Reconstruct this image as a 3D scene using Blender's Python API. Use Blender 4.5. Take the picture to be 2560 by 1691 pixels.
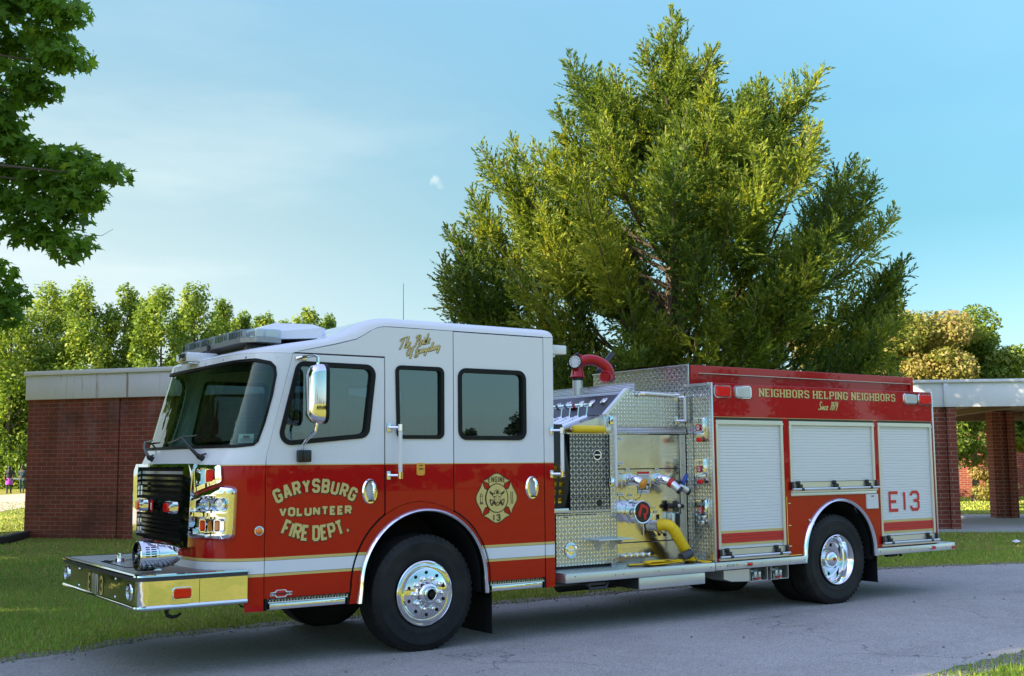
import bpy, bmesh, math, random
import numpy as np
from mathutils import Vector, Matrix
from mathutils.geometry import delaunay_2d_cdt

for o in list(bpy.data.objects): bpy.data.objects.remove(o)
scene = bpy.context.scene
C = scene.collection
R = math.radians
random.seed(7); rng = np.random.default_rng(7)

# ------------------------------------------------------------------ camera
YAW, PITCH, ROLL = 0.6029, 0.1086, -0.0074
CAM = Vector((-5.4568, -9.3604, 1.7488))
fwd = Vector((math.sin(YAW)*math.cos(PITCH), math.cos(YAW)*math.cos(PITCH), math.sin(PITCH)))
rgt = Vector((math.cos(YAW), -math.sin(YAW), 0)); upv = rgt.cross(fwd)
r2 = rgt*math.cos(ROLL)+upv*math.sin(ROLL); u2 = -rgt*math.sin(ROLL)+upv*math.cos(ROLL)
cam_data = bpy.data.cameras.new('camera'); cam = bpy.data.objects.new('camera', cam_data); C.objects.link(cam)
cam.matrix_world = Matrix(((r2.x,u2.x,-fwd.x,CAM.x),(r2.y,u2.y,-fwd.y,CAM.y),(r2.z,u2.z,-fwd.z,CAM.z),(0,0,0,1)))
cam_data.sensor_width = 36; cam_data.sensor_fit = 'HORIZONTAL'; cam_data.lens = 36*2845.7/2560
cam_data.clip_start = 0.1; cam_data.clip_end = 3000
scene.camera = cam

# ------------------------------------------------------------------ sky, sun, exposure
SUN_EL, SUN_AZ = R(24), math.atan2(-0.99, 0.14)          # azimuth measured from +Y towards +X
SUN_DIR = Vector((math.sin(SUN_AZ)*math.cos(SUN_EL), math.cos(SUN_AZ)*math.cos(SUN_EL), math.sin(SUN_EL)))
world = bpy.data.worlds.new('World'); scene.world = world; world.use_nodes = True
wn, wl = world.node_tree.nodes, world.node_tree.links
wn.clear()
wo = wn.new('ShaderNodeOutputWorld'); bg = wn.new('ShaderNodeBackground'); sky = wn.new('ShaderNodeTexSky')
sky.sky_type = 'NISHITA'; sky.sun_disc = False; sky.sun_elevation = SUN_EL; sky.sun_rotation = SUN_AZ
sky.air_density = 1.0; sky.dust_density = 0.6; sky.ozone_density = 1.3; sky.altitude = 20
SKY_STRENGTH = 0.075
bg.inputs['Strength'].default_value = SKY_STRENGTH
# thin high cloud and bright low air, by direction
geo = wn.new('ShaderNodeNewGeometry'); tc = wn.new('ShaderNodeTexCoord')
sep = wn.new('ShaderNodeSeparateXYZ'); wl.new(tc.outputs['Generated'], sep.inputs[0])
mp = wn.new('ShaderNodeMapping'); mp.inputs['Scale'].default_value = (1.6, 1.6, 7); mp.inputs['Rotation'].default_value = (0, 0.12, 0)
wl.new(tc.outputs['Generated'], mp.inputs[0])
nz = wn.new('ShaderNodeTexNoise'); nz.inputs['Scale'].default_value = 1.5; nz.inputs['Detail'].default_value = 6; nz.inputs['Roughness'].default_value = .55
wl.new(mp.outputs[0], nz.inputs['Vector'])
def wmath(op, a, b=None, clamp=False):
    n = wn.new('ShaderNodeMath'); n.operation = op; n.use_clamp = clamp
    for i, v in enumerate((a, b)):
        if v is None: continue
        if isinstance(v, (int, float)): n.inputs[i].default_value = v
        else: wl.new(v, n.inputs[i])
    return n.outputs[0]
def wramp(v, a, b):
    n = wn.new('ShaderNodeMapRange'); n.interpolation_type = 'SMOOTHSTEP'; wl.new(v, n.inputs[0])
    n.inputs[1].default_value = a; n.inputs[2].default_value = b
    return n.outputs[0]
dotl = wn.new('ShaderNodeVectorMath'); dotl.operation = 'DOT_PRODUCT'; wl.new(tc.outputs['Generated'], dotl.inputs[0]); dotl.inputs[1].default_value = (-0.35, 0.94, 0)
low = wramp(sep.outputs[2], 0.52, 0.02)
left = wramp(dotl.outputs['Value'], 0.30, 1.0)
haze_f = wmath('MULTIPLY', wmath('MULTIPLY', low, left), 1.15)
cl = wmath('MULTIPLY', wramp(nz.outputs[0], 0.46, 0.74), wmath('ADD', wmath('MULTIPLY', left, 0.45), 0.10))
# one small cloud
cd = wn.new('ShaderNodeVectorMath'); cd.operation = 'DISTANCE'; cn = wn.new('ShaderNodeTexNoise'); cn.inputs['Scale'].default_value = 55; cn.inputs['Detail'].default_value = 4
cm = wn.new('ShaderNodeVectorMath'); cm.operation = 'MULTIPLY_ADD'; wl.new(tc.outputs['Generated'], cn.inputs['Vector']); wl.new(cn.outputs[1], cm.inputs[0]); cm.inputs[1].default_value = (.022,.022,.022); wl.new(tc.outputs['Generated'], cm.inputs[2])
wl.new(cm.outputs[0], cd.inputs[0]); cd.inputs[1].default_value = (.497+.011, .8335+.011, .2415+.011)
puff = wmath('MULTIPLY', wramp(cd.outputs['Value'], 0.0075, 0.002), 0.5)
fac = wmath('ADD', wmath('ADD', haze_f, wmath('MULTIPLY', cl, wramp(sep.outputs[2], 0.6, 0.05))), puff, True)
# fuller upper sky and a less glaring horizon than the clear-air model gives
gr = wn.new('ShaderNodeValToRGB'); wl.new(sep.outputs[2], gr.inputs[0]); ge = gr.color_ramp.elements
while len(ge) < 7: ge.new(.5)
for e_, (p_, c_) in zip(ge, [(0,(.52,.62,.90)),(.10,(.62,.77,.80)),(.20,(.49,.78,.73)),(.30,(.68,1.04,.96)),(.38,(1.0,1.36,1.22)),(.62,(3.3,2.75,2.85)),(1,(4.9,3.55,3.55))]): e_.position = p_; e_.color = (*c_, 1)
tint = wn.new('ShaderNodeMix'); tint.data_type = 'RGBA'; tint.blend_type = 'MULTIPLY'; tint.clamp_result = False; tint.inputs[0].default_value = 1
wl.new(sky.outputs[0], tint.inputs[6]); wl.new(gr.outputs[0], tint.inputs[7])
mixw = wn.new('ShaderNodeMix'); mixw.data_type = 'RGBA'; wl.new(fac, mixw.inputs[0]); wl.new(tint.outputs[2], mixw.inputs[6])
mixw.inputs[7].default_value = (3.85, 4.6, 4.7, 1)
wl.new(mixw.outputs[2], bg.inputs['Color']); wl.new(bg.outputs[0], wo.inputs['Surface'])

sun_data = bpy.data.lights.new('sun', 'SUN'); sun = bpy.data.objects.new('sun', sun_data); C.objects.link(sun)
sun_data.energy = 5.0; sun_data.angle = R(0.5); sun_data.color = (1.0, 0.86, 0.62)
sun.rotation_euler = (-SUN_DIR).to_track_quat('-Z', 'Y').to_euler(); sun.location = (0, 0, 40)
vs = scene.view_settings
vs.view_transform = 'Standard'; vs.look = 'None'; vs.exposure = 1.5; vs.gamma = 1; vs.use_curve_mapping = False
cy = scene.cycles
cy.max_bounces = 8; cy.transparent_max_bounces = 16; cy.caustics_reflective = False; cy.caustics_refractive = False
cy.sample_clamp_indirect = 6

# ------------------------------------------------------------------ materials
MATS = {}
def nt(name):
    m = bpy.data.materials.new(name); m.use_nodes = True
    return m, m.node_tree.nodes, m.node_tree.links, m.node_tree.nodes['Principled BSDF']
def setp(b, **k):
    al = dict(color='Base Color', rough='Roughness', metal='Metallic', coat='Coat Weight', coatr='Coat Roughness', spec='Specular IOR Level', trans='Transmission Weight', ior='IOR', alpha='Alpha', coati='Coat IOR', aniso='Anisotropic', emit='Emission Color', emits='Emission Strength')
    for kk, v in k.items():
        if kk in ('color', 'emit') and len(v) == 3: v = (*v, 1)
        b.inputs[al[kk]].default_value = v
class NB:
    "small node builder"
    def __init__(s, name):
        s.m, s.n, s.l, s.b = nt(name); s.tc = s.n.new('ShaderNodeTexCoord')
    def inp(s, sock, v):
        if isinstance(v, (int, float)): sock.default_value = v
        elif isinstance(v, tuple): sock.default_value = v if len(v) == len(sock.default_value) else (*v, 1)
        else: s.l.new(v, sock)
    def math(s, op, a, b=0., c=None, clamp=False):
        n = s.n.new('ShaderNodeMath'); n.operation = op; n.use_clamp = clamp
        s.inp(n.inputs[0], a); s.inp(n.inputs[1], b)
        if c is not None: s.inp(n.inputs[2], c)
        return n.outputs[0]
    def sep(s, v):
        n = s.n.new('ShaderNodeSeparateXYZ'); s.l.new(v, n.inputs[0]); return n.outputs
    def comb(s, x, y, z=0.):
        n = s.n.new('ShaderNodeCombineXYZ'); s.inp(n.inputs[0], x); s.inp(n.inputs[1], y); s.inp(n.inputs[2], z); return n.outputs[0]
    def map(s, v, sc=(1,1,1), rot=(0,0,0), loc=(0,0,0)):
        n = s.n.new('ShaderNodeMapping'); s.l.new(v, n.inputs[0]); n.inputs['Scale'].default_value = sc; n.inputs['Rotation'].default_value = rot; n.inputs['Location'].default_value = loc; return n.outputs[0]
    def noise(s, v, scale, detail=4, rough=.55, out=0):
        n = s.n.new('ShaderNodeTexNoise'); s.l.new(v, n.inputs['Vector']); n.inputs['Scale'].default_value = scale; n.inputs['Detail'].default_value = detail; n.inputs['Roughness'].default_value = rough; return n.outputs[out]
    def vor(s, v, scale, feat='F1'):
        n = s.n.new('ShaderNodeTexVoronoi'); n.feature = feat; s.l.new(v, n.inputs['Vector']); n.inputs['Scale'].default_value = scale; return n.outputs
    def rng(s, v, a, b, c=0., d=1., smooth=False):
        n = s.n.new('ShaderNodeMapRange'); s.inp(n.inputs[0], v)
        if smooth: n.interpolation_type = 'SMOOTHSTEP'
        for i, x in zip((1,2,3,4), (a,b,c,d)): n.inputs[i].default_value = x
        return n.outputs[0]
    def mix(s, f, a, b, blend='MIX'):
        n = s.n.new('ShaderNodeMix'); n.data_type = 'RGBA'; n.blend_type = blend
        s.inp(n.inputs[0], f); s.inp(n.inputs[6], a); s.inp(n.inputs[7], b); return n.outputs[2]
    def ramp(s, f, stops):
        n = s.n.new('ShaderNodeValToRGB'); s.inp(n.inputs[0], f); e = n.color_ramp.elements
        while len(e) < len(stops): e.new(.5)
        for x, (p, c) in zip(e, stops): x.position = p; x.color = (*c, 1)
        return n.outputs[0]
    def bump(s, h, strength=.3, dist=.01):
        n = s.n.new('ShaderNodeBump'); s.l.new(h, n.inputs['Height']); n.inputs['Strength'].default_value = strength; n.inputs['Distance'].default_value = dist
        s.l.new(n.outputs[0], s.b.inputs['Normal']); return n.outputs[0]
    def attr(s, name):
        n = s.n.new('ShaderNodeAttribute'); n.attribute_name = name; return n.outputs['Fac']
    def col(s, v): s.inp(s.b.inputs['Base Color'], v)
    def done(s, key): MATS[key] = s.m; return s.m
def simple(key, color, rough=.5, metal=0., **k):
    x = NB(key); setp(x.b, color=color, rough=rough, metal=metal, **k)
    return x.done(key)

RED = (0.45, 0.0006, 0.002); WHITE = (0.78, 0.78, 0.80); GOLD = (0.66, 0.50, 0.17)
simple('red_paint', RED, .35, coat=1., coatr=.02, coati=1.4, spec=.12)
simple('white_paint', WHITE, .35, coat=.8, coatr=.03)
simple('gold_leaf', GOLD, .4, coat=.5)
simple('black_vinyl', (.012,.011,.009), .4)
simple('brown_outline', (.035,.022,.008), .4)
simple('red_vinyl', (.62,.02,.015), .4)
simple('white_vinyl', (.78,.78,.78), .4)
simple('chrome', (.86,.87,.88), .035, 1.)
simple('rubber', (.007,.007,.008), .5, spec=.25)
simple('black_plastic', (.012,.012,.014), .35)
simple('dark_grey', (.05,.05,.055), .5)
simple('gloss_black', (.010,.011,.012), .12)
simple('bar_grey', (.30,.31,.32), .3, .3)
simple('underbody', (.012,.012,.012), .6)
simple('seam_dark', (.004,.004,.005), .8)
simple('interior_grey', (.22,.23,.24), .7)
simple('interior_dark', (.03,.031,.034), .7)
simple('seat_fabric', (.05,.05,.055), .8)
simple('red_lens', (.85,.004,.003), .15, coat=.7, coatr=.02, spec=.2)
simple('pale_lens', (.62,.64,.66), .15, coat=1., coatr=.02)
simple('amber_lens', (.85,.22,.015), .12, coat=1., coatr=.02)
simple('orange_plate', (.80,.36,.04), .4)
simple('yellow_gear', (.92,.60,.010), .55)
simple('blue_handle', (.02,.06,.35), .4)
simple('paper_label', (.75,.75,.73), .5)
simple('satin_alu', (.72,.72,.70), .33, .85)
simple('white_slat', (.78,.78,.79), .38, .15)
simple('gauge_face', (.75,.74,.72), .4)
simple('pale_plastic', (.74,.74,.72), .4)
simple('skin', (.16,.075,.045), .55); simple('hair', (.012,.010,.009), .6)
simple('cloth_black', (.018,.02,.024), .85); simple('cloth_purple', (.42,.05,.42), .8); simple('cloth_teal', (.02,.05,.06), .85)
simple('concrete', (.50,.49,.47), .85); simple('fascia_white', (.84,.85,.86), .5); simple('soffit_tan', (.32,.22,.12), .8)
simple('window_white', (.75,.76,.78), .5)

# cab paint: white above the belt, red below, a white stripe edged in gold (height bands on the vehicle)
x = NB('cab_paint'); z = x.sep(x.tc.outputs['Object'])[2]
def band(a, b): return x.math('MULTIPLY', x.math('GREATER_THAN', z, a), x.math('LESS_THAN', z, b))
c = x.mix(band(.790,.950), RED, GOLD); c = x.mix(band(.8125,.9255), c, (.02,.02,.02)); c = x.mix(band(.8155,.9225), c, WHITE)
c = x.mix(band(1.736,9), c, GOLD); c = x.mix(band(1.745,9), c, WHITE)
x.col(c); setp(x.b, rough=.35, coat=1., coatr=.015, coati=1.36, spec=.12)
pn = x.noise(x.tc.outputs['Object'], 2.2, 2); x.bump(pn, .035, .02)
x.done('cab_paint')
# body red paint with the faint ripple of sheet metal
x = NB('body_red'); x.col(RED); setp(x.b, rough=.35, coat=1., coatr=.015, coati=1.36, spec=.12); x.bump(x.noise(x.tc.outputs['Object'], 2.5, 2), .04, .02); x.done('body_red')

def tread(key, axes, pitch=.042, base=(.93,.93,.92), rough=.2, dark=(.50,.50,.49)):
    x = NB(key); s = x.sep(x.tc.outputs['Object']); a, b = s[axes[0]], s[axes[1]]
    if axes[0] != axes[1] : pass
    u = x.math('DIVIDE', a, pitch); v = x.math('DIVIDE', b, pitch)
    par = x.math('MODULO', x.math('ABSOLUTE', x.math('ADD', x.math('FLOOR', u), x.math('FLOOR', v))), 2.)
    fu = x.math('SUBTRACT', x.math('FRACT', u), .5); fv = x.math('SUBTRACT', x.math('FRACT', v), .5)
    sg = x.math('SUBTRACT', x.math('MULTIPLY', par, 2.), 1.)
    p = x.math('ABSOLUTE', x.math('ADD', fu, x.math('MULTIPLY', fv, sg)))
    q = x.math('ABSOLUTE', x.math('SUBTRACT', fu, x.math('MULTIPLY', fv, sg)))
    d = x.math('ADD', x.math('MULTIPLY', p, 1.0), x.math('MULTIPLY', q, 2.6))
    h = x.rng(d, .55, 1.0, 1., 0., True)
    x.col(x.mix(h, dark or tuple(.62*k for k in base), base)); x.inp(x.b.inputs['Roughness'], x.rng(h, 0, 1, rough+.1, rough-.08))
    setp(x.b, metal=1.); x.bump(h, .5, .005); x.done(key)
tread('tread_xz', (0,2)); tread('tread_yz', (1,2), .042); tread('tread_xy', (0,1), .042)
tread('tread_dark', (0,2), .042, (.70,.70,.71), .28, (.13,.13,.14))
tread('tread_step', (0,1), .028, (.5,.52,.55), .25, (.03,.035,.05))
# brushed stainless
x = NB('stainless'); o = x.tc.outputs['Object']
f = x.noise(x.map(o, (60, 60, 1.2)), 3, 3); f2 = x.noise(o, 3, 3)
x.col((.70,.69,.66)); setp(x.b, metal=1.); x.inp(x.b.inputs['Roughness'], x.rng(f2, .3, .7, .13, .24)); x.bump(f, .05, .004); x.done('stainless')
# polished bumper plate, very slightly wavy
x = NB('mirror_plate'); x.col((.83,.84,.84)); setp(x.b, metal=1., rough=.025); x.bump(x.noise(x.tc.outputs['Object'], 5, 2), .12, .02); x.done('mirror_plate')
# ribbed extrusion
x = NB('ribbed_alu'); zz = x.sep(x.tc.outputs['Object'])[2]
w = x.math('SINE', x.math('MULTIPLY', zz, 2*math.pi/.017)); x.col(x.mix(x.rng(w,-1,1), (.35,.35,.34), (.75,.75,.73))); setp(x.b, metal=1., rough=.25); x.bump(w, .6, .004); x.done('ribbed_alu')
# bumper deck: slotted grip planking
x = NB('deck_plank'); s = x.sep(x.tc.outputs['Object'])
w = x.math('SINE', x.math('MULTIPLY', s[1], 2*math.pi/.03)); w2 = x.math('SINE', x.math('MULTIPLY', s[0], 2*math.pi/.05))
h = x.math('MULTIPLY', x.rng(w, -.2, .6), x.rng(w2, -.9, -.3)); x.col(x.mix(h, (.10,.10,.10), (.66,.66,.64))); setp(x.b, metal=.9, rough=.3); x.bump(h, .6, .005); x.done('deck_plank')

def glass(key, tint, gloss=(.95,1,1), ior=1.55, add=.0):
    x = NB(key); x.n.remove(x.b); out = x.n['Material Output']
    tr = x.n.new('ShaderNodeBsdfTransparent'); tr.inputs[0].default_value = (*tint, 1)
    gl = x.n.new('ShaderNodeBsdfGlossy'); gl.inputs['Roughness'].default_value = .0; gl.inputs[0].default_value = (*gloss, 1)
    lw = x.n.new('ShaderNodeLayerWeight'); f0 = ((ior-1)/(ior+1))**2*1.6
    fz = x.math('ADD', x.math('MULTIPLY', x.math('POWER', lw.outputs['Facing'], 5.), 1-f0), f0)
    m = x.n.new('ShaderNodeMixShader'); x.l.new(x.math('ADD', fz, add, clamp=True), m.inputs[0]); x.l.new(tr.outputs[0], m.inputs[1]); x.l.new(gl.outputs[0], m.inputs[2]); x.l.new(m.outputs[0], out.inputs[0])
    x.done(key)
glass('cab_glass', (.26,.38,.43), (.76,.96,1), ior=1.7, add=.06); glass('windshield_glass', (.42,.55,.50), ior=1.5)
glass('clear_lens', (.80,.84,.86), ior=1.6, add=.06); glass('house_glass', (.3,.35,.4), add=.2)

# tyre rubber: dark with a faint dusty sidewall
x = NB('tyre'); o = x.tc.outputs['Object']; n1 = x.noise(o, 9, 4)
n2=x.noise(o, 2.2, 5, .6); x.col(x.mix(x.math('MULTIPLY', x.rng(n2,.42,.72), .5), x.mix(n1, (.006,.006,.007), (.014,.0135,.013)), (.050,.042,.034))); setp(x.b, rough=.6, spec=.3); x.bump(x.noise(o, 60, 2), .15, .003); x.done('tyre')

# asphalt: worn grey with aggregate, soft patches and fine cracks
x = NB('asphalt'); o = x.tc.outputs['Object']
agg = x.vor(o, 130)['Color']; ag = x.sep(agg)[0]; big = x.noise(o, .55, 5); mid = x.noise(o, 4, 5); fine = x.noise(o, 220, 2)
st = x.noise(x.map(o,(.35,1.1,1)), .9, 4, .6); c = x.mix(x.rng(big,.35,.68), (.29,.275,.235), (.37,.355,.31)); c = x.mix(x.rng(mid,.35,.75,0,.5), c, (.42,.40,.37))
c = x.mix(x.rng(st,.55,.75,0,.45), c, (.13,.125,.12)); c = x.mix(x.math('MULTIPLY', x.math('GREATER_THAN', ag, .80), .55), c, (.60,.59,.57)); c = x.mix(x.math('MULTIPLY', x.math('LESS_THAN', ag, .2), .5), c, (.10,.10,.10))
wv = x.n.new('ShaderNodeVectorMath'); wv.operation = 'ADD'; x.l.new(o, wv.inputs[0]); x.l.new(x.map(x.noise(o, 1.3, 4, out=1), (.9,.9,.9)), wv.inputs[1])
cr = x.vor(wv.outputs[0], .42, 'DISTANCE_TO_EDGE')['Distance']; crk = x.math('MULTIPLY', x.rng(cr, 0, .006, 1, 0), x.rng(x.noise(o, .4, 2), .5, .62))
c = x.mix(x.math('MULTIPLY', crk, .7), c, (.03,.03,.03))
x.col(c); setp(x.b, rough=.9); x.bump(x.math('ADD', x.math('MULTIPLY', ag, .6), fine), .5, .006); x.done('asphalt')
# soil and turf under the blades
x = NB('turf'); o = x.tc.outputs['Object']
a = x.noise(o, .35, 5); b2 = x.noise(o, 6, 6, .7); f = x.noise(o, 45, 3, .7)
c = x.mix(x.rng(a,.35,.65), (.27,.30,.042), (.44,.39,.075)); c = x.mix(x.rng(b2,.45,.75,0,.7), c, (.48,.42,.13)); c = x.mix(x.rng(f,.35,.62), x.mix(.45, c, (.06,.09,.015)), c)
x.col(c); setp(x.b, rough=.95, spec=.1); x.bump(x.math('ADD', f, x.math('MULTIPLY', b2, 1.)), 1., .06); x.done('turf')
x = NB('blade'); t = x.attr('tone')
x.col(x.ramp(t, [(0,(.13,.26,.028)),(.45,(.28,.43,.05)),(.8,(.46,.53,.09)),(1,(.62,.54,.22))])); setp(x.b, rough=.6, spec=.25)
x.done('blade')
x = NB('dirt'); o = x.tc.outputs['Object']; n1 = x.noise(o, 5, 6, .7); v = x.vor(o, 60)
c = x.mix(x.rng(n1,.35,.65), (.115,.095,.065), (.21,.18,.13)); c = x.mix(x.math('GREATER_THAN', x.sep(v['Color'])[0], .8), c, (.34,.32,.29)); x.col(c); setp(x.b, rough=.95); x.bump(v['Distance'], .6, .01); x.done('dirt')
x = NB('sand'); n1 = x.noise(x.tc.outputs['Object'], .6, 5); x.col(x.mix(n1, (.40,.31,.22), (.52,.43,.33))); setp(x.b, rough=.95); x.done('sand')
x = NB('stone'); t = x.attr('tone'); x.col(x.ramp(t, [(0,(.10,.09,.08)),(.6,(.24,.22,.19)),(1,(.42,.40,.37))])); setp(x.b, rough=.9); x.done('stone')
x = NB('timber'); n1 = x.noise(x.map(x.tc.outputs['Object'],(1,12,12)), 2, 4); x.col(x.mix(n1,(.02,.017,.014),(.05,.042,.034))); setp(x.b, rough=.9); x.done('timber')
x = NB('bark'); n1 = x.noise(x.map(x.tc.outputs['Object'],(8,8,1.6)), 3, 5, .65); x.col(x.mix(n1,(.045,.032,.022),(.16,.12,.085))); setp(x.b, rough=.9); x.bump(n1, .8, .03); x.done('bark')
x = NB('pale_bark'); n1 = x.noise(x.map(x.tc.outputs['Object'],(8,8,1.6)), 3, 5, .65); x.col(x.mix(n1,(.16,.12,.08),(.36,.29,.20))); setp(x.b, rough=.9); x.bump(n1, .6, .02); x.done('pale_bark')

def brick(key, c1, c2, mortar, stains=True):
    x = NB(key); s = x.sep(x.tc.outputs['Object']); uv = x.comb(x.math('ADD', s[0], s[1]), s[2])
    n = x.n.new('ShaderNodeTexBrick'); x.l.new(uv, n.inputs['Vector'])
    n.inputs['Scale'].default_value = 1; n.inputs['Brick Width'].default_value = .30; n.inputs['Row Height'].default_value = .102; n.inputs['Mortar Size'].default_value = .007; n.inputs['Mortar Smooth'].default_value = .15; n.inputs['Bias'].default_value = -.1
    n.inputs['Color1'].default_value = (*c1,1); n.inputs['Color2'].default_value = (*c2,1); n.inputs['Mortar'].default_value = (*mortar,1)
    o = x.tc.outputs['Object']; big = x.noise(o, .9, 5); f = x.noise(o, 30, 3)
    c = x.mix(x.rng(f,.3,.7,0,.35), n.outputs[0], (.05,.02,.015), 'MIX')
    if stains:
        c = x.mix(x.rng(big,.48,.72,0,.75), c, (.085,.030,.018))
        wash = x.math('MULTIPLY', x.rng(s[2], 1.9, 3.35), x.rng(x.noise(x.map(o,(1.6,1.6,.25)), 1.1, 4), .52, .72))
        c = x.mix(x.math('MULTIPLY', wash, .5), c, (.34,.30,.32))
    x.col(c); setp(x.b, rough=.9); x.bump(n.outputs['Fac'], -.5, .008); x.done(key)
brick('brick_dark', (.34,.075,.040), (.22,.050,.028), (.36,.23,.17)); brick('brick_red', (.34,.075,.04), (.25,.055,.032), (.46,.34,.26), False)
# weathered fascia with rust runs
x = NB('fascia'); o = x.tc.outputs['Object']; s = x.sep(o)
runs = x.math('MULTIPLY', x.rng(x.noise(x.map(o,(9,9,.55)), 1.3, 3), .60, .70), x.rng(x.noise(x.map(o,(1,1,.1)), 1.1, 2), .45, .6))
c = x.mix(x.rng(x.noise(o,1.2,4),.3,.7), (.76,.78,.82), (.84,.85,.87)); c = x.mix(x.math('MULTIPLY', runs, .8), c, (.24,.12,.045)); x.col(c); setp(x.b, rough=.6); x.done('fascia')

def leafmat(key, stops, trans=.45, rough=.5):
    x = NB(key); t = x.attr('tone'); col = x.ramp(t, stops); out = x.n['Material Output']
    x.col(col); setp(x.b, rough=rough, spec=.3)
    tr = x.n.new('ShaderNodeBsdfTranslucent'); x.l.new(x.mix(1., col, (1.25,1.2,.55), 'MULTIPLY'), tr.inputs[0])
    m = x.n.new('ShaderNodeMixShader'); m.inputs[0].default_value = trans; x.l.new(x.b.outputs[0], m.inputs[1]); x.l.new(tr.outputs[0], m.inputs[2]); x.l.new(m.outputs[0], out.inputs[0]); x.done(key)
leafmat('cedar_leaf', [(0,(.055,.105,.02)),(.4,(.15,.22,.034)),(.75,(.38,.42,.055)),(1,(.52,.42,.07))], .5)
leafmat('maple_leaf', [(0,(.09,.19,.024)),(.6,(.18,.34,.04)),(1,(.34,.50,.065))], .55)
leafmat('poplar_leaf', [(0,(.085,.15,.026)),(.45,(.19,.29,.042)),(.8,(.30,.38,.06)),(1,(.44,.48,.09))], .45)
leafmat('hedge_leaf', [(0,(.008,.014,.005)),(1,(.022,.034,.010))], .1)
leafmat('autumn_leaf', [(0,(.11,.15,.024)),(.4,(.24,.26,.045)),(.75,(.40,.32,.11)),(1,(.42,.25,.11))], .4)
leafmat('green_leaf', [(0,(.08,.14,.02)),(.5,(.17,.25,.034)),(1,(.30,.34,.05))], .45)

# ------------------------------------------------------------------ object helpers
def link(o, parent=None):
    C.objects.link(o)
    if parent is not None: o.parent = parent
    return o
def tag(o, label=None, cat=None, group=None, kind=None):
    if label: o['label'] = label
    if cat: o['category'] = cat
    if group: o['group'] = group
    if kind: o['kind'] = kind
    return o
def empty(name, loc=(0,0,0), rz=0.):
    o = bpy.data.objects.new(name, None); o.location = loc; o.rotation_euler = (0,0,rz); o.empty_display_size = .3
    return link(o)
def copy_tree(o, parent=None):
    c = o.copy(); C.objects.link(c); c.parent = parent
    for ch in [k for k in bpy.data.objects if k.parent == o]: copy_tree(ch, c)
    return c

def unit_fill(polys, holes=(), pts=None, eps=1e-6):
    "union of 2D polygons minus holes, triangulated; pts adds interior points"
    vs_, es, fs = [], [], []
    for pl in list(polys)+list(holes):
        pl = list(pl)
        if sum(pl[i-1][0]*pl[i][1]-pl[i][0]*pl[i-1][1] for i in range(len(pl))) < 0: pl = pl[::-1]
        k = len(vs_); vs_ += [Vector((float(a),float(b))) for a, b in pl]; fs.append(list(range(k, k+len(pl))))
    if pts is not None: vs_ += [Vector((float(a),float(b))) for a, b in pts]
    v, e, f, ov, oe, of = delaunay_2d_cdt(vs_, es, fs, 0, eps)
    keep = []
    for fc in f:
        c = (sum(v[i].x for i in fc)/len(fc), sum(v[i].y for i in fc)/len(fc))
        if any(in_poly(c, p) for p in polys) and not any(in_poly(c, h) for h in holes): keep.append(fc)
    return [(p.x, p.y) for p in v], keep

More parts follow.
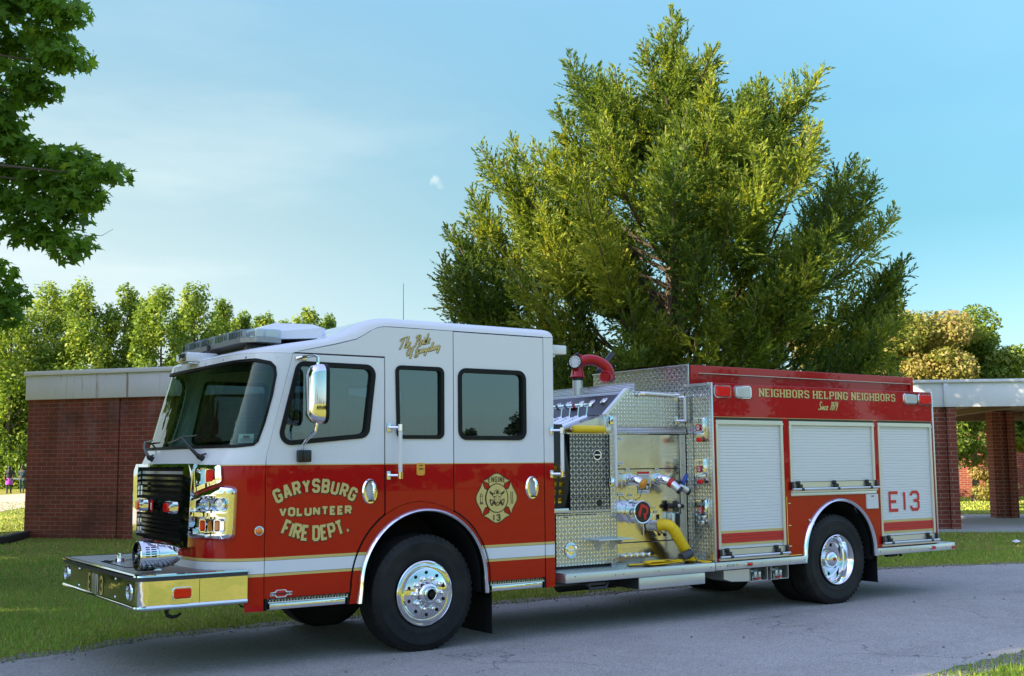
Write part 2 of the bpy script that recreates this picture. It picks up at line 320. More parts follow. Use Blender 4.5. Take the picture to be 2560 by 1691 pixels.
class M:
    "collects shapes; build() links them as ONE mesh object"
    def __init__(s): s.v=[]; s.f=[]; s.mi=[]; s.sm=[]
    def add(s, verts, faces, mi=0, smooth=False):
        k = len(s.v); s.v += [tuple(map(float,p)) for p in verts]
        for f in faces: s.f.append([k+i for i in f]); s.mi.append(mi); s.sm.append(smooth)
        return s
    def box(s, x0,x1,y0,y1,z0,z1, mi=0, b=0.0):
        if b <= 0:
            V=[(x0,y0,z0),(x1,y0,z0),(x1,y1,z0),(x0,y1,z0),(x0,y0,z1),(x1,y0,z1),(x1,y1,z1),(x0,y1,z1)]
            return s.add(V, [(0,3,2,1),(4,5,6,7),(0,1,5,4),(1,2,6,5),(2,3,7,6),(3,0,4,7)], mi)
        b = min(b, .49*abs(x1-x0), .49*abs(y1-y0), .49*abs(z1-z0))
        bm = bmesh.new(); bmesh.ops.create_cube(bm, size=1)
        for v in bm.verts: v.co = ((x0+x1)/2+v.co.x*(x1-x0), (y0+y1)/2+v.co.y*(y1-y0), (z0+z1)/2+v.co.z*(z1-z0))
        bmesh.ops.bevel(bm, geom=bm.edges[:], offset=b, segments=2, affect='EDGES', profile=.5)
        bm.verts.index_update(); s.add([v.co for v in bm.verts], [[v.index for v in f.verts] for f in bm.faces], mi, True); bm.free(); return s
    def obox(s, c, ax, ay, az, mi=0):
        c,ax,ay,az = map(Vector,(c,ax,ay,az))
        V=[c+i*ax+j*ay+k*az for k in(-1,1) for i,j in((-1,-1),(1,-1),(1,1),(-1,1))]
        return s.add(V, [(0,3,2,1),(4,5,6,7),(0,1,5,4),(1,2,6,5),(2,3,7,6),(3,0,4,7)], mi)
    def tube(s, pts, r, n=10, mi=0, caps=True, flat=None):
        pts=[Vector(p) for p in pts]; N=len(pts); rs = r if isinstance(r,(list,tuple)) else [r]*N
        rings=[]; up=None
        for i,p in enumerate(pts):
            t=(pts[min(i+1,N-1)]-pts[max(i-1,0)]).normalized()
            if up is None: up = Vector((0,0,1)) if abs(t.z)<.9 else Vector((1,0,0))
            a=(up-t*up.dot(t)).normalized(); bb=t.cross(a); up=a
            fx = flat if flat else 1.
            rings.append([p+rs[i]*(a*math.cos(2*math.pi*k/n)*fx+bb*math.sin(2*math.pi*k/n)) for k in range(n)])
        return s.rings(rings, mi, caps, True)
    def rings(s, rings, mi=0, caps=True, smooth=True, closed=True):
        n=len(rings[0]); V=[p for r in rings for p in r]; F=[]
        for i in range(len(rings)-1):
            for k in range(n if closed else n-1):
                a=i*n+k; b=i*n+(k+1)%n; F.append((a,b,b+n,a+n))
        s.add(V,F,mi,smooth)
        if caps:
            k=len(s.v)-len(V)
            s.f.append([k+i for i in range(n)][::-1]); s.mi.append(mi); s.sm.append(False)
            s.f.append([k+(len(rings)-1)*n+i for i in range(n)]); s.mi.append(mi); s.sm.append(False)
        return s
    def lathe(s, prof, org, ax, n=32, mi=0, a0=0., smooth=True):
        "prof: (radius, distance along axis)"
        org=Vector(org); ax=Vector(ax).normalized(); a=ax.orthogonal().normalized(); b=ax.cross(a)
        if abs(ax.z)<.5: b=Vector((0,0,1))-ax*ax.z; b.normalize(); a=b.cross(ax)
        rings=[[org+ax*h+r_*(a*math.cos(2*math.pi*k/n+a0)+b*math.sin(2*math.pi*k/n+a0)) for k in range(n)] for r_,h in prof]
        return s.rings(rings, mi, False, smooth)
    def disc(s, org, ax, r, n=32, mi=0, sq=1.):
        org=Vector(org); ax=Vector(ax).normalized(); a=ax.orthogonal().normalized(); b=ax.cross(a)
        if abs(ax.z)<.5: b=Vector((0,0,1)); a=b.cross(ax).normalized()
        return s.add([org+r*(a*math.cos(2*math.pi*k/n)*sq+b*math.sin(2*math.pi*k/n)) for k in range(n)],[list(range(n))],mi)
    def sheet(s, polys, fm, holes=(), mi=0, pts=None, d=0., smooth=False):
        v,f=unit_fill(polys,holes,pts); return s.add([fm(a,b,d) for a,b in v],f,mi,smooth)
    def wall(s, poly, fm, d0, d1, mi=0, smooth=False, flip=False):
        n=len(poly); V=[fm(a,b,d0) for a,b in poly]+[fm(a,b,d1) for a,b in poly]
        return s.add(V,[(i,(i+1)%n,n+(i+1)%n,n+i) for i in range(n)],mi,smooth)
    def panel(s, outer, fm, holes=(), th=.03, bev=.004, mi=0, back=True, pts=None, smooth=False, holewalls=True):
        "plate whose face is at depth 0, with softened edges; depth grows inwards"
        ins=offset_poly(outer,-bev) if bev else outer
        s.sheet([ins],fm,holes,mi,pts,0.,smooth)
        if bev:
            n=len(outer); s.add([fm(a,b,0) for a,b in ins]+[fm(a,b,bev) for a,b in outer],[(i,(i+1)%n,n+(i+1)%n,n+i) for i in range(n)],mi,smooth)
        s.wall(outer,fm,bev,th,mi)
        if holewalls:
            for h in holes: s.wall(h,fm,0,th,mi)
        if back: s.sheet([outer],fm,holes,mi,pts,th)
        return s
    def ring2(s, outer, inner, fm, d0=0., d1=.02, mi=0):
        "flat band between two outlines with a raised outer face"
        s.sheet([outer],fm,[inner],mi,None,d0); s.wall(outer,fm,d0,d1,mi); s.wall(inner,fm,d0,d1,mi); return s
    def build(s, name, mats, parent=None, label=None, fix=True, sharp=35):
        me=bpy.data.meshes.new(name); me.from_pydata(s.v,[],s.f)
        for m in (mats if isinstance(mats,(list,tuple)) else [mats]): me.materials.append(MATS[m])
        me.polygons.foreach_set('material_index',s.mi); me.polygons.foreach_set('use_smooth',s.sm)
        if fix:
            bm=bmesh.new(); bm.from_mesh(me); bmesh.ops.remove_doubles(bm,verts=bm.verts,dist=2e-5); bmesh.ops.recalc_face_normals(bm,faces=bm.faces); bm.to_mesh(me); bm.free()
        if any(s.sm): me.set_sharp_from_angle(angle=R(sharp))
        me.update(); o=bpy.data.objects.new(name,me)
        if label: o['label']=label
        return link(o,parent)

def offset_poly(p, d):
    "offset outline (positive grows); works for either winding"
    n=len(p); A=sum(p[i][0]*p[(i+1)%n][1]-p[(i+1)%n][0]*p[i][1] for i in range(n)); sg=1 if A>0 else -1
    out=[]
    for i in range(n):
        a,b,c=p[i-1],p[i],p[(i+1)%n]
        e1=(b[0]-a[0],b[1]-a[1]); e2=(c[0]-b[0],c[1]-b[1]); l1=math.hypot(*e1) or 1e-9; l2=math.hypot(*e2) or 1e-9
        n1=(sg*e1[1]/l1,-sg*e1[0]/l1); n2=(sg*e2[1]/l2,-sg*e2[0]/l2); k=1+n1[0]*n2[0]+n1[1]*n2[1]
        k=max(k,.35); out.append((b[0]+d*(n1[0]+n2[0])/k,b[1]+d*(n1[1]+n2[1])/k))
    return out
def fillet(p, r, seg=6):
    n=len(p); out=[]; rs = r if isinstance(r,(list,tuple)) else [r]*n
    for i in range(n):
        a,b,c=Vector(p[i-1]),Vector(p[i]),Vector(p[(i+1)%n]); d1=(a-b); d2=(c-b); l1,l2=d1.length,d2.length; d1/=l1; d2/=l2
        if rs[i]<=0: out.append(tuple(b)); continue
        ang=math.acos(max(-1,min(1,d1.dot(d2)))); t=min(rs[i]/math.tan(ang/2),.48*l1,.48*l2); rr=t*math.tan(ang/2)
        bis=(d1+d2).normalized(); cen=b+bis*(rr/math.sin(ang/2)); p1=b+d1*t; p2=b+d2*t
        a1=math.atan2(*(p1-cen).yx); a2=math.atan2(*(p2-cen).yx); da=(a2-a1+math.pi)%(2*math.pi)-math.pi
        out += [(cen.x+rr*math.cos(a1+da*k/seg),cen.y+rr*math.sin(a1+da*k/seg)) for k in range(seg+1)]
    return out
def rrect(x0,x1,y0,y1,r,seg=6): return fillet([(x0,y0),(x1,y0),(x1,y1),(x0,y1)],r,seg)
def ell(cx,cy,rx,ry,n=32,a0=0,a1=2*math.pi,end=False):
    return [(cx+rx*math.cos(a0+(a1-a0)*k/(n-1 if end else n)),cy+ry*math.sin(a0+(a1-a0)*k/(n-1 if end else n))) for k in range(n)]
def near(y0): return lambda a,b,d: (a, y0+d, b)          # faces the road side (-y)
def far(y0):  return lambda a,b,d: (a, y0-d, b)
def front(x0): return lambda a,b,d: (x0+d, a, b)         # faces -x
def level(z0): return lambda a,b,d: (a, b, z0-d)
def grid_pts(x0,x1,y0,y1,st):
    nx=max(1,int((x1-x0)/st)); ny=max(1,int((y1-y0)/st))
    return [(x0+(x1-x0)*(i+.5)/nx, y0+(y1-y0)*(j+.5)/ny) for i in range(nx) for j in range(ny)]
def in_poly(p, poly):
    x_,y_=p; c_=False; n=len(poly)
    for i in range(n):
        (x1,y1),(x2,y2)=poly[i-1],poly[i]
        if (y1>y_)!=(y2>y_) and x_<(x2-x1)*(y_-y1)/(y2-y1)+x1: c_=not c_
    return c_
def np_mesh(name, verts, k, tone, mat, parent=None, smooth=False):
    "verts (N*k,3): N separate k-gons in one mesh with a per-face tone"
    N=len(verts)//k; me=bpy.data.meshes.new(name); me.vertices.add(N*k); me.vertices.foreach_set('co',np.asarray(verts,np.float32).ravel())
    me.loops.add(N*k); me.loops.foreach_set('vertex_index',np.arange(N*k,dtype=np.int32)); me.polygons.add(N); me.polygons.foreach_set('loop_start',np.arange(0,N*k,k,dtype=np.int32))
    me.update(calc_edges=True); a=me.attributes.new('tone','FLOAT','FACE'); a.data.foreach_set('value',np.clip(tone,0,1).astype(np.float32)); me.materials.append(MATS[mat])
    return link(bpy.data.objects.new(name,me),parent)
# ================================================================== SETTING
def plane_obj(name, poly, z, mat, label=None, kind='structure', thick=0):
    m=M(); v,f=unit_fill([poly]); m.add([(a,b,z) for a,b in v],f)
    return tag(m.build(name,mat),label,None,None,kind)
g=M(); g.add([(-900,-900,0),(900,-900,0),(900,900,0),(-900,900,0)],[(0,1,2,3)]); tag(g.build('lawn','turf'),'mown green lawn around the road',None,None,'structure')
FAR=[(-60,-1.5),(-18,-.2),(-9,.75),(-5,1.35),(-3.34,1.79),(-2.75,1.94),(-1.67,2.36),(-.58,2.44),(2,2.47),(5,2.5),(9.6,2.49),(11,2.2),(12.4,1.66),(16,.55),(24,-2.2),(40,-8),(70,-20)]
NEAR=[(70,-28),(40,-14.5),(24,-7.6),(16,-5),(10,-3.7),(6,-3.2),(4.4,-3.24),(2.67,-3.46),(0,-3.75),(-4,-4.3),(-10,-5.2),(-20,-6.8),(-60,-11)]
def rough_line(pts, amp, step, seed):
    r=random.Random(seed); out=[]
    for (x0,y0),(x1,y1) in zip(pts,pts[1:]):
        L=math.hypot(x1-x0,y1-y0); n=max(1,int(L/step)) if -8<x0<20 else 1
        for k in range(n):
            t=k/n; out.append((x0+(x1-x0)*t,y0+(y1-y0)*t+(r.uniform(-amp,amp) if n>1 else 0)))
    out.append(pts[-1]); return out
far_r=rough_line(FAR,.05,.18,1); near_r=rough_line(NEAR,.05,.18,2)
ROAD=far_r+near_r
plane_obj('road',ROAD,.008,'asphalt','worn grey asphalt road under the fire truck')
vf=rough_line([(a,b+.30) for a,b in FAR],.12,.25,3); vn=rough_line([(a,b-.22) for a,b in NEAR],.1,.25,4)
plane_obj('road_shoulder',vf+vn,.004,'dirt','thin strip of bare dirt along the road edge')
plane_obj('sand_path',[(-12,18),(3.3,38),(4.9,41.8),(9,50),(16,64),(24,78),(18,79),(9.8,67),(8.3,65.2),(-4,57)],.006,'sand','pale sandy path beside the woods')
plane_obj('walkway_far',[(30,-2),(60,-26),(60,-22),(32,0.5)],.006,'concrete',None) if False else None

# grass blades where the lawn is near
def frustum_pts(n, dmin, dmax, rs, spread=1.25):
    d=dmin*(dmax/dmin)**rs.random(n); u=(rs.random(n)*2-1)*.45*spread
    fx=math.sin(YAW)+u*math.cos(YAW); fy=math.cos(YAW)-u*math.sin(YAW)
    return CAM.x+d*fx, CAM.y+d*fy
def in_poly_np(x,y,poly):
    c=np.zeros(len(x),bool); n=len(poly)
    for i in range(n):
        (x1,y1),(x2,y2)=poly[i-1],poly[i]
        if y1==y2: continue
        c^=((y1>y)!=(y2>y))&(x<(x2-x1)*(y-y1)/(y2-y1)+x1)
    return c
LB0=np.array([.65,20.6]); LBd=np.array([.62,-.785]); LBn=np.array([.785,.62])
left_fp=[tuple(LB0),tuple(LB0+LBd*8),tuple(LB0+LBd*8+LBn*10),tuple(LB0+LBn*10)]
CP0=np.array([19.04,7.75]); CPd=np.array([.755,-.656]); CPn=np.array([.656,.755])
slab_fp=[tuple(CP0-CPd*3.5-CPn*.35),tuple(CP0+CPd*12-CPn*.35),tuple(CP0+CPd*12+CPn*7.2),tuple(CP0-CPd*3.5+CPn*7.2)]
def blades(n, dmin, dmax, h0, h1, w, seed):
    rs=np.random.default_rng(seed); x,y=frustum_pts(n,dmin,dmax,rs)
    k=~(in_poly_np(x,y,ROAD)|in_poly_np(x,y,left_fp)|in_poly_np(x,y,slab_fp)); x,y=x[k],y[k]; n=len(x)
    # thinner near the dirt edge: skip some
    edge=in_poly_np(x,y,vf+vn); k=(~edge)|(rs.random(n)<.45); x,y=x[k],y[k]; n=len(x)
    patch=np.sin(x*.9+np.sin(y*.7)*1.7)*np.cos(y*.8+np.sin(x*.5))
    d=np.hypot(x-CAM.x,y-CAM.y); sc=np.maximum(1,d/17.)
    h=(h0+(h1-h0)*rs.random(n))*(1+.25*patch); ww=w*sc*(.7+.6*rs.random(n)); a=rs.random(n)*2*np.pi; ln=rs.normal(0,.35,n); la=rs.random(n)*2*np.pi
    ca,sa=np.cos(a)*ww,np.sin(a)*ww; z=np.zeros(n)
    v=np.empty((n,3,3)); v[:,0]=np.stack([x-ca,y-sa,z],1); v[:,1]=np.stack([x+ca,y+sa,z],1); v[:,2]=np.stack([x+h*ln*np.cos(la),y+h*ln*np.sin(la),h],1)
    patch2=np.sin(x*.37+1.3+np.sin(y*.9)*1.2)*np.sin(y*.45+np.cos(x*.8)); tone=np.clip(.40+.14*patch+.20*patch2+rs.normal(0,.16,n)+.45*(rs.random(n)<.05),0,1)
    return v.reshape(-1,3),tone
v1,t1=blades(190000,8.5,22,.018,.055,.0055,11); v2,t2=blades(70000,20,55,.025,.06,.008,12)
tag(np_mesh('grass',np.vstack([v1,v2]),3,np.concatenate([t1,t2]),'blade'),'short green grass blades on the lawn',None,None,'stuff')
# pebbles and leaf bits along the road edge
rs=np.random.default_rng(5); P=[]; T=[]
for i in range(1500):
    k=rs.integers(0,len(FAR)-1) if False else 0
    xx=rs.uniform(-6,14); yy=np.interp(xx,[a for a,b in FAR],[b for a,b in FAR])+rs.normal(.08,.16)
    if rs.random()<.25: xx=rs.uniform(-4,8); yy=np.interp(xx,[a for a,b in NEAR][::-1],[b for a,b in NEAR][::-1])+rs.normal(-.05,.2)
    if rs.random()<.12: xx=rs.uniform(-5,12); yy=rs.uniform(-3.6,2)
    s_=rs.uniform(.005,.016); a=rs.random()*6.28; h=s_*rs.uniform(.5,1.1)+.008
    c,s=math.cos(a)*s_,math.sin(a)*s_
    top=[(xx+c*.6,yy+s*.6,h),(xx-s*.6,yy+c*.6,h),(xx-c*.6,yy-s*.6,h),(xx+s*.6,yy-c*.6,h)]; bot=[(xx+c,yy+s,.004),(xx-s,yy+c,.004),(xx-c,yy-s,.004),(xx+s,yy-c,.004)]
    t=rs.random(); P+=top; T.append(t)
    for j in range(4): P+=[bot[j],bot[(j+1)%4],top[(j+1)%4],top[j]]; T.append(t)
tag(np_mesh('gravel',P,4,np.array(T),'stone'),'scattered pebbles along the road edge',None,None,'stuff')

# ------------------------------------------------------------------ left brick building
LBROT=math.atan2(LBd[1],LBd[0])
lb=empty('brick_building',(LB0[0],LB0[1],0),LBROT)
tag(lb,'dark brick flat roofed building with rust stained grey fascia behind the cab','building')
# local frame: x along the front, y backwards (local y is rotated so that +y points away)
m=M(); L=8.; D=10.; H=3.36
W0=[(0,0),(2.62,0),(2.62,.10),(2.84,.10),(2.84,0),(L,0),(L,D),(0,D)]
m.add([(a,b,-.2) for a,b in W0]+[(a,b,H) for a,b in W0],[(i,(i+1)%8,8+(i+1)%8,8+i) for i in range(8)]); m.build('wall','brick_dark',lb)
m=M(); m.box(-.06,L+.06,-.06,.02,H,3.95,0,.006); m.box(-.06,.02,.02,D,H,3.95); m.box(L-.02,L+.06,.02,D,H,3.95); m.build('fascia','fascia',lb)
m=M(); m.box(-.10,L+.1,-.10,D,3.955,4.06,0,.008); m.build('roof_edge','fascia_white',lb)
m=M(); m.box(2.63,2.83,.03,.09,0,H,0,.01); m.build('downspout','brick_dark',lb)
tm=M(); tm.box(-1.2,1.2,-.09,.09,0,.17,0,.02); o=tm.build('landscape_timber','timber'); o.location=(.2,19.45,0); o.rotation_euler=(0,0,math.atan2(2.17,.98)); tag(o,'dark timber edging on the lawn at the corner of the brick building','timber')

# ------------------------------------------------------------------ right covered walkway
cr=math.atan2(CPd[1],CPd[0]); cw=empty('covered_walkway',(CP0[0],CP0[1],0),cr); tag(cw,'white flat roofed walkway canopy on brick columns behind the truck','canopy')
m=M(); m.box(-3.5,12,-.36,-.30,3.0,3.58,0,.006); m.box(-3.5,12,7.2,7.26,3.0,3.58); m.box(-3.5,-3.44,-.30,7.2,3.0,3.58); m.build('fascia','fascia_white',cw)
m=M(); m.box(-3.55,12.05,-.42,7.3,3.585,3.66,0,.01); m.build('roof','white_paint',cw)
m=M(); m.box(-3.4,11.9,-.29,7.15,3.12,3.2); 
for k in range(7): m.box(-3.0+k*2.3,-2.8+k*2.3,-.28,7.1,2.97,3.119)
m.box(-3.4,11.9,6.2,6.45,2.86,3.118); m.build('soffit','soffit_tan',cw)
m=M(); m.box(.02,.12,-.42,-.37,3.0,3.57,0,.008); m.build('downspout','white_paint',cw)
for cx,cy in ((0,0),(3.05,5.45),(4.55,0),(-1.9,5.45)):
    m=M(); w_=.31
    P8=[(-w_,-w_),(-.07,-w_),(-.07,-w_+.09),(.09,-w_+.09),(.09,-w_),(w_,-w_),(w_,w_),(-w_,w_)]
    m.add([(cx+a,cy+b,-.1) for a,b in P8]+[(cx+a,cy+b,3.1) for a,b in P8],[(i,(i+1)%8,8+(i+1)%8,8+i) for i in range(8)]); m.build('column','brick_red',cw)
m=M(); m.add([(*q,.0) for q in slab_fp]+[(*q,.07) for q in slab_fp],[(0,1,5,4),(1,2,6,5),(2,3,7,6),(3,0,4,7),(4,5,6,7)]); tag(m.build('walkway_slab','concrete'),'pale concrete slab under the covered walkway',None,None,'structure')

# ------------------------------------------------------------------ brick wing with windows, far right
rb=empty('school_wing',(39.2,24.6,0),cr); tag(rb,'red brick wing with white framed windows seen beyond the walkway','building')
rw=M(); holes=[rrect(6.2+k*3.4,8.6+k*3.4,.78,2.75,.001,1) for k in range(4)]
rw.panel([(0,-.1),(22,-.1),(22,3.4),(0,3.4)],near(0),holes,.3,0,0); rw.box(0,22,.31,8,-.1,3.4); rw.build('wall','brick_red',rb)
m=M(); m.box(-.2,22.2,-.2,8.2,3.41,3.95,0,.01); m.build('roof','fascia_white',rb)
for k in range(4):
    x0=6.2+k*3.4; f=M(); f.ring2([(x0,.78),(x0+2.4,.78),(x0+2.4,2.75),(x0,2.75)],[(x0+.09,.87),(x0+2.31,.87),(x0+2.31,2.66),(x0+.09,2.66)],near(.04),0,.1)
    for q in (.8,1.6): f.box(x0+q-.03,x0+q+.03,.05,.12,.872,2.658)
    for q in (1.35,1.9): f.box(x0+.092,x0+2.308,.055,.11,q-.02,q+.02)
    fo=f.build('window','window_white',rb); p_=M(); p_.add([(x0+.05,.13,.8),(x0+2.35,.13,.8),(x0+2.35,.13,2.7),(x0+.05,.13,2.7)],[(0,1,2,3)]); p_.build('pane','house_glass',fo)

# ------------------------------------------------------------------ foliage
def unitv(n, rs): 
    v=rs.normal(size=(n,3)); return v/np.linalg.norm(v,axis=1,keepdims=True)
def leaves(cl, N, size, rs, shape='kite', fold=.25, tone_base=.5, shell=.45, up=.35):
    "cl rows: x,y,z,rx,rz,tone"
    cl=np.asarray(cl,float); w=cl[:,3]**2; idx=rs.choice(len(cl),N,p=w/w.sum()); d=unitv(N,rs); rad=(shell+(1-shell)*rs.random(N)**.6)[:,None]
    c=cl[idx,:3]+d*rad*np.stack([cl[idx,3],cl[idx,3],cl[idx,4]],1)
    nrm=d*.6+rs.normal(size=(N,3))*.55; nrm[:,2]+=up; nrm/=np.linalg.norm(nrm,axis=1,keepdims=True)
    t=np.cross(nrm,unitv(N,rs)); t/=np.linalg.norm(t,axis=1,keepdims=True); b=np.cross(nrm,t); s=size*(.6+.8*rs.random(N))
    if shape=='kite': sh=[(-.5,0,0),(-.05,.33,fold*.3),(.6,0,0),(-.05,-.33,fold*.3)]
    else:
        sh=[]
        for k,(r_,a) in enumerate([(.28,180),(.42,125),(.22,100),(.60,62),(.26,35),(.72,0),(.26,-35),(.60,-62),(.22,-100),(.42,-125)]): sh.append((r_*math.cos(R(a)),r_*math.sin(R(a)),.10*abs(math.sin(R(a)))))
    v=np.stack([c+s[:,None]*(a*t+b_*b+z*nrm) for a,b_,z in sh],1)
    tone=cl[idx,5]+rs.normal(0,.17,N)
    return v.reshape(-1,3),len(sh),tone
def tree(name,label,cat,base,H,clusters,N,size,mat,seed,group=None,bark='bark',tr=.18,shape='kite',trunk_top=.6,limbs=10,shell=.45,lean=0.):
    root=empty(name,base); tag(root,label,cat,group); rs=np.random.default_rng(seed); rp=random.Random(seed)
    v,k,t=leaves(clusters,N,size,rs,shape,shell=shell); np_mesh('crown',v,k,t,mat,root)
    m=M(); th=H*trunk_top; pts=[(lean*q*q+rp.uniform(-.03,.03)*H*.1*q,rp.uniform(-.03,.03)*H*.1*q,-.1+th*q) for q in (0,.15,.35,.6,.8,1)]
    m.tube(pts,[tr*1.5,tr,tr*.85,tr*.65,tr*.45,tr*.2],9)
    for c in rp.sample(list(clusters),min(limbs,len(clusters))):
        z0=min(th*.9,max(th*.25,c[2]-.9*math.hypot(c[0],c[1]))); q=z0/th
        m.tube([(0,0,z0),(c[0]*.45,c[1]*.45,z0+(c[2]-z0)*.35),(c[0],c[1],c[2])],[tr*.38,tr*.25,tr*.07],6)
    m.build('trunk',bark,root); return root
def poplar(base,H,W,seed,label,N=16000):
    rp=random.Random(seed); cl=[]
    for i in range(70):
        t=.08+.92*(i/69)**.85; w=W*max(0,1-(max(0,t-.45)/.57)**2.1)**.75*(.72+.28*min(1,t/.4)); w=max(w,.2)
        a=rp.uniform(0,6.28); rr=w*rp.uniform(.25,.85); r_=max(.45,W*rp.uniform(.30,.52)*(1.05-.55*t)); cl.append((rr*math.cos(a),rr*math.sin(a),H*t-r_*.6,r_,r_*rp.uniform(1.,1.4),rp.uniform(.15,.8)))
    return tree('poplar_tree',label,'tree',base,H,cl,N,.27,'poplar_leaf',seed,'tall trees of the wood behind the brick building',tr=.17,trunk_top=.85,limbs=12,shell=.25)
POP=[((10.6,89.4),15.4,2.2),((12.5,85.8),14.5,1.95),((15.7,88.4),16.6,2.1),((17.3,84.9),16.4,1.85),((21.6,94.2),13.4,1.4),((20.9,84.9),16.3,1.5),((22.8,81.1),15.8,1.85),((26.3,83.6),16.7,1.9),((29.6,86.2),16.0,1.45),((31.8,87.1),15.0,1.4),((35.0,89.8),15.5,1.6),((36.5,88.8),14.9,1.45),((36.5,83.9),15.4,1.55),((39.0,84.6),14.9,1.5),((41.8,85.2),14.4,1.6),((44.5,85.7),14.4,1.8)]
PL=['bushy tall tree at the left edge of the frame behind the maple branches','tall tree rising above the left corner of the brick building','broad tall tree with the highest top at the left of the wood','tall tree just left of the bright gap in the wood','lower tree standing back in the gap of the wood','slim tall tree right of the bright gap with a dark trunk','broad tall tree in the middle of the wood above the brick fascia','tallest tree left of the light bar with a double top','tree above the left end of the light bar','short pointed tree above the light bar','tree behind the light bar right of the pointed one','low tree behind the white roof unit','tree above the white roof unit on the cab','last low tree right of the white roof unit','tree hidden low behind the raised cab roof','tree behind the cab roof beside the cedar']
for i,((bx,by),H,W) in enumerate(POP): poplar((bx,by,0),H,W*1.9,100+i,PL[i])
BACK=[((8.0,98.5),15.6,3.0),((14.0,99),17.0,3.2),((18.8,97.5),16.6,2.8),((26,97.5),17.2,3.0),((30.5,98.5),17.0,2.8),((34.5,99.5),16.2,2.6),((40.5,98.5),15.8,2.6),((45,98),15.4,2.6)]
BL=['rounded tree behind the left edge of the wood','rounded tree behind the left corner of the wood','rounded tree behind the left side of the bright gap','broad tree behind the middle of the wood','broad tree behind the double topped tree','tree showing between the two tops left of the light bar','tree showing behind the trees over the light bar','tree showing behind the roof unit trees']
for i,((bx,by),H,W) in enumerate(BACK): poplar((bx,by,0),H,W,130+i,BL[i])
# dark foliage added out of view, so the red paint mirrors a dark band
rs=np.random.default_rng(91); cl=[]
for i in range(420): cl.append((rs.uniform(-60,75),rs.normal(0,.5),rs.uniform(.3,1.25),rs.uniform(.5,.8),rs.uniform(.35,.55),rs.uniform(0,.3)))
v,k,t=leaves(cl,26000,.34,rs); o=np_mesh('added_hedge',v,k,t,'hedge_leaf'); o.location=(40,-56,0); tag(o,'long dark leafy row added unseen across the field, mirrored as a dark band in the red paint','added_hedge')
# dense low edge of the wood
rs=np.random.default_rng(77); cl=[]
for i in range(400):
    t=rs.random(); x_=2+t*52; y_=96-t*2+rs.normal(0,3.0); z_=rs.uniform(.3,10.5); cl.append((x_,y_,z_,rs.uniform(.9,2.0),rs.uniform(.9,1.8),rs.uniform(.1,.65)))
v,k,t=leaves(cl,50000,.45,rs); o=np_mesh('woodland_edge',v,k,t,'poplar_leaf'); tag(o,'dense green undergrowth at the foot of the wood',None,None,'stuff')
rs=np.random.default_rng(78); cl=[]
for i in range(200):
    t=rs.random(); cl.append((24+t*75,66-t*36+rs.normal(0,2.5),rs.uniform(.3,5.5),rs.uniform(.9,2.0),rs.uniform(.9,1.8),rs.uniform(.2,.7)))
v,k,t=leaves(cl,22000,.5,rs); o=np_mesh('far_wood',v,k,t,'green_leaf'); tag(o,'far green wood along the horizon behind the buildings',None,None,'stuff')

def blob(spec, n, rp, rmin, rmax, t0=.3, t1=.7):
    "clusters filling an ellipsoid (cx,cy,cz,rx,ry,rz)"
    cx,cy,cz,rx,ry,rz=spec; out=[]
    for i in range(n):
        while True:
            a,b,c=(rp.uniform(-1,1) for _ in range(3))
            if a*a+b*b+c*c<1: break
        r_=rp.uniform(rmin,rmax); out.append((cx+a*rx,cy+b*ry,cz+c*rz,r_,r_*rp.uniform(.6,.9),rp.uniform(t0,t1)))
    return out
rp=random.Random(3)
tree('autumn_tree','tree turning orange behind the white walkway roof','tree',(33.6,18.9,0),7.6,blob((0,0,5.2,2.7,2.3,2.3),44,rp,.55,1.05,.2,.75),34000,.135,'autumn_leaf',31,tr=.16,shell=.3)
tree('autumn_tree','rusty brown leaved tree seen between the cedar and the walkway roof','tree',(31.3,21.4,0),7.6,blob((0,0,4.9,2.6,2.4,2.5),36,rp,.6,1.1,.35,.9),28000,.135,'autumn_leaf',32,tr=.16,shell=.3)
tree('leafy_tree','bright green rounded tree above the right end of the walkway roof','tree',(37.4,19.0,0),7.7,blob((0,0,5.5,2.5,2.0,2.1),34,rp,.55,1.0,.35,.8),26000,.15,'green_leaf',33,tr=.15,shell=.3)
tree('crape_myrtle','small many stemmed green tree seen under the walkway roof','tree',(31.0,15.6,0),4.2,blob((0,0,3.0,1.5,1.5,1.3),26,rp,.4,.75,.3,.75),9000,.13,'green_leaf',34,bark='pale_bark',tr=.09,shell=.3,trunk_top=.7,limbs=14)
tree('leafy_tree','dark leaved tree behind the right walkway column','tree',(39.5,17.2,0),5.2,blob((0,0,3.7,2.3,2.2,1.7),26,rp,.5,.9,.2,.6),9000,.2,'green_leaf',35,tr=.13,shell=.3)
tree('ornamental_bush','yellow green bush beside the small tree under the walkway roof','bush',(31.6,14.6,0),1.9,blob((0,0,1.0,.75,.75,.85),16,rp,.25,.45,.45,.9),3500,.10,'autumn_leaf',36,bark='pale_bark',tr=.03,shell=.2,trunk_top=.6)
tree('ornamental_bush','yellow green bush against the brick wing at the right edge','bush',(42.3,18.6,0),2.6,blob((0,0,1.3,.9,.9,1.1),16,rp,.3,.5,.45,.9),3500,.13,'autumn_leaf',37,bark='pale_bark',tr=.03,shell=.2,trunk_top=.6)
tree('leafy_tree','small distant tree at the right edge above the walkway roof','tree',(66.5,34,0),8.4,blob((0,0,6.0,1.9,1.9,2.0),16,rp,.6,1.0,.3,.7),4000,.3,'green_leaf',38,tr=.2,shell=.3)

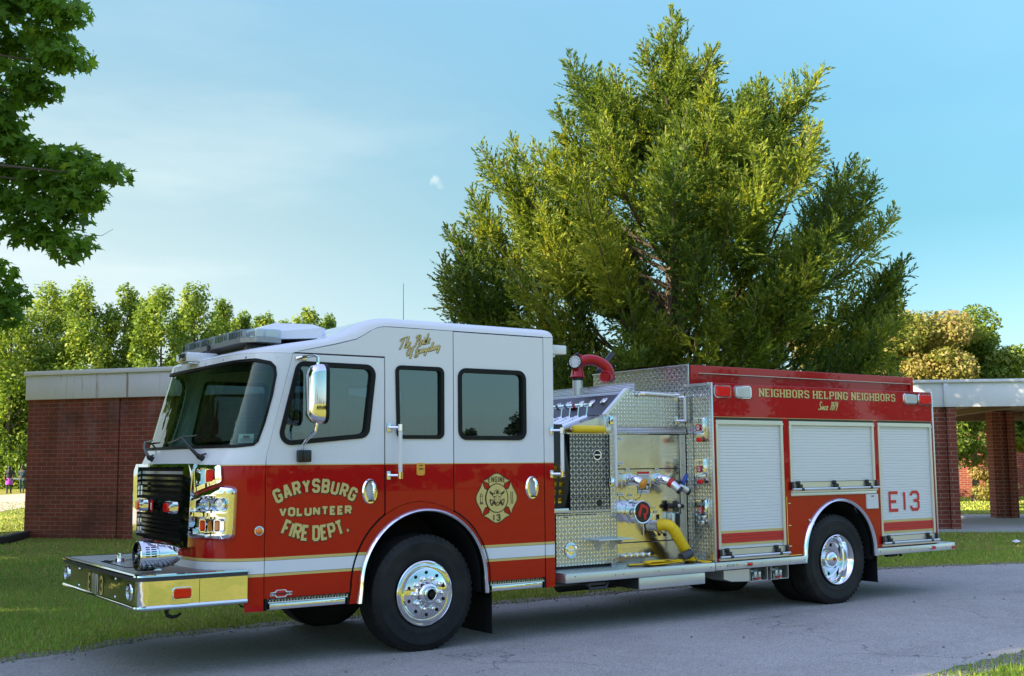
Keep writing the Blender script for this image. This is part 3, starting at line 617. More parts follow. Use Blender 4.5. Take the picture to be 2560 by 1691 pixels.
# maple at the left: only its right side hangs into the frame
MB=(-8.2,7.2,0)
hang=[(-2.9,5.24,7.3),(-2.53,4.98,7.35),(-2.4,4.5,7.15),(-2.7,5.74,7.09),(-2.47,4.99,7.0),(-2.69,5.2,6.52),(-2.45,4.85,6.66),(-2.33,4.5,6.6),(-2.7,5.84,6.38),(-2.56,5.2,6.34),(-2.9,5.5,5.93),(-2.85,5.93,5.83),(-2.65,5.6,5.72),(-2.45,5.0,5.5),(-2.25,4.5,5.35),(-2.16,4.1,5.15),(-2.0,3.75,5.05),(-2.61,5.89,5.47),(-2.42,5.18,5.24),(-2.27,4.55,5.04),(-2.18,4.2,4.86),(-2.63,5.96,5.12),(-2.46,5.3,4.92),(-2.28,4.72,4.75),(-2.62,5.45,4.68),(-2.44,5.0,4.5),(-2.26,4.35,4.30),(-2.75,5.8,4.15),(-2.72,5.6,3.83),(-2.75,6.1,3.64)]
rp=random.Random(9); cl=[]
for (x_,y_,z_) in hang: cl.append((x_-MB[0],y_-MB[1],z_,rp.uniform(.24,.36),rp.uniform(.16,.24),rp.uniform(.3,.65)))
for x_,y_,z_ in ((-2.9,5.5,7.6),(-3.1,5.9,7.0),(-3.1,6.0,6.4),(-3.1,6.2,5.2),(-3.0,5.6,6.1),(-3.2,6.4,4.6),(-3.0,5.2,7.9),(-2.9,4.8,8.2)): cl.append((x_-MB[0],y_-MB[1],z_,.5,.4,.4))
inner=blob((0.2,0,8.6,4.3,4.6,4.8),90,rp,.8,1.5,.2,.6)
root=empty('maple_tree',MB); tag(root,'big maple whose dark leafy branches hang into the left of the picture','tree')
rs=np.random.default_rng(41); v,k,t=leaves(cl,8200,.125,rs,'maple',shell=.1,up=.7); v2,k2,t2=leaves(inner,9000,.34,rs,'maple',shell=.3)
np_mesh('crown',np.vstack([v,v2]),k,np.concatenate([t,t2]),'maple_leaf',root)
m=M(); m.tube([(0,0,-.1),(.05,0,.8),(.1,.05,2.2),(0,.1,4.5),(.1,0,7.5),(0,0,10.5)],[.48,.34,.30,.26,.18,.06],12)
for i in range(0,len(cl),3):
    c=cl[i]; z0=max(2.6,c[2]-2.0); m.tube([(0,.05,z0),(c[0]*.5,c[1]*.5,z0+(c[2]-z0)*.75),(c[0]*.85,c[1]*.85,c[2]+.05),(c[0]*1.02,c[1]*1.02,c[2]-.05)],[.10,.05,.018,.006],6)
m.tube([(-2.33-MB[0],4.74-MB[1],4.55),(-2.16-MB[0],4.3-MB[1],4.42),(-2.02-MB[0],3.95-MB[1],4.38),(-1.95-MB[0],3.75-MB[1],4.43)],[.006,.005,.003,.002],5)
for c in rp.sample(inner,14): m.tube([(0,0,3.2),(c[0]*.5,c[1]*.5,(3.2+c[2])*.5+.6),c[:3]],[.14,.08,.02],6)
m.build('trunk','bark',root)

# other big trees of the grove to the left, which keep the road in shade
GR=[((-15.5,3.4,0),17.5,'tall oak of the grove in front of the truck, nearest the road'),((-17.5,12.5,0),17,'tall oak of the grove in front of the truck, behind the maple'),((-24,6,0),19,'tallest oak at the back of the grove in front of the truck'),((-14.5,20.5,0),13,'oak of the grove on the lawn beside the brick building'),((-27,2.6,0),16,'oak of the grove at the bend of the road'),((-9.8,14.0,0),14.5,'broad oak of the grove standing in front of the brick building'),((-7.8,22.3,0),14,'oak of the grove at the left end of the brick building')]
for i,(b_,H,lab) in enumerate(GR):
    rp=random.Random(60+i); rr=5.4 if i!=4 else 3.6
    tree('oak_tree',lab,'tree',b_,H,blob((0,0,H*.61,rr-1,rr-1,H*.34),90,rp,1.0,1.9,.25,.65),(7000 if i in (2,4) else 12000),.52,'maple_leaf',60+i,'trees of the grove in front of the truck',tr=.4,shell=.35,trunk_top=.7,limbs=16)
for i,(bx,by,h_,lab) in enumerate([(-5.6,9.2,1.7,'dark rounded bush added unseen under the maple, nearest the truck'),(-7.0,10.9,2.1,'tall dark bush added unseen under the maple beside the lawn'),(-6.6,6.4,1.5,'low dark bush added unseen at the foot of the maple trunk'),(-8.8,9.4,2.2,'dark bush added unseen behind the maple trunk'),(-5.0,11.8,1.8,'dark bush added unseen between the maple and the brick building')]):
    rp=random.Random(140+i); tree('added_shrub',lab,'added_shrub',(bx,by,0),h_,blob((0,0,h_*.5,h_*.5,h_*.5,h_*.42),22,rp,.3,.5,.0,.35),3200,.13,'hedge_leaf',140+i,'shrubs added for dark reflections',tr=.05,shell=.2,trunk_top=.5)  # bushes added out of view to darken what the bumper and grille mirror
# trees across the field on the camera's side, mirrored in the glass and chrome
for i,(bx,by,H) in enumerate([(64,-100,5.4),(72,-101,7.6),(78,-97,8.4),(88,-99,9),(56,-106,4.2),(40,-104,4.6),(20,-108,6),(2,-104,7),(100,-84,9.5),(-22,-96,11),(-40,-80,12),(70,-74,9.5),(79,-77,12),(88,-73,11),(97,-78,13),(108,-74,12),(119,-80,13.5),(131,-75,12.5),(146,-82,14)]):
    rp=random.Random(80+i)
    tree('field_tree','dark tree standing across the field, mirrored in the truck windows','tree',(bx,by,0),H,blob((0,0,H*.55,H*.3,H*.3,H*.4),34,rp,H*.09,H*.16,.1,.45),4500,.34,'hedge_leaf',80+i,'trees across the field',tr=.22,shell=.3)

# ------------------------------------------------------------------ red cedar
def cedar(base):
    root=empty('cedar_tree',base); tag(root,'large spreading yellow green cedar standing behind the fire truck','tree'); rs=np.random.default_rng(21); rp=random.Random(21)
    ax=np.array([.8237,-.567,0]); ay=np.array([.567,.8237,0]); az=np.array([0,0,1.])
    tips=[(a,0.,z) for a,z in [(-.01,11.4),(-2.13,10.72),(-2.39,9.5),(-2.9,8.58),(-4.08,8.43),(-4.34,7.76),(-4.85,6.92),(-4.98,6.17),(-4.69,5.58),(-4.36,5.07),(-4.7,4.72),(-4.4,4.2),(.32,10.91),(.91,10.48),(1.41,9.39),(2.08,9.76),(3.35,10.13),(2.9,9.6),(3.6,9.21),(4.1,8.37),(4.69,8.03),(4.3,7.5),(4.59,6.94),(4.95,6.0),(4.84,5.68),(4.49,4.93),(4.32,4.42),(4.2,3.9),(-1.2,10.1),(-3.4,8.9),(-3.6,8.1),(-4.5,7.2),(1.0,9.9),(2.5,9.2),(-.6,10.8),(3.0,8.8)]]
    tips=[(a,rp.uniform(-.9,.9),z) for a,_,z in tips]
    def env(z): return float(np.interp(z,[1.6,3,4.5,6,7.5,8.6,9.6,10.4,11.2],[3.8,4.7,4.95,4.95,4.45,3.7,2.7,1.6,.6]))
    for i in range(235):
        z=1.7+9.0*rp.random()**1.75; e=env(z); a=rp.uniform(0,6.283); f=rp.uniform(.30,1.0)**.62; tips.append((e*f*math.cos(a),e*f*math.sin(a)*.95,z+rp.uniform(-.2,.3)))
    V=[];T=[]; tr=M(); tr.tube([(0,0,-.1),(.03,0,1.2),(-.03,.02,3.5),(.05,0,6.),(0,0,8.5),(0,0,10.6)],[.34,.27,.22,.15,.09,.02],10)
    def shoot(p0,d,Ls,st):
        ns=int(6+Ls*24); qq=(np.arange(ns)+rs.random(ns))/ns; side=np.cross(d,rs.normal(size=3)); side/=np.linalg.norm(side); up_=np.cross(side,d)
        c=p0+d*(qq*Ls)[:,None]+az*((qq**2)*.10*Ls)[:,None]
        sg=rs.choice([-1,1],ns)[:,None]; sd=d*rs.uniform(.6,1.2,(ns,1))+sg*side*rs.uniform(.2,.8,(ns,1))*(1.1-qq[:,None])+up_*rs.normal(0,.3,(ns,1)); sd/=np.linalg.norm(sd,axis=1,keepdims=True)
        ln=(rs.uniform(.07,.16,ns)*(1.15-.45*qq))[:,None]; wd=rs.uniform(.012,.023,ns)[:,None]; nn=np.cross(sd,rs.normal(size=(ns,3))); nn/=np.linalg.norm(nn,axis=1,keepdims=True)
        V.append(np.stack([c,c+sd*ln*.45+nn*wd,c+sd*ln,c+sd*ln*.45-nn*wd],1)); T.append(st+rs.normal(0,.12,ns)+.3*(rs.random(ns)<.03))
    for it,(a,b,z) in enumerate(tips):
        rad=math.hypot(a,b); rise=rp.uniform(.5,1.0); z0=max(1.0,z-rise*rad-.6-.4*rp.random()); z0=min(z0,9.2)
        P0=np.array([0,0,z0]); P3=a*ax+b*ay+z*az; P1=P0+(P3-P0)*np.array([.45,.45,.2])+rs.normal(0,.12,3); P2=P0+(P3-P0)*np.array([.85,.85,.62])+rs.normal(0,.18,3)
        q=np.linspace(0,1,13)[:,None]; cv=(1-q)**3*P0+3*q*(1-q)**2*P1+3*q*q*(1-q)*P2+q**3*P3
        if it%2==0 or it<36: tr.tube([tuple(c) for c in cv],[.05*(1-.9*k/12)+.004 for k in range(13)],5)
        seg=np.linalg.norm(np.diff(cv,axis=0),axis=1); L_=seg.sum(); cum=np.concatenate([[0],np.cumsum(seg)]); btone=rp.uniform(.08,.60)
        reach=min(L_*.92,rp.uniform(1.7,2.9) if z>5 else rp.uniform(2.0,3.6)); n=int(reach*24)+10
        for j in range(n):
            t=reach*((j+rp.random())/n)**.85                                   # distance back from the tip
            s=L_-t; k=int(np.clip(np.searchsorted(cum,s)-1,0,11)); f=(s-cum[k])/(seg[k]+1e-9); p0=cv[k]*(1-f)+cv[k+1]*f; dr=cv[k+1]-cv[k]; dr/=np.linalg.norm(dr)+1e-9
            rv=rs.normal(size=3); rv-=dr*(rv@dr); rv/=np.linalg.norm(rv)
            env_=(.16+.50*t)*(1 if t<1.3 else max(.55,1.25-.2*t)); env_=min(env_,.85)
            d=dr*rp.uniform(.55,1.1)+rv*rp.uniform(.5,1.0)+az*rp.uniform(-.05,.35); d/=np.linalg.norm(d)
            Ls=env_*rp.uniform(.55,1.15); st=btone+rp.gauss(0,.09)
            shoot(p0,d,Ls,st)
            if Ls>.4:
                for w in range(2):
                    f2=rp.uniform(.3,.7); e=rs.normal(size=3); e-=d*(e@d); e/=np.linalg.norm(e); d2=d*.8+e*.75+az*.1; d2/=np.linalg.norm(d2); shoot(p0+d*Ls*f2,d2,Ls*rp.uniform(.35,.6),st+rp.gauss(0,.06))
    V=np.concatenate(V).reshape(-1,3); T=np.concatenate(T); print('cedar sprays',len(T)); np_mesh('crown',V,4,T,'cedar_leaf',root); tr.build('trunk','bark',root); return root
cedar((11.07,8.58,0))

# ------------------------------------------------------------------ people on the far path
def person(loc, rz, label, joints, radii, edges, top, skirt=None, hairdo='long', pants='cloth_black'):
    root=empty('person',loc,rz); tag(root,label,'person')
    def skin(name,pts,eds,rad,mat,par,sub=1):
        me=bpy.data.meshes.new(name); me.from_pydata([Vector(p) for p in pts],eds,[]); o=bpy.data.objects.new(name,me); link(o,par); me.materials.append(MATS[mat])
        md=o.modifiers.new('skin','SKIN'); md.use_smooth_shade=True
        for i,r_ in enumerate(rad): me.skin_vertices[0].data[i].radius=(r_,r_) if not isinstance(r_,tuple) else r_
        me.skin_vertices[0].data[0].use_root=True
        ss=o.modifiers.new('sub','SUBSURF'); ss.levels=sub; ss.render_levels=sub; return o
    J=joints
    body=skin('body',J,edges,radii,'skin',root,2)
    g_=lambda ids,grow: ([J[i] for i in ids],[radii[i]*grow if not isinstance(radii[i],tuple) else tuple(q*grow for q in radii[i]) for i in ids])
    p_,r_=g_([0,1,2,3],1.32); s_,q_=g_([6,7],1.4); t_,w_=g_([10,11],1.4)
    skin('shirt',p_+s_+t_,[(0,1),(1,2),(2,3),(2,4),(4,5),(2,6),(6,7)],r_+q_+w_,'cloth_black' if top is None else top,root)
    p_,r_=g_([0,14,15,16,18,19,20],1.22); skin('leggings',p_,[(0,1),(1,2),(2,3),(0,4),(4,5),(5,6)],r_,pants,root)
    h=J[5]; hm=M(); hm.lathe([(.0,.125),(.06,.115),(.10,.06),(.112,0),(.105,-.06),(.09,-.10)]+([(.125,-.2),(.12,-.33),(.05,-.42)] if hairdo=='long' else [(.05,-.13)]),(h[0],h[1]-(.075 if hairdo=='long' else .03),h[2]+.02),(0,0,1),14)
    if hairdo!='long': hm.lathe([(0,.07),(.05,.05),(.065,0),(.05,-.05),(0,-.07)],(h[0],h[1]-.09,h[2]+.11),(0,0,1),10)
    hm.build('hair','hair',root)
    if skirt:
        sk=M(); sk.lathe([(.155,.1),(.19,-.02),(.22,-.17),(.225,-.30)],(0,0,.86),(0,0,1),18); sk.build('skirt',skirt,root)
    for sx in (14,18):
        f=J[sx+2]; sh=M(); sh.box(f[0]-.045,f[0]+.045,f[1]-.07,f[1]+.17,0,.07,0,.025); sh.build('shoe','black_plastic',root)
    return root
def fig(step, arm_l, arm_r):
    J=[(0,0,.93),(0,0,1.10),(0,.0,1.34),(0,.01,1.47),(0,.01,1.53),(0,.02,1.62),(-.19,0,1.39),arm_l[0],arm_l[1],arm_l[2],(.19,0,1.39),arm_r[0],arm_r[1],arm_r[2],(-.095,0,.86),(-.10,.05*step,.48),(-.10,-.10*step,.08),(-.1,.05-.1*step,.035),(.095,0,.86),(.10,.03,.48),(.10,.12*step,.08),(.1,.25*step,.035)]
    r_=[(.16,.115),(.13,.095),(.165,.105),.055,.05,(.085,.105),.06,.042,.032,.035,.06,.042,.032,.035,.088,.058,.042,.035,.088,.058,.042,.035]
    e=[(0,1),(1,2),(2,3),(3,4),(4,5),(2,6),(6,7),(7,8),(8,9),(2,10),(10,11),(11,12),(12,13),(0,14),(14,15),(15,16),(16,17),(0,18),(18,19),(19,20),(20,21)]
    return J,r_,e
J,r_,e=fig(.6,[(-.27,-.02,1.13),(-.28,.04,.88),(-.28,.06,.79)],[(.31,.02,1.16),(.20,.20,1.08),(.13,.24,1.08)])
person((9.56,69.2,0),R(-38),'person with long black hair, dark top, purple skirt and black leggings','',None,None,None) if False else person((9.56,69.2,0),R(-25),'person with long black hair in dark top and purple skirt over black leggings',J,r_,e,'cloth_black','cloth_purple')
J,r_,e=fig(-.7,[(-.26,.0,1.13),(-.30,.10,.92),(-.31,.14,.84)],[(.26,-.02,1.13),(.27,.02,.88),(.27,.04,.79)])
person((10.62,70.6,0),R(-25),'person with dark hair in a bun wearing dark shirt and tight dark trousers',J,r_,e,'cloth_teal',None,'bun','cloth_teal')
cb=M(); cb.box(-.32,.32,-.02,.02,-.04,.03,0,.01); o=cb.build('folded_board','white_vinyl'); o.location=(10.05,69.85,.92); o.rotation_euler=(0,R(4),R(20)); tag(o,'white folded board carried between the two people','board')
lt=M(); lt.add([(-.1,-.06,.01),(.02,-.09,.03),(.13,-.01,.02),(.06,.08,.05),(-.07,.06,.03),(0,0,.07)],[(0,1,5),(1,2,5),(2,3,5),(3,4,5),(4,0,5)]); o=lt.build('litter','white_vinyl'); o.location=(16.45,4.28,.03); tag(o,'crumpled white scrap lying on the lawn near the rear step','litter')
# ================================================================== FIRE TRUCK (x to the rear, y away from the road side, z up; front axle at x=0)
T=empty('fire_truck',(0,0,0)); tag(T,'red and white fire engine with gold lettering parked on the road','fire truck')
W=2.48
def lerp(z,pts):
    if z<=pts[0][0]: return pts[0][1]
    for (a,va),(b,vb) in zip(pts,pts[1:]):
        if z<=b: return va+(vb-va)*(z-a)/(b-a)
    return pts[-1][1]
XS=[(0,-1.613),(1.8,-1.613),(2.72,-1.375)]
XF=[(0,-2.085),(1.68,-2.085),(1.72,-2.075),(1.86,-2.01),(2.72,-1.77)]
LC,LF=.72,1.48; UT=2*LC+LF
def FS(u,z):
    x0=lerp(z,XS); a=x0-lerp(z,XF); b=.5
    if u<LC:
        if u<0: return Vector((x0-u,0,z))
        th=u/LC*math.pi/2; return Vector((x0-a*math.sin(th),b*(1-math.cos(th)),z))
    if u>LC+LF:
        if u>UT: return Vector((x0+u-UT,W,z))
        th=(UT-u)/LC*math.pi/2; return Vector((x0-a*math.sin(th),W-b*(1-math.cos(th)),z))
    y=.5+(u-LC); return Vector((x0-a-.03*(1-((y-1.24)/.74)**2),y,z))
def FN(u,z):
    e=.004; du=FS(u+e,z)-FS(u-e,z); dz=FS(u,z+e)-FS(u,z-e); n=dz.cross(du).normalized()
    if n.x>0 and n.y>-.2 and u<LC+LF: n=-n
    return n if n.dot(Vector((FS(u,z).x-(-.9),FS(u,z).y-1.24,0)))>0 else -n
def shell(a,b,d): return tuple(FS(a,b)-FN(a,b)*d)
def mirror_u(poly): return [(UT-a,b) for a,b in poly]
# roof lines
ZS=[(-3,2.72),(-1.36,2.722),(-1.353,2.736),(-.955,2.828),(-.742,2.886),(-.66,2.93),(-.579,2.984),(-.52,3.006),(-.454,3.019),(3,3.021)]
ZR=[(-3,2.74),(-1.80,2.752),(-1.45,2.805),(-1.0,2.888),(-.85,2.95),(-.72,3.02),(-.6,3.075),(-.48,3.102),(-.36,3.108),(3,3.108)]
AX,AZ=-.012,.64
def seam_arc(o,a0,a1,n):
    "outline of the door cut round the front wheel, wider ahead of the wheel than behind it"
    out=[]
    for k in range(n):
        t=math.radians(a0+(a1-a0)*k/(n-1)); f=max(0,min(1,(t-1.05)/.95)); f=f*f*(3-2*f); r=.712+.05*f+o; out.append((AX+r*math.cos(t),AZ+r*math.sin(t)))
    return out
def arc(cx,cz,r,a0,a1,n=20,sx=1.): return [(cx+r*sx*math.cos(a0+(a1-a0)*k/(n-1)),cz+r*math.sin(a0+(a1-a0)*k/(n-1))) for k in range(n)]

# ---- cab body: front shell, fixed side panels, fender lips, roof, rear wall, floor
WS=[(.30,1.888),(.14,1.905),(.105,1.94),(.088,2.1),(.084,2.35),(.10,2.53),(.13,2.60),(.19,2.645),(.34,2.672),(.72,2.663),(1.46,2.655)]
WSO=WS+[(UT-a,b) for a,b in WS[::-1][1:]]; WSI=offset_poly(WSO,-.026)
GR=[(.80,1.728),(.80,1.05),(UT-.80,1.05),(UT-.80,1.728)]
m=M()
sh_out=[(-.005,.5),(.15,.5),(.16,.60),(UT-.16,.60),(UT-.15,.5),(UT+.005,.5),(UT+.005,2.72),(-.005,2.72)]
def densify(p,st):
    out=[]
    for i in range(len(p)):
        a,b=p[i],p[(i+1)%len(p)]; n=max(1,int(math.hypot(b[0]-a[0],b[1]-a[1])/st)); out+=[(a[0]+(b[0]-a[0])*k/n,a[1]+(b[1]-a[1])*k/n) for k in range(n)]
    return out
zrows=[.5,.62,.74,.86,1.,1.15,1.3,1.45,1.6,1.68,1.72,1.76,1.80,1.83,1.86,1.90,1.98,2.1,2.25,2.4,2.55,2.66,2.72]
ucols=[k*.06 for k in range(int(UT/.06)+1)]
gp=[(u,z) for u in ucols for z in zrows[1:-1] if 0<u<UT]
wsh=densify(WSO,.05); so=densify(sh_out,.06)
POD_H=fillet([(.655,1.475),(.352,1.572),(.222,1.56),(.236,1.115),(.335,1.10),(.70,1.115)],[.004,.05,.05,.05,.03,.004],5); POD_U=fillet([(.632,1.735),(.36,1.735),(.342,1.60),(.615,1.507)],[.004,.03,.03,.004],4)
FRO=[(.625,1.735),(.66,1.04),(1.01,1.012),(1.02,1.062),(UT-1.02,1.062),(UT-1.01,1.012),(UT-.66,1.04),(UT-.625,1.735)]
fh=[densify(offset_poly(q,-.012),.05) for q in (POD_H,POD_U,FRO,mirror_u(POD_H),mirror_u(POD_U))]
m.sheet([so],shell,[wsh]+fh,0,[p for p in gp if not in_poly(p,offset_poly(WSO,.01)) and not any(in_poly(p,offset_poly(q,.012)) for q in fh)],0.,True)
m.wall(wsh,shell,0,.05,0)
# near side fixed panel over and behind the front door
arcF=arc(AX,AZ,.765,math.pi-.62,.62,18)[::1]
mid=[(-1.352,2.733),(-.447,2.733),(-.434,1.272)]+seam_arc(.003,123.4,64.2,14)+[(.292,3.016),(-.454,3.014),(-.52,3.001),(-.579,2.979),(-.66,2.925),(-.742,2.880),(-.955,2.822)]
W2=fillet([(-.318,1.978),(.183,1.978),(.181,2.653),(-.338,2.653)],.055)
m.panel(mid,near(0),[W2],.035,.004)
m.panel([(1.383,.497),(1.497,.497),(1.497,3.016),(1.376,3.016)],near(0),(),.035,.004)
lipo=[(-.797,.5)]+seam_arc(0,180,0,40)+[(.703,.5)]; lipi=[(-.70,.5)]+arc(AX,AZ,.68,math.pi,0,40)+[(.672,.5)]
m.sheet([lipo],near(.001),[[( .672,.49)]+lipi[::-1]+[(-.70,.49)]] if False else [lipi])
# roof: height over the plan, rounded at the edges
plan=[(-1.375+0.0,0)]+[tuple(FS(u,2.72).xy) for u in ucols if .02<u<UT-.02]+[(-1.375,W),(1.497,W),(1.497,0)]
plan=densify(plan,.07)
def edge_d(p):
    best=9
    for i in range(len(plan)):
        a,b=Vector(plan[i-1]),Vector(plan[i]); ab=b-a; l2=ab.length_squared
        t=0 if l2==0 else max(0,min(1,(Vector(p)-a).dot(ab)/l2)); best=min(best,(a+ab*t-Vector(p)).length)
    return best
rp_=[]
for d_ in (.008,.02,.036,.055,.078,.105): rp_+= [q for q in densify(offset_poly(plan,-d_),.06) if abs(edge_d(q)-d_)<d_*.4]
for px_ in grid_pts(-1.72,1.40,.12,W-.12,.07): 
    if in_poly(px_,plan) and edge_d(px_)>.118: rp_.append(px_)
v2,f2=unit_fill([plan],(),rp_)
def roof_z(p):
    d_=edge_d(p); rr=.115; k=1-min(d_,rr)/rr; xx=p[0]; zs=lerp(xx,ZS); zr=lerp(xx,ZR); return zs+(zr-zs)*math.sqrt(max(0,1-k*k))
m.add([(a,b,roof_z((a,b))) for a,b in v2],f2,0,True)
# rear wall and floor, inner skins
m.box(1.46,1.494,.04,W-.04,.5,3.015); cab=m.build('cab','cab_paint',T,fix=True,sharp=40)
m=M(); m.box(-1.58,-.74,.045,W-.045,1.16,1.2); m.box(.74,1.455,.045,W-.045,1.16,1.2); m.box(-.74,.74,.045,W-.045,1.335,1.36); m.box(-1.9,-1.45,.2,W-.2,1.16,1.75); m.box(-.42,.3,.05,.10,1.362,1.95); m.box(1.38,1.455,.05,W-.05,1.2,2.95)
m.add([(-1.3,.08,2.70),(1.45,.08,2.98),(1.45,W-.08,2.98),(-1.3,W-.08,2.70)],[(0,1,2,3)]); m.build('cab_lining','interior_grey',T)
# dark joints behind the doors
m=M()
for pts in ([(-1.62,.55),(-1.62,1.83),(-1.36,2.74)],[(-1.36,2.727),(-.44,2.727)],[(-.445,2.74),(-.432,1.27)],[(.297,3.018),(.309,1.27)],[(1.378,3.018),(1.38,.5)],seam_arc(.007,123.4,180,14)+[(-.79,.55)],seam_arc(.007,64,0,14)+[(.708,.55)],[(.29,3.018),(1.38,3.018)]):
    for a,b in zip(pts,pts[1:]):
        dx,dz=b[0]-a[0],b[1]-a[1]; l=math.hypot(dx,dz); nx,nz=-dz/l*.012,dx/l*.012
        m.add([(a[0]-nx,.014,a[1]-nz),(a[0]+nx,.014,a[1]+nz),(b[0]+nx,.014,b[1]+nz),(b[0]-nx,.014,b[1]-nz)],[(0,1,2,3)])
m.build('door_seal','seam_dark',T)
# far side of the cab
m=M(); Wf=[fillet([(-1.45,1.93),(-.62,1.99),(-.56,2.63),(-1.30,2.63)],.07),fillet([(-.318,1.98),(.183,1.98),(.181,2.65),(-.338,2.65)],.055),fillet([(.36,1.975),(1.14,1.975),(1.135,2.65),(.355,2.65)],.07)]
arch_f=[(.672,.5)]+arc(AX,AZ,.68,0,math.pi,24)+[(-.70,.5)]
m.panel([(-1.613,.5),(-1.613,1.8),(-1.375,2.72)]+[(a,z) for a,z in ZS if -1.36<=a<1]+[(1.497,3.019),(1.497,.5)]+arch_f,far(W),Wf,.035,.004); m.build('cab_side','cab_paint',T)
for w_ in Wf:
    f=M(); f.ring2(offset_poly(w_,.002),offset_poly(w_,-.04),far(W+.012),0,.03); f.build('window_frame','rubber',T)
    p_=M(); p_.sheet([offset_poly(w_,-.035)],far(W-.012)); p_.build('window_pane','cab_glass',T)
def window(poly, par, frame=.030, name='window'):
    f=M(); f.ring2(offset_poly(poly,.006),offset_poly(poly,-frame),near(-.012),0,.03); f.wall(offset_poly(poly,-frame),near(0),.018,.05)
    fo=f.build(name,'rubber',par); p_=M(); p_.sheet([offset_poly(poly,-frame+.006)],near(.024)); p_.build('pane','cab_glass',fo if par is T else par); return fo
window(W2,T)
def door(poly, wpoly, hx, hz, frame=.034):
    d=M(); d.panel(poly,near(0),[wpoly],.035,.005); do=d.build('cab_door','cab_paint',T)
    f=M(); f.ring2(offset_poly(wpoly,.008),offset_poly(wpoly,-frame),near(-.012),0,.03); f.wall(offset_poly(wpoly,-frame),near(0),.018,.05); f.build('window_frame','rubber',do)
    p_=M(); p_.sheet([offset_poly(wpoly,-frame+.006)],near(.026)); p_.build('window_pane','cab_glass',do)
    h=M(); o_=ell(hx,hz,.079,.117,36); i_=ell(hx-.002,hz+.006,.045,.084,28); n=len(o_)
    h.sheet([offset_poly(o_,-.010)],near(-.016),[i_]); h.add([near(-.016)(a,b,0) for a,b in offset_poly(o_,-.010)]+[near(0)(a,b,-.002) for a,b in o_],[(k,(k+1)%n,n+(k+1)%n,n+k) for k in range(n)],0,True)
    k_=len(i_); h.add([near(-.016)(a,b,0) for a,b in i_]+[near(-.0015)(hx+(a-hx)*.85,hz+(b-hz)*.88,0) for a,b in i_],[(k,(k+1)%k_,k_+(k+1)%k_,k_+k) for k in range(k_)],0,True); h.sheet([[(hx+(a-hx)*.86,hz+(b-hz)*.89) for a,b in i_]],near(-.0018),(),2)
    h.tube([(hx+.012,-.018,hz+.085),(hx+.020,-.042,hz+.06),(hx+.022,-.046,hz),(hx+.018,-.040,hz-.05),(hx+.012,-.018,hz-.072)],[.014,.017,.018,.017,.014],8)
    h.box(hx-.02,hx+.035,-.026,-.005,hz-.092,hz-.075,1); h.disc((hx+.01,-.03,hz-.066),(0,-1,0),.012,12,1)
    h.build('door_handle',['chrome','black_plastic','pale_plastic'],do); return do
WD=fillet([(-1.507,1.906),(-.622,1.988),(-.547,2.643),(-1.322,2.648)],[.10,.09,.09,.085])
fdoor=[(-1.601,.60),(-1.601,1.82),(-1.366,2.720),(-.455,2.720)]+seam_arc(.015,124,181,16)+[(-.79,.60)]
d1=door(fdoor,WD,-.598,1.492)
W3=fillet([(.357,1.973),(1.143,1.973),(1.140,2.654),(.352,2.654)],.085)
rdoor=[(.301,3.010),(1.370,3.010),(1.373,.60),(.718,.60)]+seam_arc(.015,0,63.6,18)
d2=door(rdoor,W3,1.216,1.492)
# windshield and its black seal
f=M(); f.sheet([densify(WSO,.05)],lambda a,b,d: shell(a,b,-.008),[densify(WSI,.05)],0,[],0.,True); f.wall(densify(WSO,.05),shell,-.008,.03); f.wall(densify(WSI,.05),shell,-.008,.03)
fo=f.build('windshield','rubber',T); g=M(); wi=densify(offset_poly(WSI,.006),.05); g.sheet([wi],lambda a,b,d: shell(a,b,.012),(),0,[p for p in [(u,z) for u in ucols for z in zrows] if in_poly(p,offset_poly(WSI,-.01))],0.,True); g.build('windshield_glass','windshield_glass',fo)
st=M(); st.sheet([[(.155,1.935),(.30,1.935),(.312,2.01),(.168,2.01)]],lambda a,b,d: shell(a,b,.016)); st.sheet([[(.20,1.975),(.26,1.975),(.262,1.995),(.205,1.995)]],lambda a,b,d: shell(a,b,.008),(),1); 
for k in range(4): st.sheet([[(.17,1.945+.007*k),(.285,1.945+.007*k),(.285,1.947+.007*k),(.17,1.947+.007*k)]],lambda a,b,d: shell(a,b,.008),(),1)
st.build('sticker',['white_vinyl','dark_grey'],fo)
# wipers
for u0,z0,u1,z1,u2 in ((.615,1.80,1.13,1.985,.80),(UT-1.0,1.80,UT-.52,1.965,UT-.75)):
    w=M(); p0,p1=Vector(shell(u0,z0,-.05)),Vector(shell(u1,z1,-.05)); w.tube([shell(u0,z0,0),p0],[.028,.024],10); w.tube([p0,p0.lerp(p1,.5)+Vector((-.02,0,.01)),p1],[.018,.013,.008],8); w.tube([shell(u1-.30,z1+.012,-.028),shell(u1,z1,-.035),shell(u1+.38,z1-.045,-.028)],[.007,.011,.007],6); w.tube([p0,Vector(shell(u0-.06,z0+.03,-.03))],[.01,.008],6); w.build('wiper','black_plastic',T)
# hood line and screws on the brow
m=M()
for u in (.15,.45,.8,1.2,1.7,2.1,2.5):
    m=M(); p=Vector(shell(u,2.685,-.004)); m.disc(p,FN(u,2.69),.008,10); m.build('screw','chrome',T)

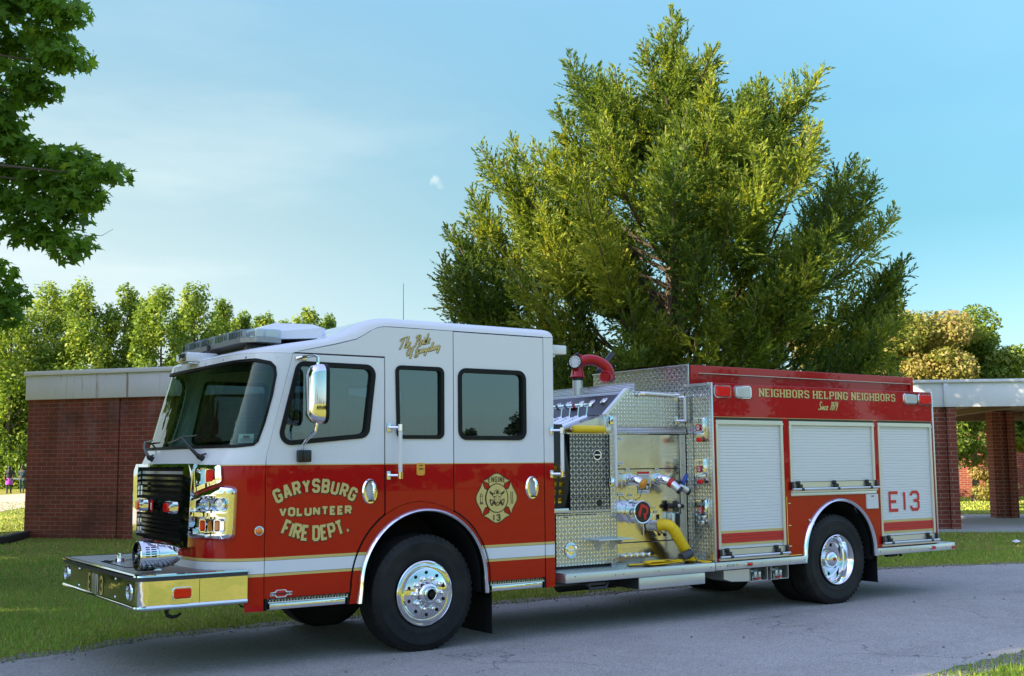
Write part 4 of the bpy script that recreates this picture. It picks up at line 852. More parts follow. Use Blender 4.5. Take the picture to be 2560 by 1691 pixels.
# ---- front grille, pods and lamps
def sh(off): return lambda a,b,d: shell(a,b,-off+d)
G0,G1=.80,UT-.80
m=M(); fr_o=[(.625,1.735),(.66,1.04),(1.01,1.012),(1.02,1.062),(UT-1.02,1.062),(UT-1.01,1.012),(UT-.66,1.04),(UT-.625,1.735)]
fr_i=[(.795,1.715),(.815,1.075),(UT-.815,1.075),(UT-.795,1.715)]
m.sheet([densify(fr_o,.05)],sh(.05),[densify(fr_i,.05)],0,None,0.,False); m.wall(densify(fr_o,.05),sh(.05),0,.06); m.wall(densify(fr_i,.05),sh(.05),0,.10)
ring=m.build('grille','chrome',T)
m=M(); m.sheet([densify(fr_i,.05)],sh(-.05)); m.build('grille_back','seam_dark',ring)
m=M()
for k in range(5):
    for zb_,zt_ in ((1.09,1.285),(1.45,1.70)):
        z_=zb_+(zt_-zb_)*(k+.5)/5; mm=densify([(.83,z_-.012),(UT-.83,z_-.012),(UT-.83,z_+.012),(.83,z_+.012)],.1); m.sheet([mm],sh(.01)); m.wall(mm,sh(.01),0,.04)
m.build('grille_bars','gloss_black',ring)
m=M(); bar=densify([(.79,1.30),(UT-.79,1.30),(UT-.785,1.432),(.785,1.432)],.08); m.sheet([bar],sh(.03)); m.wall(bar,sh(.03),0,.07)
for u in (.86,.86,UT-.86):
    for z_ in (1.14,1.22,1.48,1.53): mm=rrect(u-.03,u+.03,z_-.02,z_+.02,.006,2); m.sheet([mm],sh(.022)); m.wall(mm,sh(.022),0,.05)
m.build('grille_crossbar','chrome',ring)
def on_shell(u,z,off=0.): 
    p=Vector(shell(u,z,-off)); n=FN(u,z); t=Vector((-n.y,n.x,0)).normalized(); return p,n,t
def lamp(u,z,w_,h_,off,name,lens,par,dep=.05):
    p,n,t=on_shell(u,z,off); fm=lambda a,b,d: tuple(p+t*a+Vector((0,0,1))*b-n*d)
    o_=rrect(-w_/2,w_/2,-h_/2,h_/2,min(w_,h_)*.28,5); i_=offset_poly(o_,-.012); k=len(o_)
    b=M(); b.sheet([offset_poly(o_,-.004)],lambda a,bb,d: fm(a,bb,-.018),[i_]); b.add([fm(a,bb,-.018) for a,bb in offset_poly(o_,-.004)]+[fm(a,bb,dep) for a,bb in o_],[(j,(j+1)%k,k+(j+1)%k,k+j) for j in range(k)],0,True); bo=b.build(name,'chrome',par)
    l=M(); i2=offset_poly(i_,-.010); l.add([fm(a,bb,-.012) for a,bb in i_]+[fm(a,bb,-.030) for a,bb in i2],[(j,(j+1)%k,k+(j+1)%k,k+j) for j in range(k)],0,True); l.sheet([i2],lambda a,bb,d: fm(a,bb,-.030)); l.build('lens',lens,bo); return bo
def lamp_pt(p,n,w_,h_,name,lens,par,dep=.03,rad=.28,bez='chrome',rim=.012):
    p=Vector(p); n=Vector(n).normalized(); t=Vector((-n.y,n.x,0)).normalized(); fm=lambda a,b,d: tuple(p+t*a+Vector((0,0,1))*b-n*d)
    o_=rrect(-w_/2,w_/2,-h_/2,h_/2,min(w_,h_)*rad,5); i_=offset_poly(o_,-rim); k=len(o_)
    b=M(); q=offset_poly(o_,-.004); b.sheet([q],lambda a,bb,d: fm(a,bb,-.018),[i_]); b.add([fm(a,bb,-.018) for a,bb in q]+[fm(a,bb,dep) for a,bb in o_],[(j,(j+1)%k,k+(j+1)%k,k+j) for j in range(k)],0,True); bo=b.build(name,bez,par)
    l=M(); i2=offset_poly(i_,-.010); l.add([fm(a,bb,-.012) for a,bb in i_]+[fm(a,bb,-.028) for a,bb in i2],[(j,(j+1)%k,k+(j+1)%k,k+j) for j in range(k)],0,True); l.sheet([i2],lambda a,bb,d: fm(a,bb,-.028)); l.build('lens',lens,bo); return bo
for u in (1.10,UT-.94): lamp(u,1.366,.135,.115,.055,'warning_lamp','red_lens',T,.06)
# badge in the middle of the crossbar: red letter tile between two small chrome wings
p,n,t=on_shell(1.60,1.366,.036); fm=lambda a,b,d: tuple(p+t*a+Vector((0,0,1))*b-n*d)
b=M(); b.sheet([fillet([(-.045,-.02),(.0,-.062),(.045,-.02),(.04,.055),(-.035,.06)],.008,3)],lambda a,bb,d: fm(a,bb,-.008)); b.sheet([[(-.02,-.03),(-.005,-.03),(-.005,.03),(-.02,.03)],[(-.02,.016),(.02,.016),(.02,.03),(-.02,.03)],[(.008,-.002),(.02,-.002),(.02,.03),(.008,.03)],[(-.015,-.003),(.02,-.003),(.02,.008),(-.015,.008)],[(.0,.0),(.012,.0),(.026,-.035),(.012,-.035)]],lambda a,bb,d: fm(a,bb,-.012),(),1)
for s_ in (-1,1):
    for k in range(2): b.sheet([[(s_*.055,-.03+k*.035),(s_*.105,-.03+k*.035),(s_*.105,-.008+k*.035),(s_*.055,-.008+k*.035)]],lambda a,bb,d: fm(a,bb,-.006),(),2)
b.build('badge',['red_lens','white_vinyl','chrome'],ring)
p,n,t=on_shell(1.70,1.55,.02); fm=lambda a,b,d: tuple(p+t*a+Vector((0,0,1))*b-n*d); b=M(); b.sheet([rrect(-.06,.06,-.045,.045,.008,2)],lambda a,bb,d: fm(a,bb,-.02))
for i in range(4):
    for j in range(3): b.sheet([ell(-.043+i*.029,-.028+j*.028,.011,.010,10)],lambda a,bb,d: fm(a,bb,-.024),(),1)
b.build('mesh_badge',['chrome','seam_dark'],ring)
for side in (0,1):
    mu=(lambda p_: p_) if not side else mirror_u
    # upper pod with red lamp
    m=M(); o_=densify(mu(fillet([(.632,1.735),(.36,1.735),(.342,1.60),(.615,1.507)],[.004,.03,.03,.004],4)),.04); i_=densify(mu([(.615,1.712),(.405,1.712),(.395,1.622),(.60,1.548)]),.04)
    m.sheet([o_],sh(.03),[i_],0,None,0.,True); m.wall(o_,sh(.03),0,.035); n_=len(i_); m.add([sh(.03)(a,b_,0) for a,b_ in i_]+[sh(-.03)(a+(.03 if not side else -.03)*0,b_,0) for a,b_ in i_],[(j,(j+1)%n_,n_+(j+1)%n_,n_+j) for j in range(n_)]); m.sheet([i_],sh(-.03)); pod=m.build('upper_lamp_pod','mirror_plate',T)
    u=.452 if not side else UT-.452; lamp(u,1.648,.115,.135,.0,'warning_lamp','red_lens',T,.03)
    # headlamp pod
    m=M(); o_=densify(mu(fillet([(.655,1.475),(.352,1.572),(.222,1.56),(.236,1.115),(.335,1.10),(.70,1.115)],[.004,.05,.05,.05,.03,.004],5)),.035)
    rows=[densify(mu(fillet([(.632,1.484),(.272,1.478),(.282,1.333),(.640,1.343)],[.004,.03,.03,.004],4)),.035),densify(mu(fillet([(.640,1.306),(.278,1.304),(.288,1.150),(.655,1.146)],[.004,.03,.03,.004],4)),.035)]
    gp2=[(a,b_) for a in [k*.035+.22 for k in range(15)] for b_ in (1.15,1.2,1.25,1.32,1.4,1.5)]; gp2=[p_ for p_ in (gp2 if not side else [(UT-a,b_) for a,b_ in gp2]) if in_poly(p_,offset_poly(o_,-.01)) and not any(in_poly(p_,offset_poly(r_,.008)) for r_ in rows)]
    q1=offset_poly(o_,-.018); q2=offset_poly(o_,-.042); n_=len(o_); m.sheet([q2],sh(.052),rows,0,[p_ for p_ in gp2 if in_poly(p_,offset_poly(q2,-.01))],0.,True); m.add([sh(.052)(a,b_,0) for a,b_ in q2]+[sh(.040)(a,b_,0) for a,b_ in q1]+[sh(.004)(a,b_,0) for a,b_ in o_],[(j+r_*n_,(j+1)%n_+r_*n_,n_+(j+1)%n_+r_*n_,n_+j+r_*n_) for j in range(n_) for r_ in (0,1)],0,True)
    for r_ in rows:
        n_=len(r_); m.add([sh(.052)(a,b_,0) for a,b_ in r_]+[sh(-.045)(a,b_,0) for a,b_ in r_],[(j,(j+1)%n_,n_+(j+1)%n_,n_+j) for j in range(n_)]); m.sheet([r_],sh(-.045))
    hp=m.build('headlamp_pod','mirror_plate',T)
    s_=1 if not side else -1; U=lambda a: a if not side else UT-a
    for a in (.385,.50): 
        p,n,t=on_shell(U(a),1.404,-.03); hl=M(); hl.lathe([(.052,-.01),(.058,.03),(.058,.05)],p,n,20,0); hl.disc(p,n,.05,20,0); ho=hl.build('headlamp','chrome',hp); 
        l=M(); l.lathe([(.052,.045),(.045,.057),(.03,.066),(.0,.07)],p,n,20); l.build('lens','clear_lens',hp); bl=M(); bl.lathe([(.022,.02),(.02,.04),(0,.048)],p,n,12); bl.build('bulb','clear_lens',hp)
    for a,w_,mt in ((.528,.085,'red_lens'),(.452,.055,'amber_lens'),(.385,.075,'amber_lens')): lamp(U(a),1.226,w_,.115,-.012,'signal_lamp',mt,hp,.03)
# amber marker on the corner
p,n,t=on_shell(.045,1.180,0); m=M(); m.lathe([(.043,0),(.041,.012),(.031,.014)],p,n,24); mo=m.build('marker_lamp','chrome',T); l=M(); l.lathe([(.031,.008),(.028,.020),(.018,.027),(0,.029)],p,n,20); l.build('lens','amber_lens',mo)

# ---- bumper
BX0,BX1,BZ0,BZ1=-2.68,-1.752,.575,.855
def bump_plan(o=0.,r=.10): return fillet([(BX1,W+o),(BX0-o,W+o),(BX0-o,0-o),(BX1,0-o)],[0,r,r,0],7)
m=M(); pl=bump_plan(); n=len(pl)
m.add([(a,b,BZ0+.035) for a,b in pl]+[(a,b,BZ1-.045) for a,b in pl],[(i,i+1,n+i+1,n+i) for i in range(n-1)],0,True)
lipv=[(-.05,.0),(-.010,.002),(.004,.010),(.010,.022),(.008,.034),(.0015,.041)]
m.add([(a,b,BZ0+dz) for o,dz in lipv for a,b in bump_plan(o)],[(i+k*n,i+1+k*n,n+i+1+k*n,n+i+k*n) for i in range(n-1) for k in range(5)],1,True)
m.add([(a,b,BZ1-.044) for a,b in bump_plan(.003)]+[(a,b,BZ1-.016) for a,b in bump_plan(.003)],[(i,i+1,n+i+1,n+i) for i in range(n-1)],2,True)
pt_=bump_plan(.006); m.add([(a,b,BZ1-.018) for a,b in bump_plan(.004)]+[(a,b,BZ1-.010) for a,b in bump_plan(.014)]+[(a,b,BZ1+.002) for a,b in bump_plan(.012)]+[(a,b,BZ1+.008) for a,b in bump_plan(-.016)],[(i+k*n,i+1+k*n,n+i+1+k*n,n+i+k*n) for i in range(n-1) for k in (0,1,2)],1,True)
m.box(-2.168,-2.165,-.003,-.0005,BZ0+.035,BZ1-.045,2)
bp=m.build('bumper',['mirror_plate','chrome','dark_grey'],T)
m=M(); m.sheet([bump_plan(-.016)],level(BZ1+.003)); dk=m.build('bumper_deck','deck_plank',bp)
m=M(); m.ring2([(-2.53,.83),(-2.10,.83),(-2.10,1.66),(-2.53,1.66)],[(-2.52,.84),(-2.11,.84),(-2.11,1.65),(-2.52,1.65)],level(BZ1+.008),0,.006)
for k in range(13): m.box(BX0+.02,BX0+.035,.15+k*.17,.28+k*.17,BZ1+.003,BZ1+.007)
m.box(-2.5,-2.47,1.46,1.66,BZ1+.008,BZ1+.014); m.build('hatch_seam','seam_dark',bp)
m=M(); m.tube([(-2.38,1.57,BZ1+.005),(-2.38,1.57,BZ1+.03)],[.05,.04],14); m.tube([(-2.38,1.54,BZ1+.03),(-2.38,1.54,BZ1+.065),(-2.38,1.60,BZ1+.065),(-2.38,1.60,BZ1+.03)],.014,8); m.build('hatch_latch','chrome',bp)
for y_ in (.205,2.275):
    m=M(); m.lathe([(.076,0),(.072,.010),(.056,.012),(.052,-.012)],(BX0,y_,.715),(-1,0,0),28); f_=m.build('fog_lamp','chrome',bp); l=M(); l.lathe([(.053,.0),(.035,.010),(0,.014)],(BX0,y_,.715),(-1,0,0),24); l.build('lens','clear_lens',f_)
for y_,z_ in ((.62,.79),(.62,.64),(1.82,.79),(1.82,.64)): m=M(); m.lathe([(.014,0),(.012,.006),(0,.009)],(BX0,y_,z_),(-1,0,0),12); m.build('bolt','chrome',bp)
m=M(); m.box(BX0-.006,BX0-.002,1.20,1.345,.615,.785,0,.001); m.build('reflection_plate','satin_alu',bp)  # pale plate stands in for a light reflection on the bumper face
mk=lamp_pt((-2.314,-.002,.701),(0,-1,0),.17,.105,'side_lamp','red_lens',T,.002,.3)
m=M()
m.tube([(-2.335,.25,.58),(-2.36,.25,.53),(-2.35,.25,.50),(-2.31,.25,.483),(-2.265,.25,.488),(-2.235,.25,.51)],[.018,.018,.017,.016,.013,.009],9); m.build('tow_hook','underbody',T)
m=M(); m.tube([(-1.78,.12,.575),(-1.76,.12,.54),(-1.70,.12,.535),(-1.66,.12,.57)],.008,6); m.build('cable','underbody',T)
# big chrome siren on the bumper deck
SO=Vector((-2.6,.308,.995)); m=M()
m.lathe([(.118,.0),(.125,.006),(.125,.03)],SO,(1,0,0),40); m.lathe([(.125,.03),(.125,.145),(.118,.155)],SO,(1,0,0),40); m.lathe([(.112,.155),(.108,.20),(.098,.26),(.078,.32),(.05,.365),(.02,.385),(0,.388)],SO,(1,0,0),36); 
for k in range(40):
    a=2*math.pi*k/40
    for h0,h1 in ((.042,.075),(.088,.13)):
        if k%8<5: 
            c_=Vector((0,math.cos(a),math.sin(a))); m.obox(SO+Vector(((h0+h1)/2,0,0))+c_*.1255,Vector(((h1-h0)/2,0,0)),Vector((0,-math.sin(a),math.cos(a)))*.0045,c_*.001,1)
sr=m.build('siren',['chrome','seam_dark'],T)
m=M(); m.disc(SO+Vector((.03,0,0)),(1,0,0),.118,32,1)
for k in range(17):
    y_=-.112+k*.014; z_=math.sqrt(max(0,.117**2-y_*y_)); m.box(SO.x-.002,SO.x+.01,SO.y+y_-.003,SO.y+y_+.003,SO.z-z_,SO.z+z_)
for r_ in (.035,.07,.1): m.lathe([(r_-.003,-.004),(r_+.003,-.004),(r_+.003,.004)],SO,(1,0,0),32)
m.lathe([(.02,-.004),(.012,-.01),(0,-.012)],SO,(1,0,0),16); m.build('siren_grille',['chrome','seam_dark'],sr)
m=M(); m.box(-2.47,-2.40,.27,.345,.863,.885,0,.004); m.box(-2.455,-2.415,.285,.33,.885,.93,0,.004); m.build('siren_foot','mirror_plate',sr)

# ---- roof equipment
m=M(); m.tube([(-1.62,.42,2.862),(-1.64,.46,2.862)],.01,6)
def bar_plan(o=0.): return fillet([(-1.32-o*0,.36-o),(-1.32,2.30+o),(-1.56-o,2.30+o),(-1.66-o,2.14),(-1.66-o,.52),(-1.56-o,.36-o)],[.02,.02,.05,.03,.03,.05],4)
lb_=M(); lb_.panel(bar_plan(),lambda a,b,d:(a,b,2.893-d),(),.045,.004); lbo=lb_.build('light_bar','bar_grey',T)
m=M(); pl=bar_plan(-.006); n=len(pl); m.add([(a,b,2.894) for a,b in pl]+[(a,b,2.968) for a,b in pl],[(i,(i+1)%n,n+(i+1)%n,n+i) for i in range(n)]); m.sheet([pl],level(2.969)); m.build('bar_lens','clear_lens',lbo)
m=M(); m.box(-1.60,-1.36,.42,2.24,2.896,2.905,1); m.box(-1.56,-1.38,.44,2.2,2.906,2.955,2)
for k,(y_,w_) in enumerate([(.60,.16),(.80,.12),(.98,.15),(1.17,.13),(1.36,.15),(1.55,.13),(1.73,.15),(1.91,.12),(2.06,.10)]):
    m.box(-1.635,-1.60,y_-w_/2,y_+w_/2,2.898,2.962,2 if k%2==0 else 0)
    for j in range(3): m.box(-1.638,-1.635,y_-w_/2+.01+j*w_*.33,y_-w_/2+w_*.26+j*w_*.33,2.905,2.955,1)
for x_ in (-1.52,-1.44,-1.38):
    m.box(x_-.03,x_+.03,.385,.40,2.90,2.962,2)
m.build('lamp_modules',['bar_grey','chrome','white_vinyl'],lbo)
m=M(); m.box(-1.58,-1.40,.5,.62,2.79,2.848,0,.01); m.box(-1.58,-1.40,1.9,2.0,2.79,2.848,0,.01); m.box(-1.46,-1.42,.55,1.95,2.78,2.845); m.box(-1.30,-1.05,.60,1.9,2.80,2.88,0,.02); m.build('bar_mount','black_plastic',lbo)
m=M(); m.tube([(-1.675,1.28,2.868),(-1.69,1.28,2.868)],.03,14); m.build('tie_ring','black_plastic',lbo)
# brow light
m=M(); m.box(-1.93,-1.62,1.17,1.45,2.712,2.805,0,.02); bl=m.build('brow_light','white_paint',T); m=M(); m.box(-1.942,-1.926,1.185,1.435,2.724,2.795,0,.006); m.build('lens','clear_lens',bl)
m=M(); m.box(-1.936,-1.931,1.19,1.43,2.727,2.792); m.build('reflector','dark_grey',bl); m=M(); m.box(-1.9,-1.68,1.2,1.42,2.70,2.711); m.build('bracket','chrome',bl)
# white roof unit
m=M(); A=[(-1.52,.62,2.905),(-.80,.46,2.925),(-.76,.48,2.95)]
lo=[(-1.58,.56),(-.86,.50),(-.78,.60),(-.78,1.9),(-.86,1.98),(-1.58,1.92)]; 
m.add([(a,b,2.885+.05*(a+1.58)/.8) for a,b in lo]+[(a,b,2.94+.10*(a+1.58)/.8) for a,b in lo],[(i,(i+1)%6,6+(i+1)%6,6+i) for i in range(6)])
tp=[(-1.25,.70),(-.90,.62),(-.87,.68),(-.87,1.82),(-.90,1.86),(-1.25,1.80)]; 
m.add([(a,b,2.94+.10*(a+1.58)/.8) for a,b in lo]+[(a,b,3.072) for a,b in tp],[(i,(i+1)%6,6+(i+1)%6,6+i) for i in range(6)]+[tuple(range(6,12)),]); m.add([(a,b,2.885+.05*(a+1.58)/.8) for a,b in lo],[tuple(range(6))]); m.build('roof_unit','white_paint',T)
m=M(); m.tube([(.30,1.0,3.10),(.30,1.0,3.12)],[.03,.02],10); m.tube([(.30,1.0,3.11),(.30,1.0,3.62)],[.004,.0025],5); m.build('antenna','dark_grey',T)
# scene camera at the back of the cab
m=M(); m.box(1.497,1.60,.10,.22,2.83,2.87,0,.006); m.box(1.52,1.72,.06,.24,2.86,2.955,0,.012); m.build('rear_camera','white_paint',T)
# mirror
m=M(); hx,hy=-1.242,-.25; pl=rrect(-.095,.095,-.255,.255,.075,7); n=len(pl)
rings=[]
for d_,k in ((.055,1.),(.02,1.02),(-.02,1.0),(-.055,.90),(-.08,.70),(-.092,.40)):
    rings.append([(hx+d_*.45+ (a*k)*.30*0 + d_*.6, hy+a*k, 2.352+b*(k if abs(k-1)<.05 else (k*.5+.5))) for a,b in pl])
m.rings(rings,0,True,True); mo=m.build('mirror','chrome',T)
m=M(); pl2=offset_poly(pl,.006); m.ring2(pl2,offset_poly(pl,-.03),lambda a,b,d:(hx+.068-d,hy+a,2.352+b),0,.03,0); m.build('mirror_rim','rubber',mo)
g=M(); g.sheet([offset_poly(pl,-.025)],lambda a,b,d:(hx+.062,hy+a,2.352+b)); g.build('mirror_glass','mirror_plate',mo)
m=M(); m.tube([(-1.335,-.005,2.678),(-1.30,-.04,2.685),(-1.27,-.10,2.69),(-1.25,-.20,2.69),(-1.244,-.25,2.67),(hx,hy,2.60)],.013,9); m.box(-1.345,-1.24,-.012,0,2.665,2.695,0,.004); m.build('mirror_arm','chrome',mo); m=M(); m.tube([(hx,hy,2.10),(hx-.01,hy+.01,2.03),(hx-.05,hy+.10,1.96),(-1.285,-.06,1.92),(-1.285,-.04,1.86)],.015,9); m.build('mirror_arm','chrome',mo)
m=M(); m.box(-1.327,-1.205,-.07,-.001,1.762,1.868,0,.012); m.box(-1.29,-1.24,-.082,-.069,1.765,1.865,0,.005); m.build('mirror_base','black_plastic',mo)
# grab rails with brackets
def rail(x_,z0,z1,y_=-.075,par=None,yb=0.):
    m=M(); m.tube([(x_,y_+yb,z0),(x_,y_+yb,z1)],.019,10); r_=m.build('grab_rail','white_vinyl',T); b=M()
    for z_ in (z0+.025,z1-.025):
        b=M(); b.box(x_-.105,x_-.065,-.012+yb,yb,z_-.04,z_+.04,0,.004); b.tube([(x_-.085,-.008+yb,z_),(x_-.03,-.05+yb,z_),(x_,y_+yb,z_)],.014,8); b.tube([(x_,y_+yb,z_-.03),(x_,y_+yb,z_+.03)],.024,10); b.build('rail_bracket','chrome',r_)
rail(-.325,1.61,2.10); rail(1.545,1.60,2.09)
m=M(); m.panel(rrect(-.113,-.025,1.63,1.748,.022,4),near(-.012),(),.012,.003); o_=m.build('latch_plate','orange_plate',T); m=M(); m.box(-.09,-.048,-.0155,-.0122,1.687,1.697); m.box(-.085,-.053,-.0155,-.0122,1.72,1.728); m.build('label','black_vinyl',o_)

# ---- chrome wheel arch trims, steps
def arch_trim(cx,cz,ro,ri,zb,dep=.03,sx=1.):
    m=M(); N=48; rings=[]; path=[(cx-ri*sx*1.01,zb)]+arc(cx,cz,ri,math.pi,0,N,sx)+[(cx+ri*sx*1.01,zb)]; path_o=[(cx-ro*sx*1.035,zb)]+arc(cx,cz,ro,math.pi,0,N,sx)+[(cx+ro*sx*1.03,zb)]
    for (a,b),(c,d) in zip(path,path_o):
        mxx,mz=(a+c)/2,(b+d)/2; rings.append([(a,.05,b),(a,-.012,b),(a+(c-a)*.2,-dep,b+(d-b)*.2),(mxx,-dep-.012,mz),(a+(c-a)*.8,-dep,b+(d-b)*.8),(c,-.004,d),(c,.006,d)])
    n=7; V=[p for r in rings for p in r]; m.add(V,[(i*n+k,i*n+k+1,(i+1)*n+k+1,(i+1)*n+k) for i in range(len(rings)-1) for k in range(n-1)],0,True); return m.build('wheel_arch_trim','chrome',T,sharp=50)
arch_trim(AX,AZ,.690,.645,.50)
def well(cx,cz,r,y1):
    m=M(); P=[(cx-r,.5)]+arc(cx,cz,r,math.pi,0,24)+[(cx+r,.5)]; n=len(P); m.add([(a,.02,b) for a,b in P]+[(a,y1,b) for a,b in P],[(i,i+1,n+i+1,n+i) for i in range(n-1)],0,True); m.add([(a,y1,b) for a,b in P],[tuple(range(n))]); m.build('wheel_well','seam_dark',T)
well(AX,AZ,.66,.72); 
m=M(); P=[(AX-.66,.5)]+arc(AX,AZ,.66,math.pi,0,24)+[(AX+.66,.5)]; n=len(P); m.add([(a,W-.02,b) for a,b in P]+[(a,W-.72,b) for a,b in P],[(i,i+1,n+i+1,n+i) for i in range(n-1)],0,True); m.build('wheel_well','seam_dark',T)
def step(x0,x1):
    m=M(); m.box(x0,x1,-.012,.26,.575,.592); m.box(x0+.01,x1-.01,.02,.03,.59,.60); s_=m.build('cab_step','tread_step',T); m=M(); m.box(x0+.02,x1-.03,-.016,.0,.508,.562,0,.005); m.box(x0+.005,x1-.005,-.016,.26,.562,.574,0,.003); m.build('step_edge','mirror_plate',s_)
    m=M(); m.box(x0-.012,x0,-.0,.26,.50,.60); m.box(x1,x1+.012,0,.26,.50,.60); m.box(x0,x1,.10,.12,.50,.575); m.build('step_side','seam_dark',s_)
step(-1.578,-.815); step(.70,1.352)
# mud flaps
for x0,x1,z0,z1 in ((.48,.762,.10,.50),(6.36,6.575,.215,.56)):
    m=M(); m.box(x1-.022,x1-.010,.03,.62,z0,z1,0,.003); m.build('mud_flap','rubber',T)

# ---- wheels
def wheel(cx,yo,R_,sgn,kind,name='wheel'):
    "yo: outer sidewall plane; sgn +1 when the tyre runs from yo towards +y"
    ax=(0,-sgn,0); org=(cx,yo,R_-.008); w=.31
    t=M(); rr=.296
    prof=[(rr,-.05),(rr+.004,-.028),(rr+.02,-.012),(rr+.05,-.004),(rr+.075,.0),(rr+.085,-.003),(rr+.11,.002),(rr+.15,.001),(rr+.17,.004),(rr+.176,.0),(R_-.06,-.008),(R_-.045,-.012),(R_-.02,-.022),(R_-.008,-.032),(R_-.002,-.05)]
    for k in range(5):
        y_=-.06-k*.048; prof+=[(R_,y_),(R_,y_-.034),(R_-.012,y_-.038),(R_-.012,y_-.044)]
    prof+=[(R_-.002,-.27),(R_-.02,-w+.02),(R_-.07,-w),(rr+.05,-w+.004),(rr,-w+.05)]
    t.lathe(prof,org,ax,72,0)
    n=54
    for k in range(n):
        a=2*math.pi*k/n; c_=Vector((math.cos(a),0,math.sin(a))); tn=Vector((-math.sin(a),0,math.cos(a))); o_=Vector(org)
        t.obox(o_+c_*(R_-.022)+Vector((0,sgn*.022,0)),tn*.011,c_*.018+Vector((0,sgn*.006,0)),Vector((0,sgn*.006,0)))
    to=t.build(name,'tyre',T,sharp=30)
    if kind is None: return to
    r=M()
    if kind=='front':
        r.lathe([(.298,-.03),(.300,.004),(.292,.010),(.286,.004),(.276,-.02),(.255,-.036),(.250,-.04),(.246,-.035),(.24,.0),(.232,.020),(.222,.026),(.150,.03),(.14,.034),(.125,.034),(.118,.04),(.108,.075),(.095,.095),(.085,.105),(.07,.108),(.062,.104),(.058,.108),(.05,.118),(.0,.118)],org,ax,56,0)
        ro=r.build('rim','chrome',to); b=M()
        for k in range(10):
            a=2*math.pi*(k+.5)/10; c_=Vector((math.cos(a),0,math.sin(a)))*.2; p=Vector(org)+c_*(.97)+Vector((0,-sgn*.0315,0)); b.disc(p,(0,-sgn,0),.0165,14)
        b.build('hand_holes','seam_dark',to); nu=M()
        for k in range(10):
            a=2*math.pi*k/10; nu=M(); p=Vector(org)+Vector((math.cos(a),0,math.sin(a)))*.142; nu.lathe([(.027,.030),(.026,.05),(.020,.054),(.020,.085),(.012,.095),(0,.097)],p,ax,12); nu.build('lug_nut','chrome',to); h=M(); h.lathe([(.060,.119),(.060,.128),(.05,.132),(.046,.127)],org,ax,28,0); h.disc(Vector(org)+Vector((0,-sgn*.124,0)),(0,-sgn,0),.046,24,1); h.lathe([(.03,.125),(.03,.131),(0,.133)],org,ax,20,2); h.build('hub_cap',['chrome','dark_grey','black_plastic'],to)
    else:
        r.lathe([(.298,-.03),(.300,.006),(.292,.012),(.286,.006),(.276,-.02),(.262,-.04),(.254,-.075),(.248,-.085),(.246,-.12),(.238,-.16),(.225,-.172),(.215,-.175),(.14,-.178),(.128,-.174),(.12,-.16),(.112,-.10),(.098,-.07),(.08,-.052),(.05,-.042),(.0,-.038)],org,ax,56,0); r.build('rim','chrome',to); b=M()
        for k in range(8):
            a=2*math.pi*(k+.3)/8; p=Vector(org)+Vector((math.cos(a),0,math.sin(a)))*.19+Vector((0,sgn*.1745,0)); b.disc(p,(0,-sgn,0),.022,14)
        b.build('hand_holes','seam_dark',to); h=M(); h.lathe([(.018,-.043),(.018,-.03),(0,-.028)],org,ax,12); h.build('hub_badge','red_vinyl',to)
    return to
wheel(0,.035,.545,1,'front'); wheel(0,W-.035,.545,-1,'front'); wheel(5.795,.02,.545,1,'rear'); wheel(5.795,.37,.545,1,None); wheel(5.795,W-.02,.545,-1,'rear'); wheel(5.795,W-.37,.545,-1,None)

# ---- chassis
m=M(); m.box(-1.9,7.7,.78,.86,.60,.86); m.box(-1.9,7.7,1.62,1.70,.60,.86); m.box(-.12,.12,.35,2.13,.44,.60,0,.03); m.box(5.66,5.93,.35,2.13,.42,.66,0,.05); m.tube([(.3,1.24,.66),(5.6,1.24,.56)],.055,10); m.box(-1.3,1.4,.75,1.73,.50,1.15); m.box(3.9,5.1,.86,1.62,.52,.95); m.box(6.6,7.4,.86,1.62,.56,.9); m.box(1.55,3.6,.5,2.0,.52,.60); m.tube([(2.2,.9,.40),(4.0,.9,.40)],.085,12); m.box(-1.6,-.72,.27,.74,.62,1.15); m.box(.72,1.45,.27,.74,.62,1.15); m.box(-1.6,-.72,1.74,2.2,.62,1.15); m.box(.72,1.45,1.74,2.2,.62,1.15); m.build('chassis','underbody',T)
# ================================================================== PUMP MODULE, BODY, LETTERING
PY=.42
# pump house carcass
m=M(); m.box(2.02,3.70,PY+.03,W-PY,.60,2.05); m.box(1.80,2.02,PY+.03,W-PY,.60,1.2); m.build('pump_house','interior_dark',T)
m=M(); m.panel([(2.565,.60),(2.655,.60),(2.655,2.262),(2.565,2.262)],near(PY-.012),(),.04,.003); m.panel([(1.815,1.205),(2.562,1.205),(2.562,1.232),(1.815,1.232)],near(PY-.01),(),.03,.002); m.build('panel_post','tread_xz',T)
m=M(); m.panel([(2.018,1.236),(2.56,1.236),(2.56,2.045),(2.018,2.045)],near(PY),(),.03,.002); p_=m.build('side_door','tread_dark',T); m=M(); m.box(2.02,2.558,PY-.004,PY,1.365,1.371); m.build('panel_seam','seam_dark',p_)
m=M(); m.lathe([(.062,0),(.058,.008),(.045,.008),(.043,-.01)],(2.39,PY-.002,1.82),(0,-1,0),24,0); m.disc((2.39,PY-.004,1.82),(0,-1,0),.044,20,1); m.box(2.35,2.43,PY-.014,PY-.004,1.812,1.828,0,.003); m.build('latch',['chrome','seam_dark'],p_)
m=M(); m.lathe([(.036,0),(.03,.008),(.022,.002)],(2.42,PY-.002,1.30),(0,-1,0),18); m.disc((2.42,PY-.003,1.30),(0,-1,0),.022,14); m.build('drain_ring','black_plastic',p_)
m=M(); m.panel([(1.82,.645),(2.628,.645),(2.628,1.20),(1.82,1.20)],near(PY-.006),(),.03,.003); p_=m.build('lower_plate','tread_xz',T)
